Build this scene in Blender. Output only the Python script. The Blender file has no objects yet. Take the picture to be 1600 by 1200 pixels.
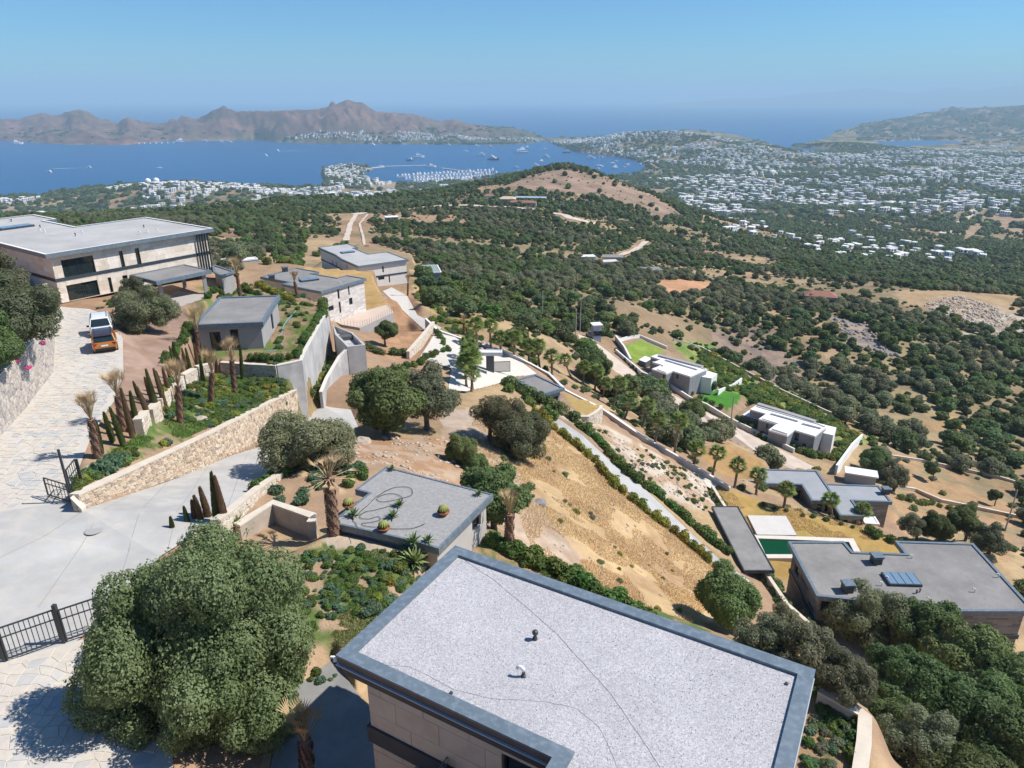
import bpy, math, random
import numpy as np
from mathutils import Vector, Matrix
from mathutils.geometry import tessellate_polygon
R = math.radians
S = bpy.context.scene
COL = S.collection
rnd = random.Random(7)
NR = np.random.RandomState(11)
# ------------------------------------------------------------------ camera, light, exposure
ZC = 250.0                      # camera height above the sea in metres
F = 1109.0                      # focal length in photograph pixels (1600 wide)
PIT = R(22.0); SP, CP = math.sin(PIT), math.cos(PIT)
cam = bpy.data.cameras.new('camera'); camo = bpy.data.objects.new('camera', cam); COL.objects.link(camo)
camo.location = (0, 0, ZC); camo.rotation_euler = (R(90)-PIT, 0, 0)
cam.sensor_width = 36; cam.lens = 36*F/1600; cam.clip_start = 0.5; cam.clip_end = 120000
S.camera = camo
SUN_AZ = R(4)                  # from +X towards +Y
SUN_EL = R(51)
w = bpy.data.worlds.new('World'); S.world = w; w.use_nodes = True
nt = w.node_tree; nt.nodes.clear()
sky = nt.nodes.new('ShaderNodeTexSky'); sky.sky_type = 'NISHITA'; sky.sun_disc = False
sky.sun_elevation = SUN_EL; sky.sun_rotation = math.pi/2-SUN_AZ
sky.altitude = 200; sky.air_density = 1.0; sky.dust_density = 0.25; sky.ozone_density = 3.0
bg = nt.nodes.new('ShaderNodeBackground'); bg.inputs[1].default_value = 0.095
out = nt.nodes.new('ShaderNodeOutputWorld')
tn = nt.nodes.new('ShaderNodeMix'); tn.data_type = 'RGBA'; tn.blend_type = 'MULTIPLY'; tn.inputs[0].default_value = 1; tn.inputs[7].default_value = (.335, .645, .90, 1)   # the clear blue of the day, over the whole sky alike
nt.links.new(sky.outputs[0], tn.inputs[6]); nt.links.new(tn.outputs[2], bg.inputs[0]); nt.links.new(bg.outputs[0], out.inputs[0])
sl = bpy.data.lights.new('sun', 'SUN'); sl.energy = 4.2; sl.angle = R(0.53); sl.color = (1, .95, .88)
so = bpy.data.objects.new('sun', sl); COL.objects.link(so)
sd = Vector((math.cos(SUN_EL)*math.cos(SUN_AZ), math.cos(SUN_EL)*math.sin(SUN_AZ), math.sin(SUN_EL)))
so.rotation_euler = sd.to_track_quat('Z', 'Y').to_euler(); so.location = (60, 20, 330)
vs = S.view_settings; vs.view_transform = 'Standard'; vs.look = 'None'; vs.gamma = 1; vs.use_curve_mapping = False
vs.exposure = 0.58
cy = S.cycles; cy.volume_bounces = 2; cy.max_bounces = 5; cy.diffuse_bounces = 2; cy.glossy_bounces = 2; cy.transmission_bounces = 3
cy.transparent_max_bounces = 6; cy.use_denoising = True; cy.caustics_reflective = False; cy.caustics_refractive = False
# ------------------------------------------------------------------ pixel helpers
def ray(px, py):
    u = (px-800)/F; v = (600-py)/F
    return u, CP+v*SP, -SP+v*CP
def P(px, py, e):               # point seen at (px, py) on the level e metres from the camera height
    x, y, z = ray(px, py); t = e/z
    return Vector((x*t, y*t, ZC+e))
def D(px, py, d):               # point seen at (px, py) at depth d
    x, y, z = ray(px, py)
    return Vector((x*d, y*d, ZC+z*d))
def PL(pts, e): return [P(a, b, e) for a, b in pts]
# ------------------------------------------------------------------ noise
def _h(ix, iy, s):
    n = (ix*374761393 + iy*668265263 + s*1274126177) & 0xffffffff
    n = ((n ^ (n >> 13))*1274126177) & 0xffffffff
    return ((n ^ (n >> 16)) & 0xffff)/65535.0
def vnoise(x, y, s=0):
    x = np.asarray(x, float); y = np.asarray(y, float)
    ix = np.floor(x).astype(np.int64); iy = np.floor(y).astype(np.int64); fx = x-ix; fy = y-iy
    fx = fx*fx*(3-2*fx); fy = fy*fy*(3-2*fy)
    a = _h(ix, iy, s); b = _h(ix+1, iy, s); c = _h(ix, iy+1, s); d = _h(ix+1, iy+1, s)
    return (a*(1-fx)+b*fx)*(1-fy)+(c*(1-fx)+d*fx)*fy
def fbm(x, y, s=0, o=4):
    t = 0; a = .5; n = 0
    for k in range(o):
        t = t+a*vnoise(x*2**k, y*2**k, s+k); n += a; a *= .5
    return t/n
def inpoly(X, Y, poly):
    c = np.zeros(np.shape(X), bool); n = len(poly)
    for i in range(n):
        x0, y0 = poly[i][0], poly[i][1]; x1, y1 = poly[i-1][0], poly[i-1][1]
        if y0 == y1: continue
        c ^= ((y0 > Y) != (y1 > Y)) & (X < (x1-x0)*(Y-y0)/(y1-y0)+x0)
    return c
def sstep(a, b, x):
    t = np.clip((x-a)/(b-a), 0, 1); return t*t*(3-2*t)
# ------------------------------------------------------------------ terrain: control points (px, py, e)
CT = []; SEA = -249.0
for p in """-60,700,-19 690,700,-28 640,750,-24.2 590,690,-27 720,640,-30.5 560,650,-30 860,645,-35.6 970,745,-39 1120,880,-43.3 1050,900,-40.5
950,830,-36 900,900,-29.5 800,860,-24 1000,960,-32 1130,960,-38 1230,1000,-41 1330,1030,-47 1450,1100,-41 1380,1160,-32 1500,1190,-40
1600,1150,-44 1600,1050,-50 1560,1000,-50.5 684,516,-34.2 786,548,-37 858,584,-39.8 941,640,-42.6 1054,711,-46.3 1139,763,-49
905,530,-57.5 1000,600,-60 1130,680,-62 1285,738,-60.5 1000,650,-52 900,600,-47 1150,590,-70 860,530,-47 760,500,-41 1320,700,-67
700,450,-49 620,500,-38 640,540,-34 560,520,-37.5 604,475,-36.5 474,416,-37 590,440,-44.5 650,440,-47""".split():
    a, b, c = map(float, p.split(',')); CT.append(P(a, b, c))
for p in """1100,530,240 1350,510,270 1250,600,215 1450,600,215 1500,700,172 1580,600,235 1560,480,320 1480,490,310 1590,700,182
1550,780,140 1450,780,132 1580,860,108 1000,480,230 900,480,215 800,480,192 1200,480,290 900,400,400 700,380,380 600,400,300 500,350,430
400,370,330 600,330,560 800,320,650 950,345,560 1100,380,600 1100,430,400 1300,440,430 1500,440,420 1300,400,690 1150,370,750 1300,378,960
1400,398,800 1550,400,780 1580,335,1350 1200,350,1300 880,262,880 950,280,850 1000,300,820 1060,330,790 800,283,900 760,292,960 700,303,900
880,325,640 880,298,730 830,300,720 380,325,620 250,338,520 300,345,450 450,312,700 540,311,760 650,318,700 620,312,720 150,352,330 0,370,260
-200,380,240 -200,345,500 0,345,480 235,289,1840 300,293,1800 180,300,1800 1020,206,3500 960,214,3450 1090,212,3450 1180,226,3250 1300,225,3600
1450,215,4200 1600,215,4300 1700,300,1500 1700,400,760 1700,500,330 1750,700,190 1800,900,110 1700,200,5000 1045,228,3250 1000,250,2700 1130,235,3000""".split():
    a, b, c = map(float, p.split(',')); CT.append(D(a, b, c))
WT = [(-60,0,-15),(-25,5,-19.5),(0,4,-21),(15,5,-25),(35,5,-33),(70,5,-46),(150,5,-70),(-60,-40,-10),(0,-60,-14),(80,-60,-45),(-60,50,-13),
      (-90,80,-14),(-62,72,-18),(-70,100,-22.5),(-45,110,-26),(-120,120,-22),(-55,130,-34),(-150,200,-45),(-40,160,-40),(-90,260,-56),(0,0,-20),
      (12,22,-22.5),(8,24,-22),(-3,24,-21.6),(-35,20,-18.5),(-200,0,-5),(-300,300,-50),(-700,500,-80),(300,100,-95),(400,0,-100),(700,400,-190),
      (1000,700,-230),(1500,200,-225),(-1500,800,-200),(-60,-300,0),(300,-300,-60)]
for a in WT: CT.append(Vector((a[0], a[1], ZC+a[2])))
for px in (-300, 0, 200, 400, 600, 800, 950):       # the plain behind the ridges
    for d, z in ((1050, 45), (1350, 14), (1700, 8)):
        if px >= 800 and d < 1300: z = 80
        q = D(px, 340, d); CT.append(Vector((q.x, q.y, z)))
for px in (1050, 1200, 1350, 1500, 1650):
    for d, z in ((1700, 14), (2200, 9), (2900, 8)):
        q = D(px, 340, d); CT.append(Vector((q.x, q.y, z+(8 if px > 1450 else 0))))
for px, py in [(0,307),(62,308),(100,300),(390,290),(503,291),(508,284),(500,271),(510,262),(545,258),(585,263),(572,272),(600,285),(640,289),(700,285),(760,279),(900,276),(960,277),(1005,269),(1013,259),(985,249),(950,243),(905,238),(872,228),(850,218),(900,215),(960,213.5),
               (1150,211.5),(1205,226.5),(1235,236.5),(1300,237),(1236,230),(1262,223.5),(1300,210),(1400,230),(1500,226),(1380,220),(1480,220),(-200,315),(540,275),(560,288),(650,292),(720,290)]: CT.append(P(px, py, SEA+3))
_C = np.array([(c.x, c.y, c.z) for c in CT])
def _pc(X, Y):
    r = np.maximum(np.hypot(X, Y+4), 5.0); return np.arctan2(X, Y+4), np.log(r)
_cx, _cy = _pc(_C[:, 0], _C[:, 1])
_d = np.sqrt((_cx[:, None]-_cx)**2+(_cy[:, None]-_cy)**2+.0009)
_n = len(_C); _A = np.zeros((_n+3, _n+3)); _A[:_n, :_n] = _d - np.eye(_n)*.001
_A[:_n, _n] = 1; _A[:_n, _n+1] = _cx; _A[:_n, _n+2] = _cy; _A[_n:, :_n] = _A[:_n, _n:].T
_w = np.linalg.solve(_A, np.r_[_C[:, 2], 0, 0, 0])
def tps(X, Y):
    a, b = _pc(X, Y); out = _w[_n]+_w[_n+1]*a+_w[_n+2]*b
    for i in range(_n):
        out = out+_w[i]*np.sqrt((a-_cx[i])**2+(b-_cy[i])**2+.0009)
    return out
MAIN = PL([(-900,330),(-200,314),(0,307),(62,308),(100,300),(190,288),(300,285),(390,290),(470,292),(503,291),(508,284),(500,271),(506,264),(545,258),(585,263),(572,272),
           (560,279),(600,285),(640,289),(700,285),(760,279),(800,272),(900,276),(960,277),(1005,269),(1013,259),(985,249),(950,243),(905,238),(872,228),(860,223),
           (846,217),(870,215.5),(960,213),(1010,209),(1080,203),(1150,211),(1205,226),(1228,236),(1262,238),(1300,236.5),(1330,234),(1300,232.5),(1250,231),(1236,229),(1262,223),
           (1292,215),(1300,209),(1330,203),(1400,197),(1500,190),(1700,183),(2600,183)], SEA)
MAIN = [(p.x, p.y) for p in MAIN]+[(9000, -3000), (-9000, -3000)]
INLET = [(p.x, p.y) for p in PL([(1352,226),(1380,221),(1440,219),(1500,221),(1512,225),(1450,228),(1380,229)], SEA)]
PEN = [(p.x, p.y) for p in PL([(-700,222),(-200,219),(0,220),(60,223),(100,226),(190,227),(262,221),(400,219),(430,222),(500,224),(600,225),(700,226),(800,226),(850,222),(862,219.5),
       (848,214),(800,208),(700,202),(600,199),(400,197),(200,198),(0,199),(-700,199)], SEA)]
RID = [([(-700,186),(-100,189),(0,187),(35,188),(52,181),(72,176),(92,182),(104,180),(115,173),(130,171),(142,174),(160,186),(185,195),(193,187),(203,184),(213,189),(222,195),(250,195),(272,189),(290,185),(312,188),
        (335,173),(352,167),(362,169),(372,173),(400,174),(440,173),(500,171),(525,164),(545,156),(556,158),(568,159),(578,166),(592,174),(640,178),(665,183),(690,190),(712,186),(735,195),(765,199),(800,200),(830,207),(858,215)], 4150, 4900, 6200),
       ([(1225,233),(1262,224),(1300,213),(1330,202),(1345,192),(1400,185),(1450,178),(1490,170),(1530,168),(1600,164),(1700,158),(1900,150),(2600,150)], 4300, 6400, 9000),
       ([(900,170),(1050,162),(1130,155),(1200,152),(1240,147),(1290,143),(1350,138),(1385,141),(1420,147),(1450,140),(1480,136),(1520,142),(1560,135),(1620,131),(1700,134),(2000,140)], 21000, 27000, 34000)]
SHORE = [(-700,222),(-200,219),(0,220),(60,223),(100,226),(190,227),(262,221),(400,219),(430,222),(500,224),(600,225),(700,226),(800,226),(850,222),(862,219.5)]
def ridge(X, Y, k):
    cr, d0, d1, d2 = RID[k]
    wd = Y*CP+80; px = 800+F*X/np.maximum(wd, 1)
    n = (fbm(X/260, Y/260, 31+k, 5)-.5)+.9*(np.abs(fbm(X/110, Y/110, 37+k, 4)-.5)-.12) if k < 2 else 0
    cp = np.interp(px, [c[0] for c in cr], [c[1] for c in cr])
    pr = d1*(1+(.05*np.sin(px/90) if k == 0 else 0))
    top = (-SP+(600-cp)/F*CP)*pr-SEA
    base = 0.0
    if k == 0: d0 = np.interp(px, [s[0] for s in SHORE], [249/(SP-(600-s[1])/F*CP) for s in SHORE])*.995
    tt = np.where(wd < pr, (wd-d0)/(pr-d0), (d2-wd)/(d2-pr))
    prof = np.clip(tt, 0, 1)**(.85 if k == 0 else .9)
    n2_ = (np.abs(fbm(X/70, Y/70, 61+k, 4)-.5)*2-.25) if k < 2 else 0
    h = top*(prof+n2_*.22*np.sin(np.clip(tt, 0, 1)*3.14159))*(1+n*1.1*np.sin(np.clip(tt, 0, 1)*3.14159)) + n*30*sstep(0, .2, tt)*sstep(1, .8, tt)
    return np.where((tt > 0), np.maximum(h, 0), 0)
PATCH = []   # (pts world 3d, tris, blend, sink)
def base_h(X, Y):
    r = np.hypot(X, Y)
    z = tps(X, Y)
    z = z+(fbm(X/300, Y/300, 1, 3)-.5)*14*sstep(400, 1500, r)+(fbm(X/70, Y/70, 5, 3)-.5)*5*sstep(120, 500, r)*sstep(1500, 900, r)
    z = z+(fbm(X/12, Y/12, 9, 3)-.5)*.9*sstep(20, 90, r)+(fbm(X/2.5, Y/2.5, 13, 3)-.5)*.25*sstep(900, 300, r)
    zs = ZC+SEA
    m = inpoly(X, Y, MAIN) & ~inpoly(X, Y, INLET)
    z = np.where(m, np.maximum(z, zs+1.6+1.5*vnoise(X/60, Y/60, 3)), zs-9)
    z = np.where(m & (r > 1500), np.minimum(z, 1e9), z)
    rr = ridge(X, Y, 1); z = np.where(m & (r > 3500), np.maximum(z, zs+1.5+rr), z)
    mp = inpoly(X, Y, PEN); z = np.where(mp, zs+2+ridge(X, Y, 0), z)
    r3 = ridge(X, Y, 2); z = np.where(r3 > 0, np.maximum(z, zs+r3), z)
    return z
def H(X, Y, sink=True):
    X = np.atleast_1d(np.asarray(X, float)); Y = np.atleast_1d(np.asarray(Y, float)); sh = X.shape
    X = X.ravel(); Y = Y.ravel(); z = base_h(X, Y)
    for pts, tris, bl, sk, bp in PATCH:
        x0, x1 = pts[:, 0].min()-bl, pts[:, 0].max()+bl; y0, y1 = pts[:, 1].min()-bl, pts[:, 1].max()+bl
        idx = np.nonzero((X > x0) & (X < x1) & (Y > y0) & (Y < y1))[0]
        if not len(idx): continue
        xx = X[idx]; yy = Y[idx]; zz = z[idx].copy(); ins = inpoly(xx, yy, pts)
        o = np.nonzero(~ins)[0]
        if len(o) and bl > 0:
            best = np.full(len(o), 1e9); bz = np.zeros(len(o))
            ox, oy = xx[o], yy[o]
            for i in range(len(pts)):
                a = pts[i-1]; b = pts[i]; dx, dy = b[0]-a[0], b[1]-a[1]; L = dx*dx+dy*dy+1e-9
                t = np.clip(((ox-a[0])*dx+(oy-a[1])*dy)/L, 0, 1)
                dd = np.hypot(ox-a[0]-t*dx, oy-a[1]-t*dy); k = dd < best
                best[k] = dd[k]; bz[k] = (a[2]+t*(b[2]-a[2]))[k]
            wgt = 1-sstep(0, bl, best); zz[o] = zz[o]*(1-wgt)+(bz-.02)*wgt
        i_ = np.nonzero(ins)[0]
        if len(i_):
            ix, iy = xx[i_], yy[i_]; hz = np.full(len(i_), np.nan)
            for (a, b, c) in tris:
                A, B, C_ = pts[a], pts[b], pts[c]; det = (B[1]-C_[1])*(A[0]-C_[0])+(C_[0]-B[0])*(A[1]-C_[1])
                if abs(det) < 1e-9: continue
                l1 = ((B[1]-C_[1])*(ix-C_[0])+(C_[0]-B[0])*(iy-C_[1]))/det; l2 = ((C_[1]-A[1])*(ix-C_[0])+(A[0]-C_[0])*(iy-C_[1]))/det
                k = (l1 > -.001) & (l2 > -.001) & (l1+l2 < 1.001)
                hz[k] = (l1*A[2]+l2*B[2]+(1-l1-l2)*C_[2])[k]
            ok = ~np.isnan(hz); zz[i_[ok]] = hz[ok]-(sk if sink else 0)
        z[idx] = zz
    return z.reshape(sh)
def patch(spec, blend=1.5, sink=.12):
    """spec: list of (px, py, e) or Vectors; flattens the terrain to that polygon"""
    pts = [P(*s) if not isinstance(s, Vector) else s for s in spec]
    tris = tessellate_polygon([pts]); a = np.array([(p.x, p.y, p.z) for p in pts])
    PATCH.append((a, [tuple(t) for t in tris], blend, sink, None))
    return pts, tris
def G(px, py, near=8, far=9000):     # where the line of sight through (px, py) meets the ground
    x, y, z = ray(px, py)
    t = np.exp(np.linspace(math.log(near), math.log(far), 900)); h = H(x*t, y*t, False); g = ZC+z*t-h
    k = np.nonzero(g <= 0)[0]
    if not len(k): return Vector((x*far, y*far, ZC+z*far))
    k = k[0]; t0 = t[max(k-1, 0)]; t1 = t[k]
    tt = np.linspace(t0, t1, 24); g = ZC+z*tt-H(x*tt, y*tt, False); k = np.nonzero(g <= 0)[0]; tq = tt[k[0]] if len(k) else t1
    return Vector((x*tq, y*tq, float(H(x*tq, y*tq, False)[0])))
def GP(pts): return [(lambda q: (q.x, q.y))(G(*p)) for p in pts]
def hz(x, y): return float(H(x, y, False)[0])
# ------------------------------------------------------------------ materials
def srgb(r, g, b): return tuple(((c/255)/12.92 if c/255 <= .04045 else ((c/255+.055)/1.055)**2.4) for c in (r, g, b))
MATS = {}
def mat(name, a, b=None, sc=1.0, rough=.85, bump=0, bsc=30, spec=.3, metal=0, det=6, rand=0, attr=None, obj=False, c3=None, sc3=8, m3=.3, macro=0, mlo=.66, mhi=1.22):
    """two albedos mixed by noise, a finer third one, relief; rand = brightness change per object, attr = colour attribute that multiplies"""
    m = bpy.data.materials.new(name); m.use_nodes = True; t = m.node_tree; N = t.nodes; L = t.links
    bs = N['Principled BSDF']; bs.inputs['Roughness'].default_value = rough; bs.inputs['Specular IOR Level'].default_value = spec; bs.inputs['Metallic'].default_value = metal
    tc = N.new('ShaderNodeTexCoord'); ge = N.new('ShaderNodeNewGeometry'); co = tc.outputs['Object'] if obj else ge.outputs['Position']
    col = None
    b = b or a
    n1 = N.new('ShaderNodeTexNoise'); n1.inputs['Scale'].default_value = sc; n1.inputs['Detail'].default_value = det; n1.inputs['Roughness'].default_value = .62; L.new(co, n1.inputs[0])
    mr = N.new('ShaderNodeMapRange'); mr.inputs[1].default_value = .35; mr.inputs[2].default_value = .65; L.new(n1.outputs[0], mr.inputs[0])
    mx = N.new('ShaderNodeMix'); mx.data_type = 'RGBA'; mx.inputs[6].default_value = (*a, 1); mx.inputs[7].default_value = (*b, 1); L.new(mr.outputs[0], mx.inputs[0]); col = mx.outputs[2]
    if c3:
        n3 = N.new('ShaderNodeTexNoise'); n3.inputs['Scale'].default_value = sc3; n3.inputs['Detail'].default_value = 4; L.new(co, n3.inputs[0])
        m3r = N.new('ShaderNodeMapRange'); m3r.inputs[1].default_value = .5; m3r.inputs[2].default_value = .62; m3r.inputs[4].default_value = m3; L.new(n3.outputs[0], m3r.inputs[0])
        m3x = N.new('ShaderNodeMix'); m3x.data_type = 'RGBA'; m3x.inputs[7].default_value = (*c3, 1); L.new(m3r.outputs[0], m3x.inputs[0]); L.new(col, m3x.inputs[6]); col = m3x.outputs[2]
    if macro:
        nm = N.new('ShaderNodeTexNoise'); nm.inputs['Scale'].default_value = macro; nm.inputs['Detail'].default_value = 9; nm.inputs['Roughness'].default_value = .68; L.new(co, nm.inputs[0]); mm_ = N.new('ShaderNodeMapRange'); mm_.inputs[1].default_value = .3; mm_.inputs[2].default_value = .7; mm_.inputs[3].default_value = mlo; mm_.inputs[4].default_value = mhi; L.new(nm.outputs[0], mm_.inputs[0])
        vm = N.new('ShaderNodeVectorMath'); vm.operation = 'SCALE'; L.new(col, vm.inputs[0]); L.new(mm_.outputs[0], vm.inputs['Scale']); col = vm.outputs[0]
    if attr:
        at = N.new('ShaderNodeAttribute'); at.attribute_name = attr
        mm = N.new('ShaderNodeMix'); mm.data_type = 'RGBA'; mm.blend_type = 'MULTIPLY'; mm.inputs[0].default_value = 1; L.new(col, mm.inputs[6]); L.new(at.outputs[0], mm.inputs[7]); col = mm.outputs[2]
    if rand:
        oi = N.new('ShaderNodeObjectInfo'); hs = N.new('ShaderNodeHueSaturation'); r1 = N.new('ShaderNodeMapRange'); r1.inputs[3].default_value = 1-rand; r1.inputs[4].default_value = 1+rand
        L.new(oi.outputs['Random'], r1.inputs[0]); L.new(r1.outputs[0], hs.inputs['Value']); L.new(col, hs.inputs['Color'])
        mu = N.new('ShaderNodeMath'); mu.operation = 'MULTIPLY'; mu.inputs[1].default_value = 37.7; fr = N.new('ShaderNodeMath'); fr.operation = 'FRACT'
        L.new(oi.outputs['Random'], mu.inputs[0]); L.new(mu.outputs[0], fr.inputs[0])
        r2 = N.new('ShaderNodeMapRange'); r2.inputs[3].default_value = .5-.055*min(rand*3, 1); r2.inputs[4].default_value = .5+.035*min(rand*3, 1); L.new(fr.outputs[0], r2.inputs[0]); L.new(r2.outputs[0], hs.inputs['Hue'])
        col = hs.outputs[0]
    L.new(col, bs.inputs['Base Color'])
    if bump:
        nb = N.new('ShaderNodeTexNoise'); nb.inputs['Scale'].default_value = bsc; nb.inputs['Detail'].default_value = 5; L.new(co, nb.inputs[0])
        bp = N.new('ShaderNodeBump'); bp.inputs['Strength'].default_value = 1; bp.inputs['Distance'].default_value = bump; L.new(nb.outputs[0], bp.inputs['Height']); L.new(bp.outputs[0], bs.inputs['Normal'])
    MATS[name] = m; return m
# ------------------------------------------------------------------ mesh building
def mesh_np(name, V, Fc, mats=(), smooth=False, mi=None, col=None):
    me = bpy.data.meshes.new(name)
    V = np.asarray(V, np.float32).reshape(-1, 3)
    if isinstance(Fc, np.ndarray):
        n, k = Fc.shape; me.vertices.add(len(V)); me.vertices.foreach_set('co', V.ravel())
        me.loops.add(n*k); me.loops.foreach_set('vertex_index', Fc.ravel().astype(np.int32))
        me.polygons.add(n); me.polygons.foreach_set('loop_start', np.arange(0, n*k, k, dtype=np.int32)); me.polygons.foreach_set('loop_total', np.full(n, k, np.int32))
        me.update(calc_edges=True)
    else:
        me.from_pydata([tuple(map(float, v)) for v in V], [], [tuple(f) for f in Fc])
    for m in mats: me.materials.append(m)
    if mi is not None: me.polygons.foreach_set('material_index', np.asarray(mi, np.int32))
    if smooth: me.polygons.foreach_set('use_smooth', np.ones(len(me.polygons), bool))
    if col is not None:      # per vertex colours
        ca = me.color_attributes.new('tint', 'FLOAT_COLOR', 'POINT'); c = np.ones((len(V), 4), np.float32); c[:, :3] = col; ca.data.foreach_set('color', c.ravel())
    me.update(); return me
class MB:
    def __init__(s): s.v = []; s.f = []; s.m = []; s.c = []; s.tint = None
    def add(s, vs, fs, m=0):
        o = len(s.v); s.v += [tuple(x) for x in vs]; s.f += [tuple(i+o for i in f) for f in fs]; s.m += [m]*len(fs)
        s.c += [s.tint or (1, 1, 1)]*len(vs)
    def box(s, c, d, rz=0, m=0, rx=0, ry=0):
        M = Matrix.Translation(c) @ Matrix.Rotation(rz, 4, 'Z') @ Matrix.Rotation(ry, 4, 'Y') @ Matrix.Rotation(rx, 4, 'X')
        q = [M @ Vector((sx*d[0]/2, sy*d[1]/2, sz*d[2]/2)) for sz in (-1, 1) for sx, sy in ((-1, -1), (1, -1), (1, 1), (-1, 1))]
        s.add(q, [(3, 2, 1, 0), (4, 5, 6, 7), (0, 1, 5, 4), (1, 2, 6, 5), (2, 3, 7, 6), (3, 0, 4, 7)], m)
    def beam(s, a, b, wd, hh, m=0, up=Vector((0, 0, 1))):
        a = Vector(a); b = Vector(b); d = (b-a); L = d.length
        if L < 1e-6: return
        d.normalize(); u = up if abs(d.dot(up)) < .95 else Vector((1, 0, 0)); x = d.cross(u).normalized(); y = x.cross(d)
        q = [p+x*sx*wd/2+y*sy*hh/2 for p in (a, b) for sx, sy in ((-1, -1), (1, -1), (1, 1), (-1, 1))]
        s.add(q, [(3, 2, 1, 0), (4, 5, 6, 7), (0, 1, 5, 4), (1, 2, 6, 5), (2, 3, 7, 6), (3, 0, 4, 7)], m)
    def prism(s, poly, z0, z1, m=0, mt=None, top=True, bot=True):
        """poly: CCW xy list; z0, z1 numbers or lists"""
        n = len(poly); a = z0 if hasattr(z0, '__len__') else [z0]*n; b = z1 if hasattr(z1, '__len__') else [z1]*n
        vs = [(p[0], p[1], a[i]) for i, p in enumerate(poly)]+[(p[0], p[1], b[i]) for i, p in enumerate(poly)]
        s.add(vs, [(i, (i+1) % n, n+(i+1) % n, n+i) for i in range(n)], m)
        T = tessellate_polygon([[Vector((p[0], p[1], 0)) for p in poly]])
        def ccw(t):
            A, B, C_ = [poly[i] for i in t]; return (B[0]-A[0])*(C_[1]-A[1])-(B[1]-A[1])*(C_[0]-A[0]) > 0
        if top: s.add([(p[0], p[1], b[i]) for i, p in enumerate(poly)], [t if ccw(t) else t[::-1] for t in T], m if mt is None else mt)
        if bot: s.add([(p[0], p[1], a[i]) for i, p in enumerate(poly)], [t[::-1] if ccw(t) else t for t in T], m)
    def tube(s, pts, rads, n=6, m=0, cap=True):
        rings = []; pts = [Vector(p) for p in pts]
        for i, p in enumerate(pts):
            d = (pts[min(i+1, len(pts)-1)]-pts[max(i-1, 0)]).normalized(); u = Vector((0, 0, 1)) if abs(d.z) < .9 else Vector((1, 0, 0))
            x = d.cross(u).normalized(); y = d.cross(x); r = rads[i] if hasattr(rads, '__len__') else rads
            rings.append([p+(x*math.cos(k*2*math.pi/n)+y*math.sin(k*2*math.pi/n))*r for k in range(n)])
        vs = [q for r_ in rings for q in r_]; fs = []
        for i in range(len(pts)-1):
            for k in range(n): fs.append((i*n+k, (i+1)*n+k, (i+1)*n+(k+1) % n, i*n+(k+1) % n))
        if cap: fs.append(tuple(range(n))); fs.append(tuple((len(pts)-1)*n+k for k in reversed(range(n))))
        s.add(vs, fs, m)
    def lathe(s, prof, n=12, m=0, c=(0, 0, 0)):
        vs = []; fs = []
        for (r, z) in prof:
            for k in range(n): a = k*2*math.pi/n; vs.append((c[0]+r*math.cos(a), c[1]+r*math.sin(a), c[2]+z))
        for i in range(len(prof)-1):
            for k in range(n): fs.append((i*n+k, i*n+(k+1) % n, (i+1)*n+(k+1) % n, (i+1)*n+k))
        s.add(vs, fs, m)
    def mesh(s, name, mats, off=(0, 0, 0), smooth=False):
        V = np.array(s.v, float).reshape(-1, 3)-np.array(off); 
        return mesh_np(name, V, s.f, mats, smooth, s.m, np.array(s.c) if any(c != (1, 1, 1) for c in s.c) else None)
    def build(s, name, mats, parent=None, smooth=False, local=False):
        if not isinstance(mats, (list, tuple)): mats = [mats]
        off = (0, 0, 0) if (parent is None or local) else wloc(parent)
        return obj(name, s.mesh(name, mats, off, smooth), parent)
def wloc(o):
    l = Vector(o.location)
    while o.parent: o = o.parent; l += o.location
    return tuple(l)
def obj(name, me, parent=None, loc=(0, 0, 0), rz=0):
    o = bpy.data.objects.new(name, me); COL.objects.link(o); o.parent = parent; o.location = loc; o.rotation_euler = (0, 0, rz); return o
def thing(name, label, cat, loc=(0, 0, 0), rz=0, group=None):
    o = obj(name, None, None, loc, rz); o.empty_display_size = .1; return tag(o, label, cat, group)
def tag(o, label, cat=None, group=None):
    o['label'] = label
    if cat: o['category'] = cat
    if group: o['group'] = group
    return o
def struct(o): o['kind'] = 'structure'; return o
def stuff(o, label=None, cat=None):
    o['kind'] = 'stuff'
    if label: o['label'] = label
    if cat: o['category'] = cat
    return o
def dup(root, loc, rz=0, sc=None, label=None, group=None, tilt=None):
    def cp(o, par):
        c = o.copy(); COL.objects.link(c); c.parent = par
        for ch in KIDS.get(o.name, ()): cp(ch, c)
        return c
    if root.name not in DONE:
        stack = [root]
        while stack:
            q = stack.pop(); KIDS[q.name] = list(q.children); stack += KIDS[q.name]
        DONE.add(root.name)
    r = cp(root, None); r.location = loc; r.rotation_euler = (tilt[0] if tilt else 0, tilt[1] if tilt else 0, rz)
    if sc is not None: r.scale = (sc, sc, sc) if not hasattr(sc, '__len__') else sc
    if label: r['label'] = label
    if group: r['group'] = group
    return r
KIDS = {}; DONE = set()
def first_or_dup(state, root, **k):
    """the first placing moves the source itself"""
    if root.name not in state:
        state.add(root.name); return dup_move(root, **k)
    return dup(root, **k)
def dup_move(root, loc, rz=0, sc=None, label=None, group=None, tilt=None):
    if root.name not in DONE:
        stack = [root]
        while stack:
            q = stack.pop(); KIDS[q.name] = list(q.children); stack += KIDS[q.name]
        DONE.add(root.name)
    root.location = loc; root.rotation_euler = (tilt[0] if tilt else 0, tilt[1] if tilt else 0, rz)
    if sc is not None: root.scale = (sc, sc, sc) if not hasattr(sc, '__len__') else sc
    if label: root['label'] = label
    if group: root['group'] = group
    return root
USED = set()
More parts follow.
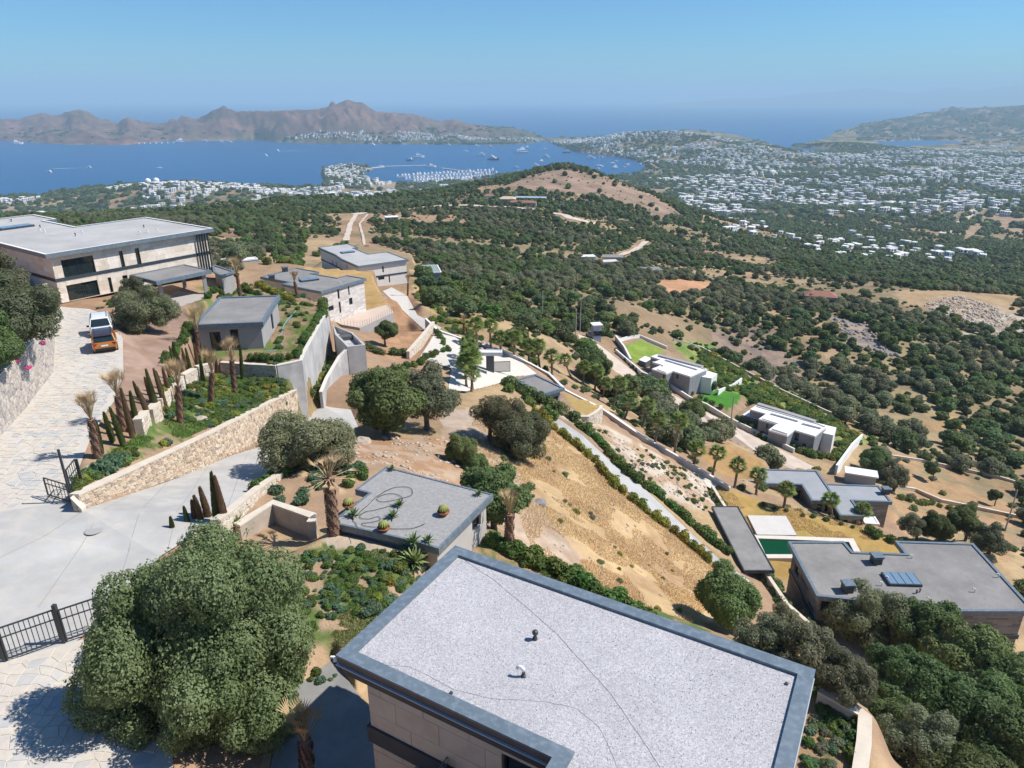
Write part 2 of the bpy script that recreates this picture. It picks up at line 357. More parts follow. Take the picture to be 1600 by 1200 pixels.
def area2(p): return sum(p[i-1][0]*p[i][1]-p[i][0]*p[i-1][1] for i in range(len(p)))
def offset(poly, d):
    """inset (d > 0) of a CCW polygon with mitred corners"""
    n = len(poly); out = []
    for i in range(n):
        a, b, c = Vector(poly[i-1][:2]), Vector(poly[i][:2]), Vector(poly[(i+1) % n][:2])
        e1 = (b-a).normalized(); e2 = (c-b).normalized(); n1 = Vector((-e1.y, e1.x)); n2 = Vector((-e2.y, e2.x))
        k = 1+n1.dot(n2); m = (n1+n2)/max(k, .25); out.append((b.x+m.x*d, b.y+m.y*d))
    return out
def rectify(poly):
    """snap a nearly rectilinear polygon (alternating edges) to right angles"""
    n = len(poly); L = [((poly[(i+1) % n][0]-poly[i][0]), (poly[(i+1) % n][1]-poly[i][1])) for i in range(n)]
    k = max(range(n), key=lambda i: L[i][0]**2+L[i][1]**2)
    # mean direction weighted by length, modulo 90 degrees
    sx = sum(math.hypot(*l)*math.cos(4*math.atan2(l[1], l[0])) for l in L); sy = sum(math.hypot(*l)*math.sin(4*math.atan2(l[1], l[0])) for l in L)
    a = math.atan2(sy, sx)/4; c, s = math.cos(a), math.sin(a)
    q = [[p[0]*c+p[1]*s, -p[0]*s+p[1]*c] for p in poly]
    for i in range(n):
        j = (i+1) % n; dx = abs(q[j][0]-q[i][0]); dy = abs(q[j][1]-q[i][1])
        if dx > dy: m = (q[i][1]+q[j][1])/2; q[i][1] = q[j][1] = m
        else: m = (q[i][0]+q[j][0])/2; q[i][0] = q[j][0] = m
    return [(x*c-y*s, x*s+y*c) for x, y in q]
# ------------------------------------------------------------------ level ground: roads, pads, lawns (px, py, e)
DRV = patch([(-80,700,-19),(0,683,-19),(38,640,-19.1),(82,583,-19.3),(85,530,-20.2),(82,478,-22.4),(110,481,-22.5),(140,483,-22.5),(175,496,-21.5),(192,530,-19.9),(193,585,-19.3),(180,625,-19.1),(162,650,-19),(140,690,-19),(118,745,-19),(113,783,-19),(-80,812,-19)], 1.2)
ROAD = patch([(-80,812,-19),(113,783,-19),(130,797,-19.05),(250,756,-21.6),(350,714,-24.6),(432,690,-28.8),(470,656,-30.1),(505,634,-30.4),(548,640,-30.9),(560,668,-29.5),(500,700,-27.3),(447,735,-23.3),(400,768,-21.7),(355,804,-20),(250,870,-19.7),(180,950,-19.5),(120,1002,-19.4),(0,1036,-19.3),(-80,1060,-19.3)], 1.0)
LOW = patch([(-80,1060,-19.3),(0,1036,-19.3),(120,1002,-19.4),(190,985,-19.5),(250,1050,-19.7),(270,1150,-19.8),(270,1330,-19.8),(-200,1330,-19.5)], 1.2)
BED = patch([(118,772,-18.5),(167,750,-19),(200,733,-19.5),(267,703,-20.6),(333,673,-22.2),(400,638,-24.5),(470,604,-27.6),(440,594,-25.6),(352,590,-24.9),(322,589,-24),(300,604,-22.6),(262,644,-21.2),(222,672,-20.1),(175,664,-19.6),(150,680,-19.3),(135,705,-19.1),(119,745,-18.9)], .5, 0)
FORE = patch([(193,585,-19.3),(192,530,-19.9),(175,496,-21),(200,482,-22.2),(235,470,-23),(290,448,-23.4),(345,455,-23.6),(312,500,-22.6),(282,545,-21.2),(262,600,-20.3),(222,655,-19.4),(180,625,-19.1)], .6, 0)
CARP = patch([(232,474,-22.9),(278,455,-23.2),(335,461,-23.3),(275,482,-23)], .6, 0)
GARD = patch([(303,555,-24),(353,566,-24),(432,570,-24),(470,562,-24),(475,549,-24),(509,486,-24.6),(512,478,-26),(440,452,-26),(400,440,-26),(345,470,-24.2),(320,490,-24)], .35, 0)
MIDW = patch([(482,624,-29.5),(500,612,-29.5),(534,556,-29.8),(512,560,-29.5)], .4, 0)
V2L = patch([(400,440,-35.5),(474,416,-36),(586,423,-36),(582,434,-36),(604,475,-36),(516,498,-36),(470,480,-36)], .6, 0)
V3P = patch([(500,410,-44.5),(560,380,-44.5),(640,395,-44.5),(655,430,-44.5),(640,450,-44),(590,455,-43.5),(570,440,-44)], 3, 0)
V3R = patch([(598,455,-43.2),(612,449,-43.5),(636,462,-42.5),(652,492,-38.5),(690,512,-34.2),(684,518,-34),(668,520,-34.5),(640,495,-38.5)], 1.5)
PLZ = patch([(671,535,-33.4),(682,515,-34),(709,525,-34.4),(730,542,-35),(786,550,-37),(811,563,-37.8),(839,584,-38.4),(800,592,-37),(769,607,-35.5),(722,618,-33.2),(700,612,-32.6),(705,576,-33),(656,558,-33)], 1.0)
PATHP = patch([(833,638,-35.5),(866,663,-36.5),(930,713,-38),(966,753,-39),(1010,797,-40.3),(1066,837,-41.8),(1116,880,-43.3),(1160,918,-44.6),(1172,908,-44.6),(1128,878,-43.3),(1066,820,-41.8),(1000,757,-39.8),(956,723,-38.7),(910,680,-37.2),(853,641,-35.6)], 1.5)
PPATH = patch([(940,651,-43.2),(1000,694,-45),(1050,722,-46.3),(1088,751,-47.8),(1112,764,-48.4),(1124,757,-48.6),(1054,710,-46.3),(1010,683,-45),(950,642,-43)], 1.0)
PAVL = patch([(871,622,-38),(878,612,-38),(928,629,-38.6),(940,634,-38.6),(926,646,-38.6),(905,650,-38.3),(896,641,-38.2)], .5, 0)
RVIL = patch([(1112,761,-48.8),(1206,784,-49.6),(1287,808,-50.2),(1350,823,-50.6),(1400,838,-51),(1530,842,-51),(1660,960,-50.5),(1560,985,-50.5),(1440,1000,-50),(1320,1000,-50),(1250,985,-49.8),(1170,890,-49.4),(1110,800,-48.9)], 1.2, 0)
VILP = patch([(40,480,-22.6),(82,479,-22.5),(110,482,-22.6),(140,484,-22.6),(175,497,-21.6),(205,484,-22.5),(236,471,-23),(278,456,-23.2),(335,462,-23.3),(352,430,-23.4),(300,420,-23.3),(200,432,-22.8),(60,455,-22.6)], .8, 0)
LHOU = patch([(1118,746,-53),(1186,731,-56),(1290,730,-58),(1375,752,-58.5),(1400,790,-58.5),(1402,832,-57.5),(1350,821,-57.5),(1287,806,-57),(1206,782,-56),(1130,762,-53)], .7, 0)
SAND = patch([(1085,700,-50.5),(1140,692,-52),(1192,718,-54),(1192,738,-54.5),(1135,748,-52.5),(1095,735,-50.5)], 2, 0)
DIRT = patch([(903,522,-56.8),(925,530,-58),(960,557,-59.5),(1006,593,-60.5),(1079,631,-62),(1140,663,-62.5),(1240,713,-61.5),(1296,742,-60.5),(1262,744,-60.2),(1190,712,-61.2),(1130,682,-62.2),(1070,647,-62),(1000,607,-60.2),(950,576,-58.8),(908,546,-57.5)], 2.5)
LAWN1 = patch([(972,544,-61),(1001,530,-62.5),(1042,547,-63.5),(1022,560,-63),(987,568,-61.5)], 2, 0)
LAWN2 = patch([(1080,624,-63.4),(1121,604,-65.2),(1162,616,-65.5),(1155,632,-64.2),(1139,641,-63.4)], 2, 0)
WH1 = patch([(1000,575,-61.8),(1030,550,-63.5),(1105,575,-65),(1125,600,-65),(1075,615,-63.5)], 2, 0)
WH2 = patch([(1150,652,-63.5),(1185,625,-65.5),(1305,668,-67),(1320,700,-66.5),(1270,715,-64.5),(1235,703,-63.5)], 2, 0)
NB = patch([(480,862,-20.6),(518,836,-20.72),(560,842,-20.74),(634,864,-20.78),(660,872,-21.2),(700,862,-22.6),(765,830,-23),(1010,950,-25),(1280,1050,-24.6),(1352,1112,-24.5),(1342,1160,-24.5),(1330,1500,-24),(300,1500,-20.5),(300,1230,-20.3),(380,1100,-20.4),(420,960,-20.5)], 1.6, 0)
COURT = patch([(520,1030,-21.3),(455,1080,-21.2),(435,1130,-21.1),(400,1330,-21),(650,1330,-21.3),(585,1120,-21.3)], .3, .1)
# ------------------------------------------------------------------ terrain sheet, its rows and columns getting coarser with distance
ang = np.r_[np.linspace(-100, -45, 40)[:-1], np.linspace(-45, 45, 660), np.linspace(45, 100, 40)[1:]]
rad = np.r_[np.exp(np.linspace(math.log(3), math.log(170), 330))[:-1], np.exp(np.linspace(math.log(170), math.log(9500), 390))[:-1], np.exp(np.linspace(math.log(9500), math.log(34500), 50))]
AA, RR = np.meshgrid(np.radians(ang), rad); TX = RR*np.sin(AA); TY = RR*np.cos(AA); TZ = H(TX.ravel(), TY.ravel()).reshape(TX.shape)
fx, fy = TX.ravel(), TY.ravel()
def C(*c): return np.array(c)
soil, straw, dust, orange = C(.36,.245,.16), C(.46,.335,.19), C(.46,.36,.26), C(.47,.26,.135)
def mixc(c, k, m): return c*(1-m[:, None])+k*m[:, None]
r_ = np.hypot(fx, fy)
col = np.tile(soil, (len(fx), 1))
n1 = fbm(fx/9, fy/9, 41, 4); n2 = fbm(fx/40, fy/40, 47, 4); n3 = fbm(fx/160, fy/160, 53, 3)
col = mixc(col, straw, sstep(.42, .6, n1)); col = mixc(col, C(.34,.215,.14), sstep(.5, .65, n2)*.8); col = mixc(col, C(.20,.18,.10), (.15+.45*sstep(.42, .6, 1-n3))*sstep(90, 260, r_))
town = sstep(1250, 1700, r_); col = mixc(col, C(.07,.085,.045), town*.92*sstep(.66, .44, n2)); col = mixc(col, C(.33,.26,.17), town*sstep(.55, .66, fbm(fx/120, fy/120, 60, 3)))
def zone(px, c, feather=1.5, k=1.0, cc=None, ns=6):
    global col
    pl = GP(px); x0 = min(p[0] for p in pl)-20; x1 = max(p[0] for p in pl)+20; y0 = min(p[1] for p in pl)-30; y1 = max(p[1] for p in pl)+30
    i = np.nonzero((fx > x0) & (fx < x1) & (fy > y0) & (fy < y1))[0]
    if not len(i): return
    X, Y = fx[i], fy[i]; j = feather
    m = inpoly(X+(fbm(X/ns, Y/ns, 71, 3)-.5)*4*j, Y+(fbm(X/ns, Y/ns, 77, 3)-.5)*4*j, pl).astype(float)*k
    cl = C(*c) if cc is None else None
    if cc is not None:
        q = sstep(.42, .58, fbm(X/ns*1.7, Y/ns*1.7, 83, 4))[:, None]; cl = C(*c)*(1-q)+C(*cc)*q
    col[i] = col[i]*(1-m[:, None])+cl*m[:, None]
zone([(745,636),(850,655),(1125,890),(1110,950),(1000,975),(860,885),(800,770),(730,690)], (.56,.40,.22), 1, 1, (.44,.295,.165))
zone([(690,640),(745,640),(790,720),(900,865),(850,880),(770,800),(735,740),(690,690)], (.52,.42,.33), .5, .95, (.46,.34,.25), 3)
zone([(176,496),(330,440),(352,470),(310,510),(262,600),(222,655),(180,640),(192,560)], (.36,.25,.19), .3, 1, (.31,.21,.155), 3)
zone([(540,690),(600,680),(720,690),(745,760),(700,765),(610,728),(540,720)], (.43,.26,.15), .7, 1, (.50,.37,.26), 2)
zone([(860,640),(905,650),(940,655),(1050,725),(1120,768),(1110,800),(1060,790),(960,715)], (.42,.29,.18), .5, 1, (.55,.47,.38), 4)
zone([(590,505),(615,460),(640,450),(668,520),(640,560),(600,560)], (.43,.26,.15), .6, 1, (.36,.21,.12), 3)
zone([(640,430),(660,425),(760,520),(700,530)], (.22,.2,.075), 1, 1, (.46,.32,.17), 5)
zone([(1050,535),(1120,535),(1370,695),(1310,690),(1120,600)], (.15,.23,.055), 1, 1, (.28,.29,.10), 5)
zone([(1110,515),(1190,500),(1260,590),(1200,610),(1130,560)], (.24,.19,.16), 1, 1, (.33,.24,.18), 6)
zone([(1290,495),(1370,505),(1410,560),(1330,540)], (.25,.22,.2), 1.5, 1, (.36,.28,.2), 6)
zone([(1180,480),(1250,478),(1300,520),(1330,560),(1290,560),(1240,510)], (.42,.29,.18), 2, .8)
zone([(1430,470),(1500,455),(1600,490),(1600,545),(1520,530)], (.42,.31,.2), 3, 1, (.5,.45,.38), 7)
zone([(1390,455),(1600,462),(1600,485),(1420,480)], (.40,.28,.16), 3, .9)
zone([(760,290),(880,263),(1000,300),(1070,335),(1020,345),(940,305),(900,300),(840,300)], (.34,.235,.18), 8, 1, (.27,.2,.14), 30)
zone([(1030,435),(1110,440),(1120,455),(1060,465),(1020,455)], (.48,.27,.15), 3, 1)
zone([(1380,700),(1600,760),(1600,880),(1500,850),(1400,800),(1300,735)], (.42,.27,.15), 1.5, .9, (.30,.24,.14), 8)
zone([(1495,385),(1520,340),(1600,318),(1600,372),(1540,352)], (.40,.28,.19), 10, .9)
zone([(560,318),(700,318),(770,335),(750,350),(640,340),(560,335)], (.42,.27,.17), 6, .7)
zone([(300,450),(420,452),(510,485),(470,560),(303,553)], (.36,.25,.16), .4, 1, (.15,.2,.06), 2.5)
zone([(118,770),(400,640),(470,604),(350,588),(222,668),(120,745)], (.10,.16,.04), .3, 1, (.33,.25,.15), 2)
zone([(480,862),(520,845),(700,860),(560,1040),(380,1120),(400,950)], (.12,.17,.05), .3, 1, (.42,.30,.2), 2.2)
zone([(765,830),(1290,1050),(1330,1200),(1240,1240),(900,1000),(700,870)], (.12,.15,.05), .4, 1, (.36,.24,.14), 2.2)
zone([(508,560),(530,556),(500,612),(480,622)], (.20,.22,.07), .2, 1, (.4,.3,.14), 2)
zone([(975,542),(1001,531),(1039,547),(1022,558),(988,566)], (.17,.27,.045), .3, 1, (.24,.30,.06), 6)
zone([(1084,624),(1121,605),(1158,617),(1153,631),(1139,639)], (.07,.22,.03), .3, 1)
zone([(1112,762),(1206,785),(1350,824),(1398,838),(1412,868),(1330,866),(1318,850),(1240,850),(1170,830)], (.45,.30,.105), .15, 1, (.38,.27,.09), 5)
zone([(1198,860),(1236,860),(1240,905),(1215,905)], (.44,.29,.10), .2, 1)
zone([(1087,701),(1140,694),(1190,720),(1188,737),(1135,745)], (.43,.27,.12), .3, 1)
zone([(474,416),(586,423),(582,434),(604,475),(516,498),(500,490)], (.47,.31,.13), .3, 1)
zone([(875,614),(928,630),(938,635),(920,646),(900,648)], (.43,.31,.12), .3, 1)
zone([(1420,655),(1500,650),(1600,700),(1500,690)], (.42,.27,.14), 2, .8)
zone([(1230,960),(1330,985),(1360,1030),(1290,1010)], (.55,.5,.44), .5, 1)
zone([(497,848),(525,832),(640,868),(690,880),(640,888),(520,858)], (.50,.40,.31), .15, .9)
# peninsula and far ridges
wd_ = fy*CP+80; pen = inpoly(fx, fy, PEN); nn = fbm(fx/110, fy/110, 91, 5)
pc = C(.20,.115,.09)*np.ones((len(fx), 1)); pc = mixc(pc, C(.12,.105,.065), sstep(.5, .62, nn)*.6); pc = mixc(pc, C(.24,.155,.12), sstep(.6, .7, fbm(fx/60, fy/60, 95, 4))*.6)
steep = sstep(.46, .62, fbm(fx/45, fy/45, 97, 4)); pc = mixc(pc, C(.085,.065,.06), steep*.7)
low_ = sstep(60, 10, TZ.ravel()); pp_ = 800+F*fx/np.maximum(wd_, 1); pc = mixc(pc, C(.08,.095,.045), low_*.75*sstep(250, 420, pp_))
col = np.where(pen[:, None], pc, col)
rt = (r_ > 3900) & ~pen & (ridge(fx, fy, 1) > 3)
col = np.where(rt[:, None], mixc(mixc(C(.035,.048,.045)*np.ones((len(fx), 1)), C(.2,.14,.1), sstep(.54, .66, nn)), C(.36,.3,.24), sstep(.68, .76, fbm(fx/70, fy/70, 99, 4))), col)
col = np.where((r_ > 15000)[:, None], C(.15,.13,.09), col)
idx = np.arange(TX.size).reshape(TX.shape)
quads = np.stack([idx[:-1, :-1], idx[:-1, 1:], idx[1:, 1:], idx[1:, :-1]], -1).reshape(-1, 4)[:, ::-1]
zq = TZ.ravel()[quads].max(1); quads = quads[zq > ZC+SEA-8.5]
mt = mat('ground', (1.06, 1.04, 1.0), (.86, .86, .88), 1.3, .95, .05, 9, .1, attr='tint', c3=(.62, .56, .48), sc3=.35, m3=.3, macro=.035)
struct(obj('terrain', mesh_np('terrain', np.stack([fx, fy, TZ.ravel()], 1), quads, [mt], True, None, col)))
del TX, TY, AA, RR, pc
# sea
sea = bpy.data.materials.new('sea'); sea.use_nodes = True; N = sea.node_tree.nodes; L = sea.node_tree.links; b = N['Principled BSDF']
b.inputs['Base Color'].default_value = (.001, .075, .22, 1); b.inputs['Roughness'].default_value = .35; b.inputs['Specular IOR Level'].default_value = .24
ge = N.new('ShaderNodeNewGeometry'); mp = N.new('ShaderNodeMapping'); mp.inputs['Scale'].default_value = (.004, .012, 1); L.new(ge.outputs['Position'], mp.inputs[0])
n = N.new('ShaderNodeTexNoise'); n.inputs['Scale'].default_value = .5; n.inputs['Detail'].default_value = 5; L.new(mp.outputs[0], n.inputs[0])
cr = N.new('ShaderNodeMix'); cr.data_type = 'RGBA'; cr.inputs[6].default_value = (.001, .062, .185, 1); cr.inputs[7].default_value = (.003, .088, .235, 1); L.new(n.outputs[0], cr.inputs[0]); L.new(cr.outputs[2], b.inputs['Base Color'])
nb = N.new('ShaderNodeTexNoise'); nb.inputs['Scale'].default_value = .12; nb.inputs['Detail'].default_value = 6; L.new(ge.outputs['Position'], nb.inputs[0])
bp = N.new('ShaderNodeBump'); bp.inputs['Distance'].default_value = 1.6; bp.inputs['Strength'].default_value = .9; L.new(nb.outputs[0], bp.inputs['Height']); L.new(bp.outputs[0], b.inputs['Normal'])
q = MB(); zs = ZC+SEA; q.add([(-45000, -3000, zs), (45000, -3000, zs), (45000, 60000, zs), (-45000, 60000, zs)], [(0, 1, 2, 3)]); struct(q.build('sea', sea))
# road sheets
pave = mat('paving_joint', (.50,.46,.40), (.54,.50,.44), .8, .9, .01, 30)
conc = mat('road_concrete', (.47,.46,.43), (.40,.39,.37), .35, .9, .006, 14, c3=(.52,.48,.42), sc3=.9, m3=.5, macro=.22, mlo=.82, mhi=1.1)
dirtm = mat('dirt_road', (.50,.40,.32), (.56,.47,.39), .5, .95, .02, 6)
pathm = mat('path_concrete', (.45,.445,.43), (.39,.385,.37), .8, .9, .005, 12)
whitest = mat('pale_gravel', (.60,.56,.50), (.52,.48,.42), 1.2, .95, .01, 14)
def sheet(name, pt, m, lift=.02):
    pts, tris = pt; q = MB()
    for t in tris:
        A = [pts[i]+Vector((0, 0, lift)) for i in t]
        if (A[1]-A[0]).cross(A[2]-A[0]).z < 0: A = A[::-1]
        q.add(A, [(0, 1, 2)])
    return struct(q.build(name, m))
o1 = sheet('driveway', DRV, pave); o2 = sheet('road', ROAD, conc); o3 = sheet('driveway', LOW, pave)
sheet('court_paving', COURT, mat('court_concrete', (.20,.20,.195), (.26,.255,.245), .8, .9, .005, 12)); sheet('forecourt_paving', PLZ, whitest); sheet('footpath', PATHP, pathm); sheet('footpath', PPATH, whitest); sheet('dirt_road', DIRT, dirtm); sheet('road', V3R, whitest); sheet('paved_pad', CARP, mat('pad', (.42,.37,.34), (.38,.34,.31), 1))
def strip(name, pl, wd, m, lift=.35, step=8):     # a road draped over the open land along pixels
    pts = [G(*p) for p in pl]; c = []
    for a, b in zip(pts, pts[1:]):
        k = max(int((b-a).length/step), 1); c += [a.lerp(b, i/k) for i in range(k)]
    c.append(pts[-1]); q = MB(); vs = []
    for i, p in enumerate(c):
        d = (c[min(i+1, len(c)-1)]-c[max(i-1, 0)]); d.z = 0; d.normalize(); nx = Vector((-d.y, d.x, 0)); h = max(hz(p.x, p.y), hz(p.x+nx.x*wd/2, p.y+nx.y*wd/2), hz(p.x-nx.x*wd/2, p.y-nx.y*wd/2))+lift
        k = wd/2*(1+.15*math.sin(i*1.7))
        vs += [(p.x+nx.x*k, p.y+nx.y*k, h), (p.x-nx.x*k, p.y-nx.y*k, h)]
    q.add(vs, [(2*i, 2*i+1, 2*i+3, 2*i+2) for i in range(len(c)-1)]); return struct(q.build(name, m))
trk = mat('track_dust', (.60,.51,.42), (.50,.41,.33), .2, .95)
strip('dirt_road', [(541,377),(544,365),(547,352),(556,336)], 3.0, trk); strip('dirt_road', [(556,336),(600,331),(640,328),(690,322),(735,321),(790,324),(850,330),(890,341),(935,351)], 7, trk)
strip('dirt_track', [(575,335),(562,350),(567,368),(573,385)], 1.3, trk)
strip('dirt_track', [(1010,378),(985,395),(960,402),(935,412)], 4, trk); strip('dirt_track', [(1060,380),(1035,392)], 4, trk)
strip('road', [(1475,366),(1497,350),(1520,330),(1535,326)], 14, trk, 1.2, 20)
# flagstones
def cells(nu, nv, jit, rs):
    c = rs.uniform(-jit, jit, (nu+1, nv+1, 2)); mu = rs.uniform(-.08, .08, (nu+1, nv+1, 2)); out = []
    def cn(i, j): return np.array([i+c[i, j, 0], j+c[i, j, 1]])
    for j in range(nv):
        for i in range(nu):
            A, B, C_, D_ = cn(i, j), cn(i+1, j), cn(i+1, j+1), cn(i, j+1)
            pl = [A, (A+B)/2+mu[i, j], B, (B+C_)/2+mu[i, j]*.6, C_, (C_+D_)/2+mu[i, j]*-.5, D_, (D_+A)/2-mu[i, j]*.7]
            out.append((i, j, np.array(pl)))
    return out
flagm = mat('flagstone', (.98,.95,.9), (.84,.83,.82), 3, .85, .004, 40, .25, attr='tint')
FT = [(.57,.53,.47), (.55,.52,.47), (.59,.55,.48), (.54,.52,.48), (.51,.505,.49), (.57,.52,.47), (.56,.54,.51), (.58,.545,.49), (.56,.515,.47), (.58,.54,.48), (.46,.47,.475)]
def flags(parent, pts, size, nsingle, near):
    poly = [(p.x, p.y) for p in pts]; x0 = min(p[0] for p in poly); x1 = max(p[0] for p in poly); y0 = min(p[1] for p in poly); y1 = max(p[1] for p in poly)
    cs = cells(int((x1-x0)/size)+1, int((y1-y0)/size)+1, .44, NR); L_ = []
    for i, j, pl in cs:
        pl = pl*size+np.array([x0, y0]); ctr = pl.mean(0); pl = ctr+(pl-ctr)*.93; L_.append((ctr, pl))
    cx = np.array([c for c, _ in L_]); allp = np.concatenate([p for _, p in L_]); ok = inpoly(allp[:, 0], allp[:, 1], poly).reshape(-1, 8).all(1)
    zz = H(allp[:, 0], allp[:, 1], False).reshape(-1, 8); items = [(math.hypot(L_[k][0][0]-near[0], L_[k][0][1]-near[1]), L_[k][1], zz[k]) for k in range(len(L_)) if ok[k]]
    items.sort(key=lambda t: t[0]); big = MB()
    for n_, (d, pl, z) in enumerate(items):
        q = MB() if n_ < nsingle else big; q.tint = rnd.choice(FT); h = .035+rnd.random()*.012; c = pl.mean(0)
        vs = [(p[0], p[1], z[k]+.021) for k, p in enumerate(pl)]+[(c[0]+(p[0]-c[0])*.95, c[1]+(p[1]-c[1])*.95, z[k]+h) for k, p in enumerate(pl)]
        q.add(vs, [(k, (k+1) % 8, 8+(k+1) % 8, 8+k) for k in range(8)]+[tuple(range(8, 16))])
        if n_ < nsingle: struct(q.build('flagstone', flagm, parent))
    if big.v: stuff(big.build('flagstones', flagm, parent))
flags(o1, DRV[0], .45, 220, (-22, 31)); flags(o3, LOW[0], .42, 290, (-14, 14))
# ------------------------------------------------------------------ materials of the buildings
gravel = mat('roof_gravel', (.58,.565,.565), (.38,.37,.38), 16, .95, .012, 55, .2, c3=(.24,.235,.25), sc3=34, m3=.7, macro=.5, mlo=.9, mhi=1.07)
gravel2 = mat('roof_gravel_grey', (.29,.28,.265), (.235,.225,.215), .35, .95, .012, 40, .2, c3=(.18,.175,.17), sc3=18, m3=.5, macro=.3, mlo=.78, mhi=1.15)
gravel3 = mat('roof_gravel_pale', (.46,.45,.435), (.40,.39,.38), .25, .95, .01, 40, .2, c3=(.34,.33,.32), sc3=16, m3=.4, macro=.2, mlo=.86, mhi=1.08)
trim = mat('slate_trim', (.115,.15,.18), (.15,.19,.225), 2.5, .45, .002, 20, .5, c3=(.24,.29,.33), sc3=5, m3=.3)
trimd = mat('dark_trim', (.035,.045,.055), (.05,.062,.073), 2, .5, 0, 1, .4)
trav = mat('travertine', (1.0,.98,.95), (.92,.88,.84), 2.2, .75, .003, 14, .3, attr='tint', c3=(.84,.78,.7), sc3=1.1, m3=.4)
travp = mat('travertine_plain', (.58,.50,.39), (.50,.43,.33), 1.2, .8, .003, 14)
grey = mat('grey_plaster', (.36,.345,.34), (.31,.30,.30), .8, .9, .002, 20)
concm = mat('cast_concrete', (.50,.485,.47), (.39,.38,.37), .7, .9, .006, 8, c3=(.28,.27,.27), sc3=.45, m3=.45)
white = mat('white_render', (.78,.77,.75), (.70,.69,.675), .4, .8, .001, 10)
charc = mat('charcoal_render', (.10,.108,.115), (.085,.09,.10), 1, .8)
cap = mat('wall_coping', (.66,.58,.47), (.56,.49,.40), 1.5, .9, .008, 18)
mortar = mat('mortar', (.60,.50,.39), (.52,.43,.33), 2, .95, .02, 12)
stonem = mat('field_stone', (1.0,.97,.92), (.8,.78,.76), 4, .9, .012, 16, .25, attr='tint')
glass = mat('dark_glass', (.012,.022,.024), (.02,.03,.032), 1.5, .06, 0, 1, .8)
framem = mat('window_frame', (.03,.035,.04), None, 1, .4, 0, 1, .5)
def glass_mat():
    m = bpy.data.materials.new('skylight_glass'); m.use_nodes = True; b = m.node_tree.nodes['Principled BSDF']
    b.inputs['Base Color'].default_value = (.16, .24, .32, 1); b.inputs['Roughness'].default_value = .12; b.inputs['Specular IOR Level'].default_value = .8; return m
skyg = glass_mat()
steel = mat('dark_steel', (.06,.065,.07), None, 1, .45, 0, 1, .5, .3)
def obs():
    q = MB(); return q
def W2(*a): return P(*a)
def ray_edge(px, py, a, b):
    x, y, z = ray(px, py); ex, ey = b[0]-a[0], b[1]-a[1]; L_ = math.hypot(ex, ey); nx, ny = ey/L_, -ex/L_
    den = x*nx+y*ny
    if den >= 0: return None                     # faces away
    t = (a[0]*nx+a[1]*ny)/den
    if t <= 0: return None
    s = ((x*t-a[0])*ex+(y*t-a[1])*ey)/L_
    return s, ZC+z*t, t, L_
ST = [(.60,.50,.39), (.52,.43,.33), (.66,.57,.46), (.45,.37,.30), (.38,.33,.29), (.56,.43,.33), (.62,.54,.46), (.48,.42,.37), (.34,.29,.27)]
GST = [(.25,.24,.23), (.21,.20,.195), (.29,.28,.265), (.23,.22,.21), (.18,.175,.17)]
PST = [(.62,.55,.46), (.66,.60,.51), (.59,.52,.43), (.69,.63,.55), (.64,.58,.50), (.56,.49,.41)]
LST = [(.68,.66,.64), (.60,.58,.56), (.72,.70,.68), (.55,.53,.52), (.65,.63,.61)]
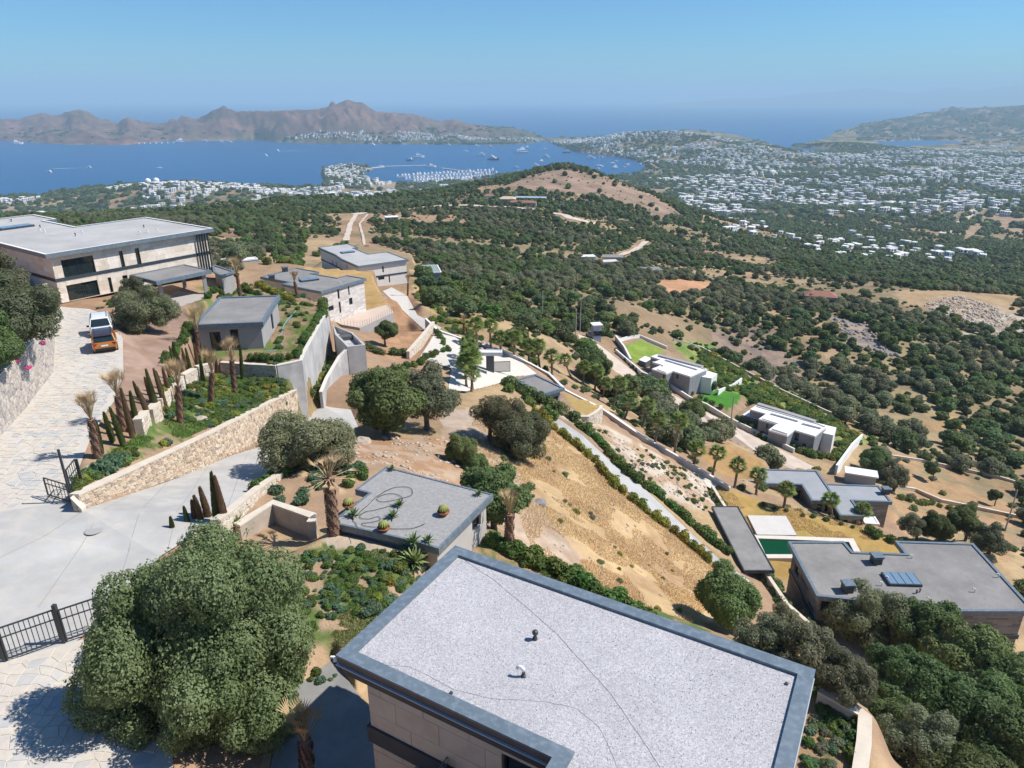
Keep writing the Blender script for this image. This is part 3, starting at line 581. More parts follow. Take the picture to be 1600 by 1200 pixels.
def wall_face(a, b, z0, z1, ops, root, wm, clad=None, seed=0):
    """one wall between xy points a and b (outside on the right hand) with real openings; ops: (s0, s1, za, zb)"""
    ex, ey = b[0]-a[0], b[1]-a[1]; L_ = math.hypot(ex, ey); ex /= L_; ey /= L_; nx, ny = ey, -ex; dp = .2
    def pt(s, z, o=0): return (a[0]+ex*s+nx*o, a[1]+ey*s+ny*o, z)
    q = MB(); solid = []
    xs = sorted({0, L_, *[o[0] for o in ops], *[o[1] for o in ops]})
    for s0, s1 in zip(xs, xs[1:]):
        if s1-s0 < .01: continue
        m = (s0+s1)/2; col_ = sorted([(o[2], o[3]) for o in ops if o[0] <= m <= o[1]]); z = z0
        for za, zb in col_+[(z1, z1)]:
            if za > z+.01: q.add([pt(s0, z), pt(s1, z), pt(s1, za), pt(s0, za)], [(0, 1, 2, 3)]); solid.append((s0, s1, z, za))
            z = max(z, zb)
    for s0, s1, za, zb in ops:
        for A, B in (((s0, za), (s1, za)), ((s1, za), (s1, zb)), ((s1, zb), (s0, zb)), ((s0, zb), (s0, za))):
            q.add([pt(*A), pt(*B), pt(*B, -dp), pt(*A, -dp)], [(0, 1, 2, 3)])
    wo = q.build('wall', wm, root)
    if clad:
        pw, ph, cols = clad; c = MB(); rs = random.Random(seed+int(L_*100))
        for s0, s1, za, zb in solid:
            r = int(za/ph)
            while r*ph < zb:
                u0, u1 = max(r*ph, za)+.006, min((r+1)*ph, zb)-.006
                if u1-u0 > .04:
                    k = int(s0/pw)-1; sh = (r % 2)*.5*pw+((r*7) % 5)*.08*pw
                    while k*pw+sh < s1:
                        t0, t1 = max(k*pw+sh, s0)+.006, min((k+1)*pw+sh, s1)-.006
                        if t1-t0 > .04:
                            c.tint = rs.choice(cols); o = .016+rs.random()*.008
                            v = [pt(t0, u0, 0), pt(t1, u0, 0), pt(t1, u1, 0), pt(t0, u1, 0), pt(t0, u0, o), pt(t1, u0, o), pt(t1, u1, o), pt(t0, u1, o)]
                            c.add(v, [(4, 5, 6, 7), (0, 1, 5, 4), (1, 2, 6, 5), (2, 3, 7, 6), (3, 0, 4, 7)])
                        k += 1
                r += 1
        if c.v: stuff(c.build('cladding', trav, wo))
    for s0, s1, za, zb in ops:
        f = MB(); M_ = max(1, round((s1-s0)/1.6)) if s1-s0 > 1.6 else 1; t = .055
        for k in range(M_+1):
            s = s0+t/2+(s1-s0-t)*k/M_; f.beam(pt(s, za, -dp+.04), pt(s, zb, -dp+.04), t, .07, up=Vector((nx, ny, 0)))
        for z in (za+t/2, zb-t/2): f.beam(pt(s0+t, z, -dp+.04), pt(s1-t, z, -dp+.04), .07, t)
        fo = f.build('window', framem, root); g = MB()
        g.add([pt(s0+.01, za+.01, -dp+.015), pt(s1-.01, za+.01, -dp+.015), pt(s1-.01, zb-.01, -dp+.015), pt(s0+.01, zb-.01, -dp+.015)], [(0, 1, 2, 3)]); g.build('pane', glass, fo)
    return wo
def building(name, label, cat, roof, er, eb, fascia=.45, over=.5, wm=None, rm=None, tm=None, wins=(), clad=None, band=None, rect=True, deck=.12, rim=.3, group=None, rimtop=None, facing=None):
    pts = [(P(*r, er) if not isinstance(r, Vector) else r) for r in roof]; poly = [(p.x, p.y) for p in pts]
    if area2(poly) < 0: poly = poly[::-1]
    if rect: poly = rectify(poly)
    cx = sum(p[0] for p in poly)/len(poly); cy_ = sum(p[1] for p in poly)/len(poly); zt = ZC+er; zb = ZC+eb
    root = thing(name, label, cat, (cx, cy_, zb), 0, group)
    inn = offset(poly, rim); q = MB(); n = len(poly)
    for i in range(n):
        j = (i+1) % n; A, B, C_, D_ = poly[i], poly[j], inn[j], inn[i]
        q.add([(*A, zt), (*B, zt), (*C_, zt), (*D_, zt)], [(0, 1, 2, 3)], 1 if rimtop else 0)
        q.add([(*A, zt-fascia), (*B, zt-fascia), (*B, zt), (*A, zt)], [(0, 1, 2, 3)])
        q.add([(*D_, zt-deck-.05), (*C_, zt-deck-.05), (*C_, zt), (*D_, zt)], [(3, 2, 1, 0)])
        q.add([(*A, zt-fascia), (*B, zt-fascia), (*C_, zt-fascia), (*D_, zt-fascia)], [(3, 2, 1, 0)])
    q.build('roof_edge', [tm or trim]+([rimtop] if rimtop else []), root)
    q = MB(); q.prism(inn, zt-fascia+.02, zt-deck); q.build('roof', rm or gravel2, root)
    wl = offset(poly, over); ops = [[] for _ in wl]
    for (x0, y0, x1, y1) in wins:
        best = None
        for i in range(n):
            a, b = wl[i], wl[(i+1) % n]; r0 = ray_edge(x0, y0, a, b); r1 = ray_edge(x1, y1, a, b)
            if r0 and r1 and -.3 < r0[0] < r0[3]+.3 and -.3 < r1[0] < r1[3]+.3:
                if best is None or r0[2] < best[0]: best = (r0[2], i, r0, r1)
        if not best: print('window missed', name, x0, y0); continue
        _, i, r0, r1 = best; s0, s1 = sorted((r0[0], r1[0])); za, zc = sorted((r0[1], r1[1]))
        s0 = max(s0, .12); s1 = min(s1, r0[3]-.12); za = max(za, zb+.05); zc = min(zc, zt-fascia-.1)
        if s1-s0 > .2 and zc-za > .2: ops[i].append((s0, s1, za, zc))
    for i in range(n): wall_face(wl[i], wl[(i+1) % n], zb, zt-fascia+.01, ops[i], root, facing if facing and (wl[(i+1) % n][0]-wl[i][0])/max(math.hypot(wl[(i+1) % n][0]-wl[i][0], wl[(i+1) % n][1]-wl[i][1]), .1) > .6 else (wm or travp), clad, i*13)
    if band:
        e0, e1, pr = band; o2 = offset(wl, -pr); i2 = offset(wl, .02); q = MB()
        for i in range(n):
            j = (i+1) % n; q.prism([o2[i], o2[j], i2[j], i2[i]], ZC+e0, ZC+e1)
        q.build('floor_band', trimd if tm is None else tm, root)
    root['_p'] = 0; del root['_p']
    return root, poly, wl
def on_roof(root, kind, px, py, e, sz=(1, 1, .3), rz=0):
    p = P(px, py, e)
    if kind == 'vent':
        q = MB(); q.lathe([(.055, 0), (.055, .28), (.1, .28), (.1, .38), (.03, .42), (0, .42)], 8, 0, p); q.build('vent_pipe', steel, root)
    elif kind == 'elbow':
        q = MB(); q.tube([p, p+Vector((0, 0, .28)), p+Vector((-.08, .03, .4)), p+Vector((-.22, .06, .38)), p+Vector((-.26, .08, .3))], .05, 8); q.build('vent_pipe', MATS['white_render'], root)
    elif kind == 'chimney':
        q = MB(); q.box(p+Vector((0, 0, .35)), (.85, .85, .7), rz); o = q.build('chimney', trimd, root)
        q = MB(); q.box(p+Vector((0, 0, .78)), (1.05, 1.05, .06), rz); q.box(p+Vector((0, 0, .92)), (1.05, 1.05, .08), rz); q.box(p+Vector((0, 0, .85)), (.7, .7, .09), rz); q.build('chimney_cap', trim, o)
    elif kind == 'skylight':
        q = MB(); M = Matrix.Rotation(rz, 3, 'Z'); q.box(p+Vector((0, 0, .12)), (sz[0], sz[1], .24), rz); o = q.build('skylight', trimd, root); k = sz[2]
        for i in range(k):
            w_ = (sz[0]-.15)/k; q = MB(); c = p+M @ Vector((-sz[0]/2+.075+w_*(i+.5), 0, .265)); q.box(c, (w_-.07, sz[1]-.15, .04), rz); q.build('pane', skyg, o)
# --- big villa on the left
r, pl, wl = building('villa', 'two storey travertine villa with a pale flat roof behind the parked cars', 'villa',
    [(77,397),(329,356.5),(236,339.3),(115,352.5),(64,344),(92,342),(49,334.5),Vector((-80,98.6,0))], -16.5, -22.5, .5, .75, travp, gravel3, None,
    [(94.5,407,151,427),(185,392.5,196.5,418.5),(210,388.5,222,414.5),(103,446.5,158.5,468),(168,434,178,457),(190.7,431,202,447)], (1.2, .6, [(.78,.71,.62), (.72,.65,.56), (.82,.76,.68), (.75,.69,.60), (.80,.73,.64), (.68,.60,.51)]), (-19.95, -19.6, .1), rimtop=white)
on_roof(r, 'skylight', 24, 356, -16.6, (4.2, 1.8, 2), .98)
for x, y, k in ((17,346,'elbow'),(18,346.5,'vent'),(63,356,'vent'),(64,362,'elbow'),(118,369,'vent'),(130,365,'elbow'),(225,356,'vent'),(220,366,'elbow'),(232,364,'elbow'),(247,362,'elbow'),(71,364,'elbow')): on_roof(r, k, x, y, -16.62)
a, b = None, None
for i in range(len(wl)):
    A, B = Vector(wl[i]), Vector(wl[(i+1) % len(wl)])
    if ray_edge(200, 400, A, B) and 0 < ray_edge(200, 400, A, B)[0] < ray_edge(200, 400, A, B)[3] and (B-A).length > 12: a, b = A, B
d = (b-a).normalized(); nn_ = Vector((d.y, -d.x)); bb = b if b.y > a.y else a; sg = -1 if b.y > a.y else 1
for k in range(5):
    s = bb+d*sg*(.1+k*.38)+nn_*.33; q = MB(); q.beam((s.x, s.y, ZC-22.4), (s.x, s.y, ZC-17.0), .1, .22, up=Vector((nn_.x, nn_.y, 0))); q.build('louvre', trimd, r)
# rubble heap beside the wall foot
def slab(name, label, cat, corners, e, th, mats=(None, None), cols=(), cw=.3, eb=None, rim=.25, group=None):
    pts = [P(*c, e) for c in corners]; poly = [(p.x, p.y) for p in pts]
    if area2(poly) < 0: poly = poly[::-1]
    poly = rectify(poly); cx = sum(p[0] for p in poly)/len(poly); cy_ = sum(p[1] for p in poly)/len(poly)
    root = thing(name, label, cat, (cx, cy_, ZC+eb if eb else ZC+e-th), 0, group); inn = offset(poly, rim); zt = ZC+e; q = MB(); n = len(poly)
    for i in range(n):
        j = (i+1) % n; A, B, C_, D_ = poly[i], poly[j], inn[j], inn[i]
        q.add([(*A, zt), (*B, zt), (*C_, zt), (*D_, zt)], [(0, 1, 2, 3)]); q.add([(*A, zt-th), (*B, zt-th), (*B, zt), (*A, zt)], [(0, 1, 2, 3)]); q.add([(*D_, zt-.08), (*C_, zt-.08), (*C_, zt), (*D_, zt)], [(3, 2, 1, 0)])
    q.build('roof_edge', mats[0] or trim, root); q = MB(); q.prism(offset(poly, .01), zt-th, zt-th+.02); q.prism(inn, zt-th+.03, zt-.07); q.build('roof', mats[1] or gravel2, root)
    if cols == 'corners': cols = [Vector((x, y, ZC+eb-.3)) for x, y in offset(poly, .35)]
    for c in cols:
        p = c if isinstance(c, Vector) else P(*c); q = MB(); z0 = p.z-.1; q.box((p.x, p.y, (z0+zt-th)/2), (cw, cw, zt-th-z0), .6); q.build('column', grey, root)
    return root, poly
slab('carport', 'grey flat roofed carport on square columns in front of the travertine villa', 'carport', [(199,430),(287.5,412.7),(333.5,422.5),(245,438.5)], -20.3, .45, (trim, gravel2), [(323,460,-23.35),(289.5,451,-23.2),(254,468,-23)], .42, -23.2)
# --- guest house
r, pl, wl = building('guest_house', 'small grey guest house with one flat roof above the bed of cypresses', 'guest house', [(338.5,463.5),(432.5,461.5),(415,505),(308,505.5)], -21.1, -24.1, .5, .32, grey, gravel2, None,
    [(326.5,519,348,546.5),(358.5,515,376,544),(418.2,505,419.8,517),(422.5,492,428.5,513)])
# --- stone clad villa 2, garage deck, villa 3
r, pl, wl = building('villa', 'pale stone villa with blue grey flat roof behind the hedge of the guest house garden', 'villa', [(407.5,432.5),(462,418),(496.5,424),(489,427.5),(527,433.5),(543,429.5),(572,435),(500,456),(484,451.5),(440,443.5),(452,440.5)],
    -30, -36.3, .45, .35, grey, gravel2, None, [(526.6,452.5,530.8,466.4),(543.4,447.5,546.5,460.5),(545,466.4,551,474.9),(529,471.8,533.3,488.4),(513,479.3,521.5,484)], (1.6, .3, LST))
for x, y in ((445.6,424.5),(425,437)): on_roof(r, 'chimney', x, y, -30.15, rz=.6)
on_roof(r, 'skylight', 483, 438, -30.1, (3.2, 1.6, 2), .55); on_roof(r, 'vent', 467, 437, -30.1); on_roof(r, 'elbow', 532, 443, -30.1)
r, pl, wl = building('garage', 'plain concrete garage with a beige terrace on top beside the round tree', 'garage', [(518,499.5),(604,476),(615,487.5),(562,512),(533,507)], -36, -41, .12, .02, grey, mat('deck_stone', (.58,.45,.36), (.50,.40,.32), .6), mat('deck_edge', (.5,.44,.38)), [(554,515,561,521)], rect=False, deck=.03, rim=.2)
for i in range(22):
    t = i/21; A, B, C_ = P(533,507,-36), P(562,512,-36), P(615,487.5,-36); L1, L2 = (B-A).length, (C_-B).length; s = t*(L1+L2); p = A.lerp(B, s/L1) if s < L1 else B.lerp(C_, (s-L1)/L2)
    q = MB(); q.beam(p+Vector((0, .1, 0)), p+Vector((0, .1, .95)), .03, .03); q.build('railing_post', steel, r)
r, pl, wl = building('villa', 'white walled villa with a pale stepped flat roof beside the upper road', 'villa', [(505,385.5),(542,380.5),(560,385.5),(552,388),(577,396),(606,393.5),(640,405.5),(562,415),(533,404.5),(512,399)],
    -38, -44.6, .5, .45, mat('cream_wall', (.74,.70,.66), (.68,.64,.60)), gravel3, None, [(597,416,600,425.5),(590.7,431,600.8,436.5),(607,429.5,609.8,441),(519,407,521,415),(524.5,408.5,526.5,416.5),(541,413,543,420)], None, (-41.5, -41.15, .1))
on_roof(r, 'skylight', 543, 394.5, -38.1, (3.5, 1.8, 2), .6)
building('pool_house', 'low dark green roofed shed beyond the white walled villa', 'shed', [(652,414.5),(684,413.5),(690,425),(668,426)], -44, -47.5, .25, .2, grey, mat('green_roof', (.26,.32,.29), (.22,.28,.26)), white, rect=False)
building('garden_house', 'small white box house beyond the travertine villa', 'house', [(339,404.5),(368,402),(372,409),(343,412)], -36, -40, .3, .1, white, white, white, [(372,406,380,412)])
building('garden_house', 'small house with a blue striped wall beyond the travertine villa', 'house', [(373,404),(399,400.5),(402,403.5),(376,407)], -36, -40, .3, .1, mat('blue_wall', (.12,.25,.36), (.5,.55,.6), 9), white, white)
building('garden_house', 'low grey terrace building joined to the end of the travertine villa', 'house', [(331,413.5),(337,414),(367,423.5),(345,431),(333,424)], -21.6, -24.2, .25, .2, grey, gravel2, trim, rect=False)
# --- small block with pots on its roof
r, pl, wl = building('garden_block', 'low flat roofed block with cactus pots and a loose hose on its roof', 'building', [(609,727.5),(768.5,774),(694,849),(635,855),(526,817),(568,768.5),(552,763)], -20.2, -23.2, .38, .3, mat('warm_plaster', (.50,.46,.42), (.44,.41,.38), 1), mat('roof_screed', (.36,.35,.335), (.27,.265,.255), 5, .95, .01, 50, c3=(.25,.25,.25), sc3=22, m3=.5), None, [(737.5,811,751.5,819)], deck=.04, rim=.12)
# --- right villa, its carport roof, pool
r, pl, wl = building('villa', 'wide dark stone villa with grey roof, skylight and two chimneys beside the pool', 'villa', [(1231,845.5),(1319,845.5),(1333,861.5),(1414,864.5),(1398,844.5),(1521,848.5),(1619,955),(1500,955),(1276,931)],
    -43.3, -50, .5, .55, grey, gravel2, None, [(1284,938,1294,956),(1252,900,1262,925),(1262,935,1270,960),(1243,880,1247,905),(1500,985,1530,1000)], (1.4, .22, GST+[(.30,.27,.24)]), (-46.9, -46.45, .12), rect=False)
for x, y in ((1368,879),(1323,923)): on_roof(r, 'chimney', x, y, -43.4, rz=.05)
on_roof(r, 'skylight', 1408, 907, -43.4, (3.1, 1.9, 4), -.05)
for x, y, k in ((1387,906,'elbow'),(1378,915,'elbow'),(1432,927,'vent'),(1437,925,'vent'),(1452,939,'elbow'),(1560,902,'elbow'),(1523,925,'elbow'),(1425,872,'elbow')): on_roof(r, k, x, y, -43.4)
slab('carport', 'long narrow grey roofed carport at the head of the green pool', 'carport', [(1108,791),(1158,790.5),(1205,891),(1167,892)], -44, .35, (trimd, gravel2), 'corners', .3, -49.4, rim=.12)
# --- L shaped grey house
r, pl, wl = building('villa', 'dark stone L shaped villa behind the row of small palms on the lawn', 'villa', [(1187,733),(1274,734),(1313,783.5),(1267,782),(1253,757),(1192,755.5)], -52, -58.3, .5, .35, grey, mat('roof_slate_grey', (.33,.345,.36), (.29,.305,.32), .5, .9, .01, 40), trim, [(1277.5,787,1283,800),(1289.5,789,1293,800),(1239,766,1250,790)], (1.5, .25, GST))
r, pl, wl = building('villa', 'lower wing of the dark stone villa with a chimney at its far corner', 'villa', [(1286,757),(1371,756.5),(1396,784.5),(1333,782),(1350,806),(1307,805.5)], -53, -58.6, .5, .3, grey, MATS['roof_slate_grey'], trim, [(1318,812,1324,818),(1332,812,1337,819)], (1.5, .25, GST))
on_roof(r, 'chimney', 1383, 771, -53.1)
slab('terrace_roof', 'small white flat terrace in the corner of the dark stone wing', 'terrace', [(1350,803),(1364,802),(1375,818),(1345,818)], -55.3, .3, (white, white), (), eb=-57.5)
q = MB(); poly = [P(1121,748,-53.5), P(1190,752,-53.5), P(1186,788,-54.5), P(1150,775,-54.2)]
root = thing('sunken_court', 'sunken white courtyard between grey walls behind two palms', 'courtyard', P(1155,765,-55), 0)
pp = [(p.x, p.y) for p in [P(1122,748,-53), P(1190,751,-53), P(1186,786,-53), P(1128,764,-53)]]
if area2(pp) < 0: pp = pp[::-1]
q = MB(); q.prism(pp, ZC-56.5, ZC-56.2); q.build('floor', white, root)
for i in range(4):
    A, B = Vector((*pp[i], 0)), Vector((*pp[(i+1) % 4], 0)); q = MB(); q.beam(A+Vector((0, 0, ZC-54.7)), B+Vector((0, 0, ZC-54.7)), .3, 3.4); q.build('wall', grey, root)
PATCH.append((np.array([(p[0], p[1], ZC-57.) for p in pp]), [(0, 1, 2), (0, 2, 3)], .01, 0, None))
# --- two white houses down the slope
def white_house(label, roof, low, er, eb, wins, port, pe, strips=()):
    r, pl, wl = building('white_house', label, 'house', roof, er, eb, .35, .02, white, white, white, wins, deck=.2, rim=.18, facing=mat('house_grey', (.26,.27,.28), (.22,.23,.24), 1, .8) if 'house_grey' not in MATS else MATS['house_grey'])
    for (x0, y0, x1, y1, w_) in strips: q = MB(); q.beam(P(x0, y0, er+.02), P(x1, y1, er+.02), w_, .3); q.build('roof_upstand', [white, grey][w_ > .7], r)
    for k, (c, e) in enumerate(low):
        pts = [P(*x, e) for x in c]; pp = [(p.x, p.y) for p in pts]
        if area2(pp) < 0: pp = pp[::-1]
        q = MB(); q.prism(pp, ZC+eb, ZC+e-.01, 0, 1); q.build('lower_wing' if k else 'garage_wing', [charc if k == 0 else white, white], r)
    return r
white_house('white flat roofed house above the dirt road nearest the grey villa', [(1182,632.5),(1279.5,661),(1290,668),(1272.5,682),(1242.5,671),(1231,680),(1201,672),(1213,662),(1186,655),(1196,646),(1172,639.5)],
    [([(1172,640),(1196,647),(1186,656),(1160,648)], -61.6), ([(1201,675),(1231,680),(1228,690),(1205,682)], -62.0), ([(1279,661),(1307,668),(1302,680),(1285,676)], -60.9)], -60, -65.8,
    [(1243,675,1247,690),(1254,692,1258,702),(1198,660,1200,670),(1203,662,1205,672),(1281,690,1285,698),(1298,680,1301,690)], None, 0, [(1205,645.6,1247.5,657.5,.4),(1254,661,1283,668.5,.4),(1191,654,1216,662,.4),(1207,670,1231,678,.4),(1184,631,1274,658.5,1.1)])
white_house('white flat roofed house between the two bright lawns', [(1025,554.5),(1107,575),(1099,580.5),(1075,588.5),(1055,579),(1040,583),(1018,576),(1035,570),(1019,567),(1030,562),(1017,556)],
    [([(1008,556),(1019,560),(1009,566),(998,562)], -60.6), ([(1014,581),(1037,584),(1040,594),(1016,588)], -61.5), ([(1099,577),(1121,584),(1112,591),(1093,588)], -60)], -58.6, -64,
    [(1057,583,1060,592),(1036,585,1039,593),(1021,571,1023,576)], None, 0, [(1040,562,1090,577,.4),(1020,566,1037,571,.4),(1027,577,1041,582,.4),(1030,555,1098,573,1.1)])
# --- pavilion, gate canopy
building('pavilion', 'small grey roofed pavilion beside the pale gravel court', 'pavilion', [(803,593.5),(839,584),(879.5,606),(850,616.5)], -34.3, -37.8, .4, .4, grey, gravel2, trim, [(865,620,872,628)])
r, pl = slab('entrance_canopy', 'white flat canopy on a dark pillar over the entrance gate', 'canopy', [(745,546),(784,546.5),(785,551),(745,550.5)], -32.4, .5, (white, white), (), eb=-36, rim=.15)
a = P(766,581,-36); q = MB(); q.box(a+Vector((0, 0, 1.7)), (1.1, .9, 3.4)); q.build('pillar', charc, r)
gt = thing('mesh_gate', 'dark mesh driveway gate beside the entrance pillar', 'gate', P(784,582,-36.4))
a = P(772,582,-36.2); b = P(797,581,-36.4)
q = MB(); 
for z in (.1, 1.6): q.beam(a+Vector((0, 0, z)), b+Vector((0, 0, z)), .07, .07)
for t in (0, 1): q.beam(a.lerp(b, t), a.lerp(b, t)+Vector((0, 0, 1.65)), .08, .08)
q.build('frame', steel, gt); q = MB(); [q.beam(a.lerp(b, k/22)+Vector((0, 0, .1)), a.lerp(b, k/22)+Vector((0, 0, 1.6)), .025, .06) for k in range(1, 22)]; q.build('bars', steel, gt)
# --- container, far small houses
def small_house(name, label, px, py, w_, d_, h_, wm, rm, rz=.3, pitched=False, cat='house'):
    p = G(px, py); p.z = hz(p.x, p.y); root = thing(name, label, cat, p, rz); q = MB(); q.box((0, 0, h_/2-.5), (w_, d_, h_+1)); q.build('wall', wm, root, local=True); q = MB()
    if pitched: q.add([(-w_/2-.4, -d_/2-.4, h_), (w_/2+.4, -d_/2-.4, h_), (w_/2+.4, d_/2+.4, h_), (-w_/2-.4, d_/2+.4, h_), (-w_/4, 0, h_+d_*.22), (w_/4, 0, h_+d_*.22)], [(0, 1, 5, 4), (1, 2, 5), (2, 3, 4, 5), (3, 0, 4), (3, 2, 1, 0)])
    else: q.box((0, 0, h_+.12), (w_+.5, d_+.5, .24))
    q.build('roof', rm, root, local=True)
    for k in range(0 if cat == 'container' else max(2, int(w_/4))):
        q = MB(); q.box(((k+.5)/max(2, int(w_/4))*w_-w_/2, -d_/2-.02, h_*.5), (1.2, .1, 1.3)); q.build('window', glass, root, local=True)
    return root
redr = mat('red_tiles', (.33,.15,.10), (.25,.12,.09), 1.5)
small_house('container', 'white site container beyond the lower dark stone wing', 1342, 755, 4.4, 1.9, 1.9, mat('container_grey', (.35,.38,.37)), white, -.35, cat='container')
small_house('hut', 'small white topped hut beside the dirt road on the hill', 612, 346, 8, 6, 3, grey, white)
small_house('stone_house', 'long low building with a pale roof below the bare knoll', 793, 317, 15, 9, 4, grey, mat('tan_roof', (.55,.42,.32)), -.1, True)
small_house('stone_house', 'long blue grey roofed building below the bare knoll', 828, 316, 30, 9, 4.5, grey, mat('blue_roof', (.35,.42,.5)), -.12)
small_house('stone_house', 'long red tiled building in front of the blue grey roof', 815, 322, 26, 7, 3.5, grey, redr, -.12, True)
small_house('stone_house', 'small red roofed house left of the knoll buildings', 764, 312, 9, 7, 4, white, redr, .2, True)
small_house('farm_house', 'red tiled farmhouse among the olive trees', 1280, 472, 13, 8, 3.5, grey, redr, -.3, True)
small_house('farm_house', 'tiny white farmhouse west of the dirt track', 918, 409, 7, 5, 3, white, white, .1)
small_house('farm_house', 'grey roofed farmhouse beside the dirt track', 957, 409, 11, 7, 3, grey, gravel2, -.1)
small_house('farm_house', 'cream farmhouse just below the grey roofed one', 950, 417, 9, 5, 3, white, mat('cream_roof', (.6,.55,.48)), .2)
small_house('farm_house', 'lone low shed with a grey roof in the trees', 1016, 428, 10, 7, 2.6, grey, gravel2, .1)
# ------------------------------------------------------------------ walls
def poly_wall(name, label, tops, base, th=.4, wm=None, cm=None, stone=None, side=1, nsingle=0, capo=.03, cat='wall', tints=ST, group=None, caph=.1):
    """tops: list of Vectors along the top; base: list of heights (world z)"""
    n = len(tops); root = thing(name, label, cat, (tops[0].x, tops[0].y, base[0]), 0, group); ds = []
    for i in range(n):
        a = tops[max(i-1, 0)]; b = tops[min(i+1, n-1)]; v = Vector((b.x-a.x, b.y-a.y, 0)).normalized(); ds.append(Vector((-v.y, v.x, 0)))
    def strip_(q, off, z0, z1):
        vs = []
        for i in range(n):
            l = tops[i]+ds[i]*(th/2+off); r_ = tops[i]-ds[i]*(th/2+off); vs += [(l.x, l.y, z0[i]), (r_.x, r_.y, z0[i]), (r_.x, r_.y, z1[i]), (l.x, l.y, z1[i])]
        fs = []
        for i in range(n-1):
            k = i*4; m = k+4; fs += [(k+1, k+2, m+2, m+1)[::-1], (k+2, k+3, m+3, m+2)[::-1], (k+3, k, m, m+3)[::-1]]
        fs += [(0, 1, 2, 3)[::-1], (4*n-4, 4*n-3, 4*n-2, 4*n-1)]; q.add(vs, fs)
    q = MB(); strip_(q, 0, base, [t.z-caph for t in tops]); core = q.build('wall_core', wm or mortar, root)
    q = MB(); strip_(q, capo, [t.z-caph+.002 for t in tops], [t.z for t in tops]); q.build('coping', cm or cap, root)
    if stone:
        sl_ = [0]
        for a, b in zip(tops, tops[1:]): sl_.append(sl_[-1]+math.hypot(b.x-a.x, b.y-a.y))
        T = sl_[-1]; xs = [t.x for t in tops]; ys = [t.y for t in tops]; zt = [t.z-caph for t in tops]; hm_ = max(z-b for z, b in zip(zt, base))
        nu = max(int(T/stone), 2); nv = max(int(hm_/(stone*.8)), 2); its = []
        for sd_ in ((side,) if side else (1, -1)):
            ox = [d_.x*sd_*th/2 for d_ in ds]; oy = [d_.y*sd_*th/2 for d_ in ds]
            for i, j, pl_ in cells(nu, nv, .33, NR):
                c = pl_.mean(0); pl_ = c+(pl_-c)*(.84+.1*rnd.random()); inner = c+(pl_-c)*.84; pr = .012+.035*rnd.random()
                if pl_[:, 1].max() > nv-.02 or pl_[:, 1].min() < -.1: pl_[:, 1] = np.clip(pl_[:, 1], 0, nv-.05); inner[:, 1] = np.clip(inner[:, 1], 0, nv-.1)
                vs = []
                for arr, o in ((pl_, 0), (inner, pr)):
                    s = np.clip(arr[:, 0]/nu, 0, 1)*T; v = arr[:, 1]/nv; X = np.interp(s, sl_, xs)+np.interp(s, sl_, ox)*(1+o*2/th); Y = np.interp(s, sl_, ys)+np.interp(s, sl_, oy)*(1+o*2/th)
                    Z = np.interp(s, sl_, base)*(1-v)+np.interp(s, sl_, zt)*v; vs += list(zip(X, Y, Z))
                f = [(k, (k+1) % 8, 8+(k+1) % 8, 8+k) for k in range(8)]+[tuple(range(8, 16))]
                if sd_ > 0: f = [t[::-1] for t in f]
                x_, y_, z_ = vs[8]; its.append((x_*x_+y_*y_, vs, f, rnd.choice(tints)))
        its.sort(key=lambda t: t[0]); big = MB()
        for k, (dd, vs, f, tn) in enumerate(its):
            q = MB() if k < nsingle else big; q.tint = tn; q.add(vs, f)
            if k < nsingle: q.build('stone', stonem, root)
        if big.v: stuff(big.build('stones', stonem, root))
    return root
def along(tops, n=3):
    out_ = []
    for a, b in zip(tops, tops[1:]): out_ += [a.lerp(b, k/n) for k in range(n)]
    return out_+[tops[-1]]
ft = [P(-80,778,-19), P(0,683,-19), P(38,640,-19.1), P(82,583,-19.3), P(85,530,-20.2), P(82,479,-22.3)]; tz = [-15.8,-15.8,-15.8,-16,-17.8,-19.6]
T_ = [Vector((p.x-.2, p.y, ZC+z)) for p, z in zip(ft, tz)]; B_ = [p.z-.3 for p in ft]
poly_wall('stone_wall', 'tall rubble stone wall along the left edge of the driveway', T_, B_, .4, mat('grey_mortar', (.50,.46,.42), (.43,.39,.36), 2, .95, .02, 12), stone=.36, side=-1, nsingle=150, tints=[(.50,.46,.42), (.44,.40,.37), (.53,.49,.44), (.40,.37,.36), (.47,.41,.37), (.36,.33,.31), (.55,.50,.45)])
bank = [Vector((t.x-.15, t.y, t.z-.12)) for t in T_]+[Vector((t.x-5, t.y+1, t.z+.5)) for t in T_[::-1]]
PATCH.insert(0, (np.array([(p.x, p.y, p.z) for p in bank]), [tuple(t) for t in tessellate_polygon([bank])], 3, 0, None))
tp = [P(115,772,-18.2), P(200,733,-19.3), P(267,703,-20.3), P(333,672,-21.9), P(400,637,-24.2), P(473,602,-27.5)]; bz_ = [-19.3,-20.7,-22.2,-24.4,-27.8,-30.5]
poly_wall('stone_wall', 'long buff rubble retaining wall below the bed of cypresses and dead palms', tp, [ZC+z for z in bz_], .45, stone=.34, side=-1, nsingle=260, tints=[(.62,.50,.37), (.66,.55,.42), (.55,.43,.32), (.48,.38,.29), (.60,.47,.35), (.68,.59,.47), (.40,.32,.27)])
poly_wall('stone_wall', 'short rubble end of the retaining wall next to the open gate', [P(113,775,-18.25), P(131,793,-18.9)], [ZC-19.3]*2, .3, stone=.3, side=-1)
poly_wall('stone_wall', 'stone wall below the hedge of the guest house garden', [P(345,565,-23.9), P(390,568,-23.9), P(432,570,-23.9)], [ZC-25.3, ZC-25.5, ZC-25.9], .4, stone=.3, side=-1, tints=LST+PST)
cw_ = dict(wm=concm, cm=mat('coping_pale', (.62,.58,.52)), th=.3)
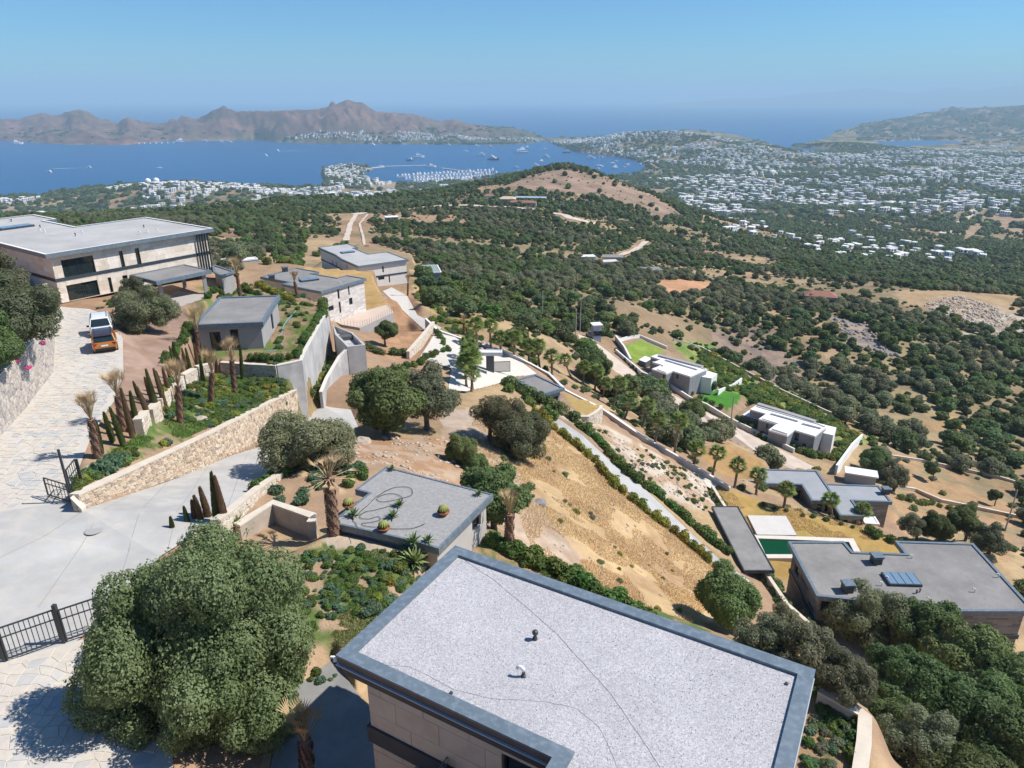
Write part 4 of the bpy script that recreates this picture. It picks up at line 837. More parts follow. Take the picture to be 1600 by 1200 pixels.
poly_wall('retaining_wall', 'tall raw concrete retaining wall curving below the garden hedge', along([P(432,570,-23.9), P(470,562,-23.9), P(474,550,-23.9), P(509,487,-24.4), P(511,478,-25)], 2), [ZC-26.3, ZC-29, ZC-30.4, ZC-30.4, ZC-30.4, ZC-30.4, ZC-30.4, ZC-30.4, ZC-30.4], **cw_)
poly_wall('retaining_wall', 'second raw concrete retaining wall beside the round dark oak', along([P(501,612,-28.4), P(510,590,-28), P(530,556,-27.2), P(543,543,-26.6)], 2), [ZC-31.3]*7, **cw_)
bl = [(p.x, p.y) for p in [P(543,543,-26.5), P(571,540,-26.5), P(552,521,-26.5), P(520,509,-26.5), P(524,524,-26.5)]]
if area2(bl) < 0: bl = bl[::-1]
root = thing('plant_room', 'concrete block with a flat service deck behind the retaining walls', 'building', (bl[0][0], bl[0][1], ZC-32)); q = MB(); q.prism(bl, ZC-32.5, ZC-27); q.build('wall', concm, root)
inn = offset(bl, .25); q = MB()
for i in range(5): j = (i+1) % 5; q.prism([bl[i], bl[j], inn[j], inn[i]], ZC-26.99, ZC-26.4)
q.build('parapet', concm, root); q = MB(); c = P(543,527,-26.8); q.box(c, (1.9, 1.1, .5), .4); q.build('machine', charc, root)
poly_wall('low_wall', 'low buff wall along the right side of the concrete road', [P(449,730,-22.3), P(400,762,-20.9), P(357,797,-19.5), P(335,812,-19.0)], [ZC-26, ZC-24.5, ZC-23, ZC-22], .4, stone=.36, side=1, tints=PST)
poly_wall('stair_wall', 'buff angled wall around the sunken garden steps', [P(370,819,-20.1), P(426,784,-20.1), P(489,805,-20.1), P(486,815,-20.2)], [ZC-21.9]*4, .42, mat('old_render', (.50,.42,.34), (.40,.33,.27), 1.2, .9, .01, 12), cap)
poly_wall('stone_wall', 'pale stone wall climbing beside the gravel court', along([P(637,549,-31.6), P(658,525,-32.1), P(677,502,-32.8)]), [ZC-34.5]*7, .4, stone=.45, side=-1, tints=PST)
poly_wall('round_wall', 'curved stone wall holding the small round lawn', along([P(893,641,-38), P(905,650,-38), P(918,650,-38), P(928,645,-38), P(937,638,-38.1), P(940,633,-38.3)], 2), [ZC-41]*11, .35, stone=.35, side=-1, tints=PST)
ol = [(665,497,-33.3), (684,515,-33.5), (735,533,-34.9), (786,547,-36.3), (811,558,-37.2), (858,583,-38.9), (884,609,-39.4), (941,638,-41.7), (1004,681,-43.8), (1054,709,-45.4), (1120,748,-47.9), (1141,761,-48.4)]
T_ = along([P(*p) for p in ol], 3); poly_wall('garden_wall', 'low white capped wall along the long row of palms', T_, [t.z-2.4 for t in T_], .28, concm, mat('white_cap', (.72,.70,.66)))
def terr_wall(name, label, pl_, h_, th=.3, **k):
    pts = along([G(*p) for p in pl_], 3); T_ = [Vector((p.x, p.y, p.z+h_)) for p in pts]; return poly_wall(name, label, T_, [p.z-.6 for p in pts], th, **k)
wk = dict(wm=white, cm=MATS['white_cap'])
terr_wall('garden_wall', 'white capped wall between the dirt road and the two white houses', [(962,552),(1004,588),(1037,600),(1078,627),(1104,638),(1140,660),(1185,682),(1240,709)], 1.1, .3, **wk)
terr_wall('garden_wall', 'low white wall around the far side of the upper lawn', [(965,535),(985,529),(1000,528),(1042,546)], .9, **wk)
terr_wall('garden_wall', 'white kinked wall beside the upper white house driveway', [(962,533),(975,550),(985,570)], 1.6, .4, wm=concm, cm=MATS['white_cap'])
terr_wall('field_wall', 'long pale boundary wall above the weedy slope', [(1052,533),(1095,545),(1160,580),(1220,612),(1290,645),(1360,672)], .8, wm=mortar, cm=cap)
terr_wall('garden_wall', 'white wall closing the bright green lawn', [(1121,618),(1145,608),(1158,598)], 1.4, **wk)
terr_wall('garden_wall', 'white wall at the right end of the nearer white house plot', [(1305,742),(1316,725),(1330,705),(1345,690)], 1.8, .35, **wk)
terr_wall('field_wall', 'pale field wall across the orchard right of the container', [(1390,762),(1430,768),(1470,785),(1520,795),(1600,812)], .7, wm=mortar, cm=cap)
terr_wall('field_wall', 'upper pale field wall in the orchard', [(1390,715),(1440,722),(1500,735),(1560,748),(1600,760)], .7, wm=mortar, cm=cap)
terr_wall('garden_wall', 'hedge side wall left of the long carport', [(1112,768),(1150,830),(1195,905),(1228,955),(1262,985)], .9, .3, wm=concm, cm=cap)
T_ = [P(1282,1075,-23.9), P(1330,1102,-23.9), P(1352,1118,-24), P(1350,1160,-24), P(1342,1215,-24)]
poly_wall('terrace_wall', 'curving buff wall at the edge of the garden right of the gravel roof', T_, [ZC-28]*5, .5, concm, cap)
# stepped stone walls in the cypress bed
for i, (x0, y0, x1, y1, e) in enumerate([(214,655,226,641,-18.9),(232,640,244,627,-19.3),(246,624,262,604,-19.9),(262,600,282,587,-20.7),(284,585,305,574,-21.6),(306,572,330,567,-22.7)]):
    poly_wall('step_wall', ['first', 'second', 'third', 'fourth', 'fifth', 'last'][i]+' pale stone block from the gate in the stepped wall behind the cypresses', [P(x0, y0, e), P(x1, y1, e-.15)], [ZC+e-2]*2, .5, mortar, cap, stone=.4, side=-1, tints=PST)
# ------------------------------------------------------------------ the near building under the camera
A0 = P(711, 852, -15); A0 = Vector((A0.x, A0.y)); d1 = Vector((.8713, -.4908)); d2 = Vector((-.4908, -.8713)); Z0 = ZC-15
def nb(a, b): v = A0+d1*a+d2*b; return (v.x, v.y)
root = thing('villa', 'near villa with white gravel roof and broad blue grey parapet', 'villa', (*nb(5, 5), ZC-21.6), 0)
out_ = [nb(*p) for p in [(0,0),(12.22,0),(12.22,12.5),(7,12.5),(7,6.24),(0,6.24)]]
if area2(out_) < 0: out_ = out_[::-1]
inn = offset(out_, .42); n = len(out_)
q = MB()
for i in range(n):
    j = (i+1) % n; A, B, C_, D_ = out_[i], out_[j], inn[j], inn[i]; q.add([(*A, Z0), (*B, Z0), (*C_, Z0), (*D_, Z0)], [(0, 1, 2, 3)]); q.add([(*A, Z0-.07), (*B, Z0-.07), (*B, Z0), (*A, Z0)], [(0, 1, 2, 3)]); q.add([(*D_, Z0-.2), (*C_, Z0-.2), (*C_, Z0), (*D_, Z0)], [(3, 2, 1, 0)])
q.build('parapet', trim, root)
o5 = offset(out_, .05); i5 = offset(out_, .4); q = MB()
for i in range(n): j = (i+1) % n; q.prism([o5[i], o5[j], i5[j], i5[i]], Z0-.34, Z0-.071)
q.build('fascia', mat('bronze_fascia', (.16,.13,.11), (.12,.10,.085), 2, .6), root)
o6 = offset(out_, -.02); i6 = offset(out_, .05); q = MB()
for i in range(n): j = (i+1) % n; q.prism([o6[i], o6[j], i6[j], i6[i]], Z0-.37, Z0-.34)
q.build('drip_rail', mat('light_rail', (.45,.5,.52), None, 1, .3, 0, 1, .6), root)
o7 = offset(out_, .1); q = MB(); q.prism(o7, Z0-.72, Z0-.372); q.build('eaves', trimd, root)
q = MB(); q.prism(inn, Z0-.36, Z0-.1); q.build('roof', gravel, root)
# loose chippings standing proud of the gravel
q = MB(); rs = np.random.RandomState(3)
for k in range(9000):
    a, b = rs.uniform(.5, 11.8), rs.uniform(.5, 12.3)
    if b > 5.8 and a < 7.5: continue
    x, y = nb(a, b); s = rs.uniform(.012, .03); an = rs.uniform(0, 6.28); g_ = rs.uniform(.3, 1.0); q.tint = (g_, g_*.98, g_)
    v = [(x+s*math.cos(an+t), y+s*math.sin(an+t), Z0-.101) for t in (0, 2.1, 4.2)]+[(x, y, Z0-.1+s*.8)]
    q.add(v, [(0, 1, 3), (1, 2, 3), (2, 0, 3)])
stuff(q.build('chippings', mat('chipping', (.78,.77,.78), None, 1, .9, attr='tint'), root))
wl = [nb(*p) for p in [(1,.5),(11.8,.5),(11.8,12.5),(7.4,12.5),(7.4,6.1),(1,6.1)]]
if area2(wl) < 0: wl = wl[::-1]
for i in range(len(wl)):
    a, b = wl[i], wl[(i+1) % len(wl)]; L_ = math.hypot(b[0]-a[0], b[1]-a[1]); ops = []; ops2 = []
    mid = Vector(((a[0]+b[0])/2, (a[1]+b[1])/2))-A0; bb_ = mid.dot(d2); aa_ = mid.dot(d1)
    if abs(bb_-6.1) < .1:            # the facade seen from above
        f = (Vector(a)-A0).dot(d1); g_ = (Vector(b)-A0).dot(d1)
        s = lambda av: abs(av-f)
        s0, s1 = sorted((s(5.5), s(7.2))); ops = [(s0, s1, ZC-17.25, ZC-15.85)]; ops2 = [(s0, s1, ZC-21.3, ZC-18.1)]
    NST = [(.60,.53,.43), (.61,.54,.44), (.59,.52,.425), (.575,.51,.42)]; wall_face(a, b, ZC-17.3, Z0-.71, ops, root, travp, (1.5, .75, NST), i); wall_face(a, b, ZC-21.9, ZC-17.9, ops2, root, travp, (1.5, .75, NST), i+40)
ob = offset(wl, -.1); q = MB(); q.prism(ob, ZC-17.9, ZC-17.3); q.build('floor_band', trimd, root)
def mk_glassclear():
    m = bpy.data.materials.new('clear_glass'); m.use_nodes = True; b = m.node_tree.nodes['Principled BSDF']; b.inputs['Base Color'].default_value = (.75,.9,.85,1); b.inputs['Roughness'].default_value = .03; b.inputs['Transmission Weight'].default_value = .9; b.inputs['IOR'].default_value = 1.1; return m
a, b = P(708,1170,-17.0), P(676,1215,-17.0); q = MB(); q.beam(a-Vector((0, 0, .55)), b-Vector((0, 0, .55)), .02, 1.1); o = q.build('glass_balustrade', mk_glassclear(), root)
q = MB(); q.beam(a, b, .03, .03); q.beam(a, a-Vector((0, 0, 1.1)), .025, .025); q.build('rail', mat('rail_edge', (.16,.2,.18)), o)
q = MB(); c = P(708,1170,-17.95); q.prism([nb(2.6,6.15), nb(2.6,8.6), nb(7,8.6), nb(7,6.15)] if area2([nb(2.6,6.15), nb(2.6,8.6), nb(7,8.6), nb(7,6.15)]) > 0 else [nb(7,6.15), nb(7,8.6), nb(2.6,8.6), nb(2.6,6.15)], ZC-18.3, ZC-18.02); q.build('balcony', grey, root)
p = P(836,999,-15.1); q = MB(); q.lathe([(.075, 0), (.075, .07), (.045, .08), (.045, .2), (.085, .21), (.095, .27), (.07, .32), (0, .34)], 14, 0, p); q.build('vent_pipe', steel, root, smooth=True)
p = P(818,1057,-15.1); q = MB(); q.lathe([(.07, 0), (.07, .05), (.045, .07), (.045, .2)], 12, 0, p); o = q.build('vent_pipe', steel, root)
q = MB(); q.tube([p+Vector((0, 0, .2)), p+Vector((-.01, 0, .27)), p+Vector((-.07, .02, .33)), p+Vector((-.14, .04, .32)), p+Vector((-.18, .05, .25))], .05, 10); q.build('elbow', white, o, smooth=True)
for x, y in ((705,1084),(1229,1069)): p = P(x, y, -15.1); q = MB(); q.lathe([(.05, 0), (.05, .05), (0, .06)], 8, 0, p); q.build('roof_drain', steel, root)
def ribbon(name, pl, e, wd, m, parent, sm=5):
    pts = [P(*p_, e) for p_ in pl]; c = []
    for a, b in zip(pts, pts[1:]):
        for k in range(sm): c.append(a.lerp(b, k/sm)+Vector(((rnd.random()-.5)*.03, (rnd.random()-.5)*.03, 0)))
    c.append(pts[-1]); q = MB(); q.tube(c, wd, 4); return q.build(name, m, parent)
cab = mat('seam_line', (.27,.26,.27))
ribbon('roof_seam', [(715,868),(770,905),(830,955),(870,990),(910,1035),(955,1085),(1000,1150),(1032,1200)], -15.095, .0065, cab, root)
ribbon('roof_seam', [(550,1010),(562,1022),(600,1038),(640,1042),(670,1056),(710,1078),(770,1092),(850,1096),(900,1106),(935,1135),(955,1175),(965,1200)], -15.095, .005, cab, root)
p = P(524,1030,-15.3); q = MB(); q.box(p, (.1, .1, .14)); q.box(p+Vector((-.08, .02, .06)), (.12, .06, .06)); q.build('camera_bracket', white, root)
# ------------------------------------------------------------------ steel gates
def gate_leaf(root, a, b, h, nb_, mid=(.72,)):
    q = MB(); up = Vector((0, 0, 1))
    for z in (.12, h): q.beam(a+up*z, b+up*z, .05, .05)
    for m_ in mid: q.beam(a+up*h*m_, b+up*h*m_, .04, .04)
    q.beam(a+up*.1, a+up*h, .06, .06); q.beam(b+up*.1, b+up*h, .06, .06); q.build('gate_frame', steel, root)
    for k in range(1, nb_): q = MB(); c = a.lerp(b, k/nb_); q.beam(c+up*.12, c+up*h, .022, .022); q.build('bar', steel, root)
def post(root, p, h, w_=.12): q = MB(); q.box(p+Vector((0, 0, h/2)), (w_, w_, h)); q.build('post', steel, root)
g = thing('driveway_gate', 'black barred two leaf gate behind the large round oak', 'gate', P(60,1010,-19.35))
a, b, c = P(8,1033,-19.3), P(101,1003,-19.35), P(185,975,-19.35)
post(g, a, 1.75, .13); post(g, b, 1.75, .14); gate_leaf(g, a+Vector((.12, 0, 0)), b-Vector((.12, 0, 0)), 1.5, 11); gate_leaf(g, b+Vector((.1, 0, 0)), c, 1.5, 9)
gate_leaf(g, a+Vector((-1.9, -.4, 0)), a-Vector((.12, 0, 0)), 1.5, 6)
g = thing('driveway_gate', 'open black gate leaf leaning at the end of the buff wall', 'gate', P(112,783,-19))
a, b = P(113,785,-19), P(126,765,-19); post(g, a, 3.0, .09); post(g, b+Vector((.2,0,0)), 1.8, .07)
gate_leaf(g, a+Vector((.03, .1, .05)), b+Vector((.1, 0, .05)), 1.75, 5)
g2 = thing('driveway_gate', 'second black gate leaf swung out over the pale road', 'gate', P(90,775,-19))
gate_leaf(g2, P(111,787,-19), P(76,776,-19), 1.1, 6)
q = MB(); q.lathe([(.42, 0), (.42, .012), (.36, .02), (0, .02)], 20, 0, Vector((G(147,829).x, G(147,829).y, G(147,829).z+.022))); o = q.build('manhole_cover', mat('cast_iron', (.36,.35,.33)), None); tag(o, 'round grey manhole cover in the pale concrete road', 'manhole cover')
jm = mat('road_joint', (.30,.29,.27))
for (x0, y0, x1, y1) in ((0,872,128,800),(60,950,200,776),(170,955,262,753),(262,862,326,728),(352,803,392,700),(402,766,434,690)):
    a, b = G(x0, y0), G(x1, y1); q = MB(); n_ = 14; c_ = [a.lerp(b, k/n_) for k in range(n_+1)]; vs = []; dd = (b-a).normalized(); s_ = Vector((-dd.y, dd.x, 0))*.014
    for p in c_: h_ = hz(p.x, p.y)+.026; vs += [(p.x+s_.x, p.y+s_.y, h_), (p.x-s_.x, p.y-s_.y, h_)]
    q.add(vs, [(2*k, 2*k+1, 2*k+3, 2*k+2) for k in range(n_)]); struct(q.build('road_joint', jm, o2))
# ------------------------------------------------------------------ cars
def paint(name, c, r=.3):
    m = mat(name, c, None, 1, r, 0, 1, .6); m.node_tree.nodes['Principled BSDF'].inputs['Coat Weight'].default_value = .7; return m
rub = mat('tyre_rubber', (.015,.015,.015)); rimm = mat('alloy_rim', (.4,.4,.4), None, 1, .3, 0, 1, .5, .8); redl = mat('tail_lamp', (.3,.01,.01), None, 1, .2); plate = mat('number_plate', (.75,.75,.75)); clearl = mat('head_lamp', (.6,.62,.65), None, 1, .1, 0, 1, .8); blackp = mat('black_plastic', (.02,.02,.022), None, 1, .6)
def car(name, label, loc, rz, bm, roofm, rear=True):
    """x forward; built from lofted cross sections"""
    r = thing(name, label, 'car', loc, rz)
    def loft(sts, m, nm, parent=r):
        q = MB(); vs = []; k = len(sts[0])-1
        for s in sts:
            x = s[0]; vs += [(x, y, z) for y, z in s[1:]]; 
        n_ = k
        for i in range(len(sts)-1):
            for j in range(n_): q_ = (i*n_+j, (i+1)*n_+j, (i+1)*n_+(j+1) % n_, i*n_+(j+1) % n_); q.f.append(q_); q.m.append(0)
        q.v = vs; q.c = [(1, 1, 1)]*len(vs); q.f += [tuple(range(n_)), tuple((len(sts)-1)*n_+j for j in reversed(range(n_)))]; q.m += [0, 0]
        return q.build(nm, m, parent, local=True)
    def sec(x, w_, z0, z1, cr=.1):  # rounded box section
        return (x, (-w_+.05, z0), (w_-.05, z0), (w_, z0+.12), (w_, z1-cr*1.2), (w_-cr, z1), (-w_+cr, z1), (-w_, z1-cr*1.2), (-w_, z0+.12))
    loft([sec(-2.12, .74, .42, .78), sec(-2.06, .84, .30, .98), sec(-1.9, .89, .26, 1.04), sec(-1.2, .91, .24, 1.03), sec(0, .92, .24, .99), sec(1.0, .91, .24, .98), sec(1.35, .90, .25, .96, .16), sec(1.9, .86, .28, .86, .18), sec(2.08, .78, .34, .74, .14), sec(2.14, .66, .42, .62)], bm, 'body')
    def gs(x, w0, w1, z0, z1): return (x, (-w0, z0), (w0, z0), (w1, z1), (-w1, z1))
    loft([gs(-2.02, .80, .66, .98, 1.04), gs(-1.72, .84, .66, .98, 1.56), gs(-.6, .86, .67, .96, 1.62), gs(.35, .85, .66, .95, 1.56), gs(1.12, .80, .66, .93, .98)], glass, 'windows')
    q = MB(); 
    loft([(x, (-w_, z), (w_, z), (w_-.05, z+.045), (-w_+.05, z+.045)) for x, w_, z in ((-1.92, .66, 1.50), (-1.6, .70, 1.57), (-.6, .71, 1.615), (.3, .70, 1.56), (.5, .66, 1.50))], roofm, 'roof')
    for sy in (-1, 1):
        q = MB(); q.beam((-1.98, sy*.80, 1.0), (-1.66, sy*.69, 1.56), .09, .07); q.beam((-1.05, sy*.872, .98), (-1.1, sy*.70, 1.59), .07, .05); q.beam((-.1, sy*.872, .97), (-.15, sy*.70, 1.6), .07, .05); q.beam((1.05, sy*.83, .95), (.4, sy*.68, 1.55), .07, .06); q.build('pillar', bm, r, local=True)
        q = MB(); q.beam((-1.5, sy*.62, 1.67), (.25, sy*.62, 1.66), .04, .05); q.build('roof_rail', blackp, r, local=True)
        q = MB(); q.box((.72, sy*1.0, 1.02), (.16, .2, .14)); q.build('mirror', bm if bm != roofm else blackp, r, local=True)
        for x in (-1.32, 1.32):
            q = MB(); q.lathe([(.0, -.1), (.34, -.1), (.36, -.05), (.36, .07), (.33, .1), (.22, .1), (.0, .09)], 18); 
            t = q.build('tyre', rub, r, local=True); t.location = (x, sy*.83, .35); t.rotation_euler = (R(-90)*sy, 0, 0)
            q = MB(); q.lathe([(.22, .101), (.2, .12), (.06, .11), (0, .12)], 10); q.build('rim', rimm, t, local=True)
        q = MB(); q.box((-2.07, sy*.66, .86), (.12, .34, .15), sy*.35); q.build('tail_light', redl, r, local=True)
        q = MB(); q.box((2.02, sy*.62, .70), (.18, .34, .12), -sy*.5); q.build('headlight', clearl, r, local=True)
    q = MB(); q.box((-2.12, 0, .42), (.1, 1.5, .2)); q.build('rear_bumper', blackp, r, local=True); q = MB(); q.box((2.13, 0, .42), (.1, 1.4, .2)); q.build('front_bumper', blackp, r, local=True)
    q = MB(); q.box((-2.12, 0, .72), (.03, .52, .12)); q.build('number_plate', plate, r, local=True)
    q = MB(); q.box((2.14, 0, .62), (.05, .7, .14)); q.build('grille', blackp, r, local=True)
    return r
pc_ = P(165,541,-19.5); pc_.z = hz(pc_.x, pc_.y)+.02; hd = Vector((-.50, .866, 0)); pc_ = P(165,546,-19.3)+hd*2.1; pc_.z = hz(pc_.x, pc_.y)+.06; car('parked_car', 'orange hatchback with dark roof parked nose to nose with a white car', pc_, R(120), paint('orange_paint', (.42,.15,.012)), paint('dark_roof', (.035,.022,.02), .55))
pw_ = pc_+hd*6.3+Vector((-.15, 0, 0)); pw_.z = hz(pw_.x, pw_.y)+.06; car('parked_car', 'white car facing the orange one on the stone driveway', pw_, R(-61), paint('white_paint', (.75,.75,.75)), MATS['white_paint'])
# ------------------------------------------------------------------ pots, agaves and hose on the small roof
terra = mat('terracotta', (.36,.14,.07), (.30,.12,.06), 4); cact = mat('cactus_green', (.22,.25,.06), (.30,.30,.09), 6, .8); agm = mat('agave_leaf', (.10,.16,.06), (.16,.22,.09), 3, .6); yucm = mat('yucca_leaf', (.16,.22,.07), (.24,.28,.10), 3, .6)
def spiky(nm, n_, L_, wd, m, lift=(.3, 1.3), sd=0, trunk=0, droop=.2):
    rs = random.Random(sd); q = MB()
    for k in range(n_):
        an = k*2.399+rs.random()*.3; el = lift[0]+(lift[1]-lift[0])*((k+.5)/n_)**.8; L2 = L_*(.75+.4*rs.random()); d = Vector((math.cos(an)*math.cos(el), math.sin(an)*math.cos(el), math.sin(el))); s_ = Vector((-math.sin(an), math.cos(an), 0))*wd
        b = Vector((0, 0, trunk)); m_ = b+d*L2*.5; t = b+d*L2+Vector((0, 0, -droop*L2*(1-el/1.6)))
        q.add([b-s_*.5, b+s_*.5, m_+s_, t, m_-s_], [(0, 1, 2, 4), (2, 3, 4)])
    return q.mesh(nm, [m])
def pot_cactus(px, py, label):
    p = P(px, py, -20.22); r = thing('cactus_pot', label, 'potted cactus', p, 0, 'round cacti in clay bowls'); q = MB(); q.lathe([(0, 0), (.2, 0), (.3, .16), (.33, .17), (.33, .22), (.28, .22), (.26, .17), (0, .17)], 18); q.build('bowl', terra, r, local=True)
    q = MB(); pr = [(0, .16)]+[(.25*math.sin(t*math.pi/8), .36-.2*math.cos(t*math.pi/8)) for t in range(1, 8)]+[(0, .56)]; q.lathe([(a_, z) for a_, z in pr], 26)
    for i, v in enumerate(q.v):
        k = 1+.09*(1 if i % 2 else -1); q.v[i] = (v[0]*k, v[1]*k, v[2])
    q.build('cactus', cact, r, local=True)
pot_cactus(545,793,'round yellow cactus in a clay bowl at the left corner of the small roof'); pot_cactus(693,804,'round yellow cactus in a clay bowl alone on the right half of the small roof'); pot_cactus(600,829,'round yellow cactus in a clay bowl beside the front edge of the small roof')
AG = [spiky('agave', 22, .42, .045, agm, (.15, 1.35), s) for s in range(2)]
def plant(name, me, p, label, cat, s=1, group=None, m=None, rz=None):
    o = obj(name, me, None, p, rnd.random()*6 if rz is None else rz); o.scale = (s, s, s); tag(o, label, cat, group); return o
for i, (x, y, s, l) in enumerate([(552,806,1.1,'agave between the left cactus bowl and the hose coils'),(624,790,1.0,'agave standing in the loop of the black hose'),(614,808,1.05,'blue agave just in front of the agave in the hose loop'),(612,734,.8,'small agave at the far corner of the small roof'),(748,773,.8,'small agave at the right corner of the small roof'),(669,845,1.0,'agave on the near corner of the small roof'),(645,848,1.25,'large spiky agave overhanging the front corner of the small roof')]):
    plant('agave', AG[i % 2], P(x, y, -20.2), l, 'agave', s*1.15)
hose = mat('black_hose', (.04,.04,.045)); c = []
hp = [(561,835),(556,818),(552,812),(562,800),(575,789),(590,775),(615,762),(640,762),(644,772),(630,778),(600,784),(589,780),(596,774),(612,771),(626,775),(628,783),(610,790),(585,797),(570,800),(562,808),(575,811),(590,807),(594,812),(580,816),(565,818),(572,822),(592,824),(610,826),(640,826),(655,822),(664,818)]
pts = [P(*a, -20.19) for a in hp]
def smooth(pts, n=6):
    o = []
    for i in range(len(pts)-1):
        p0, p1, p2, p3 = pts[max(i-1, 0)], pts[i], pts[i+1], pts[min(i+2, len(pts)-1)]
        for k in range(n): t = k/n; o.append(.5*((2*p1)+(p2-p0)*t+(2*p0-5*p1+4*p2-p3)*t*t+(3*p1-p0-3*p2+p3)*t**3))
    return o+[pts[-1]]
q = MB(); q.tube(smooth(pts), .014, 5); tag(q.build('garden_hose', hose), 'long black hose lying in loops on the small grey roof', 'hose')
q = MB(); q.tube(smooth([P(462,486,-24.3), P(452,497,-24), P(443,509,-24), P(440,520,-24), P(434,530,-24), P(440,538,-24), P(438,544,-24), P(425,548,-24), P(414,549,-24)]), .05, 5); tag(q.build('garden_hose', mat('green_hose', (.12,.35,.30), (.2,.3,.5), 1)), 'green and blue hose curling beside the grey guest house', 'hose')
# pool, terrace, skip of pipes
pool = thing('swimming_pool', 'dark green swimming pool with pale coping beside the long carport', 'pool', P(1210,855,-49.6)); gm = bpy.data.materials.new('pool_water'); gm.use_nodes = True; b = gm.node_tree.nodes['Principled BSDF']; b.inputs['Base Color'].default_value = (.004,.055,.018,1); b.inputs['Roughness'].default_value = .08; b.inputs['Specular IOR Level'].default_value = .2
pp = [(p.x, p.y) for p in [P(1184,843,-49.3), P(1326,848.5,-49.3), P(1336,868,-49.3), P(1196,868,-49.3)]]
if area2(pp) < 0: pp = pp[::-1]
q = MB(); q.prism(pp, ZC-49.8, ZC-49.28); q.build('water', gm, pool); oo = offset(pp, -.75); q = MB()
for i in range(4): j = (i+1) % 4; q.prism([oo[i], oo[j], pp[j], pp[i]], ZC-50, ZC-49.12)
q.build('coping', mat('pool_coping', (.66,.60,.52), (.60,.55,.47), 1), pool)
tt = [(p.x, p.y) for p in [P(1168,805,-49), P(1228,806,-49), P(1245,836,-49), P(1183,835,-49)]]
if area2(tt) < 0: tt = tt[::-1]
q = MB(); q.prism(tt, ZC-50.2, ZC-49.0); o = q.build('terrace', mat('terrace_stone', (.60,.57,.53), (.55,.52,.48), 1), None); tag(o, 'pale square stone terrace at the head of the green pool', 'terrace')
q = MB(); a = P(1205,878,-50.6); 
sp = MB()
for k in range(16): s = G(1290+rnd.uniform(-12, 12), 968+rnd.uniform(-4, 4)); sp.beam(s+Vector((-1.6, .5, .15+.05*(k % 4))), s+Vector((1.6, -.5, .15+.05*(k % 4))), .12, .12)
stuff(sp.build('pipe_pile', mat('grey_pipes', (.35,.38,.42), (.5,.5,.5), 8)), 'loose pile of grey pipes in front of the wide dark villa', 'pipe pile')
# street and power poles
def pole(px, py, h, label, arm=True, m=None):
    p = G(px, py); r = thing('power_pole', label, 'pole', p); q = MB(); q.tube([(0, 0, -.3), (0, 0, h)], [.14, .09], 8); q.build('pole', m or mat('wood_pole', (.36,.33,.3)), r, local=True)
    if arm: q = MB(); q.beam((-.9, 0, h-.35), (.9, 0, h-.35), .1, .1); q.build('crossarm', MATS.get('wood_pole'), r, local=True)
pole(906,519,9.5,'pale power pole with a crossarm at the top of the dirt road'); pole(899,535,8,'shorter pale pole beside the dirt road',False); pole(1140,673,7.5,'white street lamp pole beside the white capped wall',False); pole(1570,830,8,'wooden pole in the orchard at the right edge',False); pole(847,510,9,'thin pole standing among the dark oaks above the palms',False)
p = G(931,536); q = small_house('gate_house', 'small blue and white gate box at the bend of the dirt road', 931, 531, 2.2, 2.2, 4.2, mat('pale_blue', (.35,.42,.5)), white, .2, cat='booth')
p = G(925,527); car('parked_car', 'small white car parked at the bend of the dirt road', p+Vector((0, 0, .05)), R(110), MATS['white_paint'], MATS['white_paint'])
# ------------------------------------------------------------------ foliage
def leafmat(name, a, b, rand=.25, sc=.6, tr=.0):
    m = mat(name, a, b, sc, .62, 0, 1, .25, rand=rand, obj=True, det=3); t = m.node_tree; bs = t.nodes['Principled BSDF']; tl = t.nodes.new('ShaderNodeBsdfTranslucent'); mx = t.nodes.new('ShaderNodeMixShader'); mx.inputs[0].default_value = .32; o = t.nodes['Material Output']
    vm = t.nodes.new('ShaderNodeVectorMath'); vm.operation = 'MULTIPLY'; vm.inputs[1].default_value = (1.5, 1.5, 1.1); cs = bs.inputs['Base Color'].links[0].from_socket; t.links.new(cs, vm.inputs[0]); t.links.new(vm.outputs[0], tl.inputs[0]); t.links.new(bs.outputs[0], mx.inputs[1]); t.links.new(tl.outputs[0], mx.inputs[2]); t.links.new(mx.outputs[0], o.inputs[0]); return m
oakm = leafmat('oak_leaves', (.100,.150,.050), (.155,.205,.080)); olivem = leafmat('olive_leaves', (.150,.172,.092), (.200,.220,.130)); farm = leafmat('far_leaves', (.085,.128,.052), (.130,.172,.078), .35)
greym = leafmat('grey_green_leaves', (.145,.16,.095), (.19,.195,.125)); brownm = leafmat('dry_crown', (.20,.17,.10), (.15,.15,.08)); barkm = mat('bark', (.12,.095,.07), (.18,.15,.12), 6, .95, .02, 20, obj=True)
shrubm = leafmat('shrub_leaves', (.095,.155,.035), (.15,.21,.06)); bluem = leafmat('blue_green_leaves', (.085,.155,.085), (.12,.20,.115)); yelm = leafmat('yellow_green_leaves', (.20,.24,.035), (.28,.26,.05)); hedgem = leafmat('hedge_leaves', (.07,.135,.03), (.12,.19,.045))
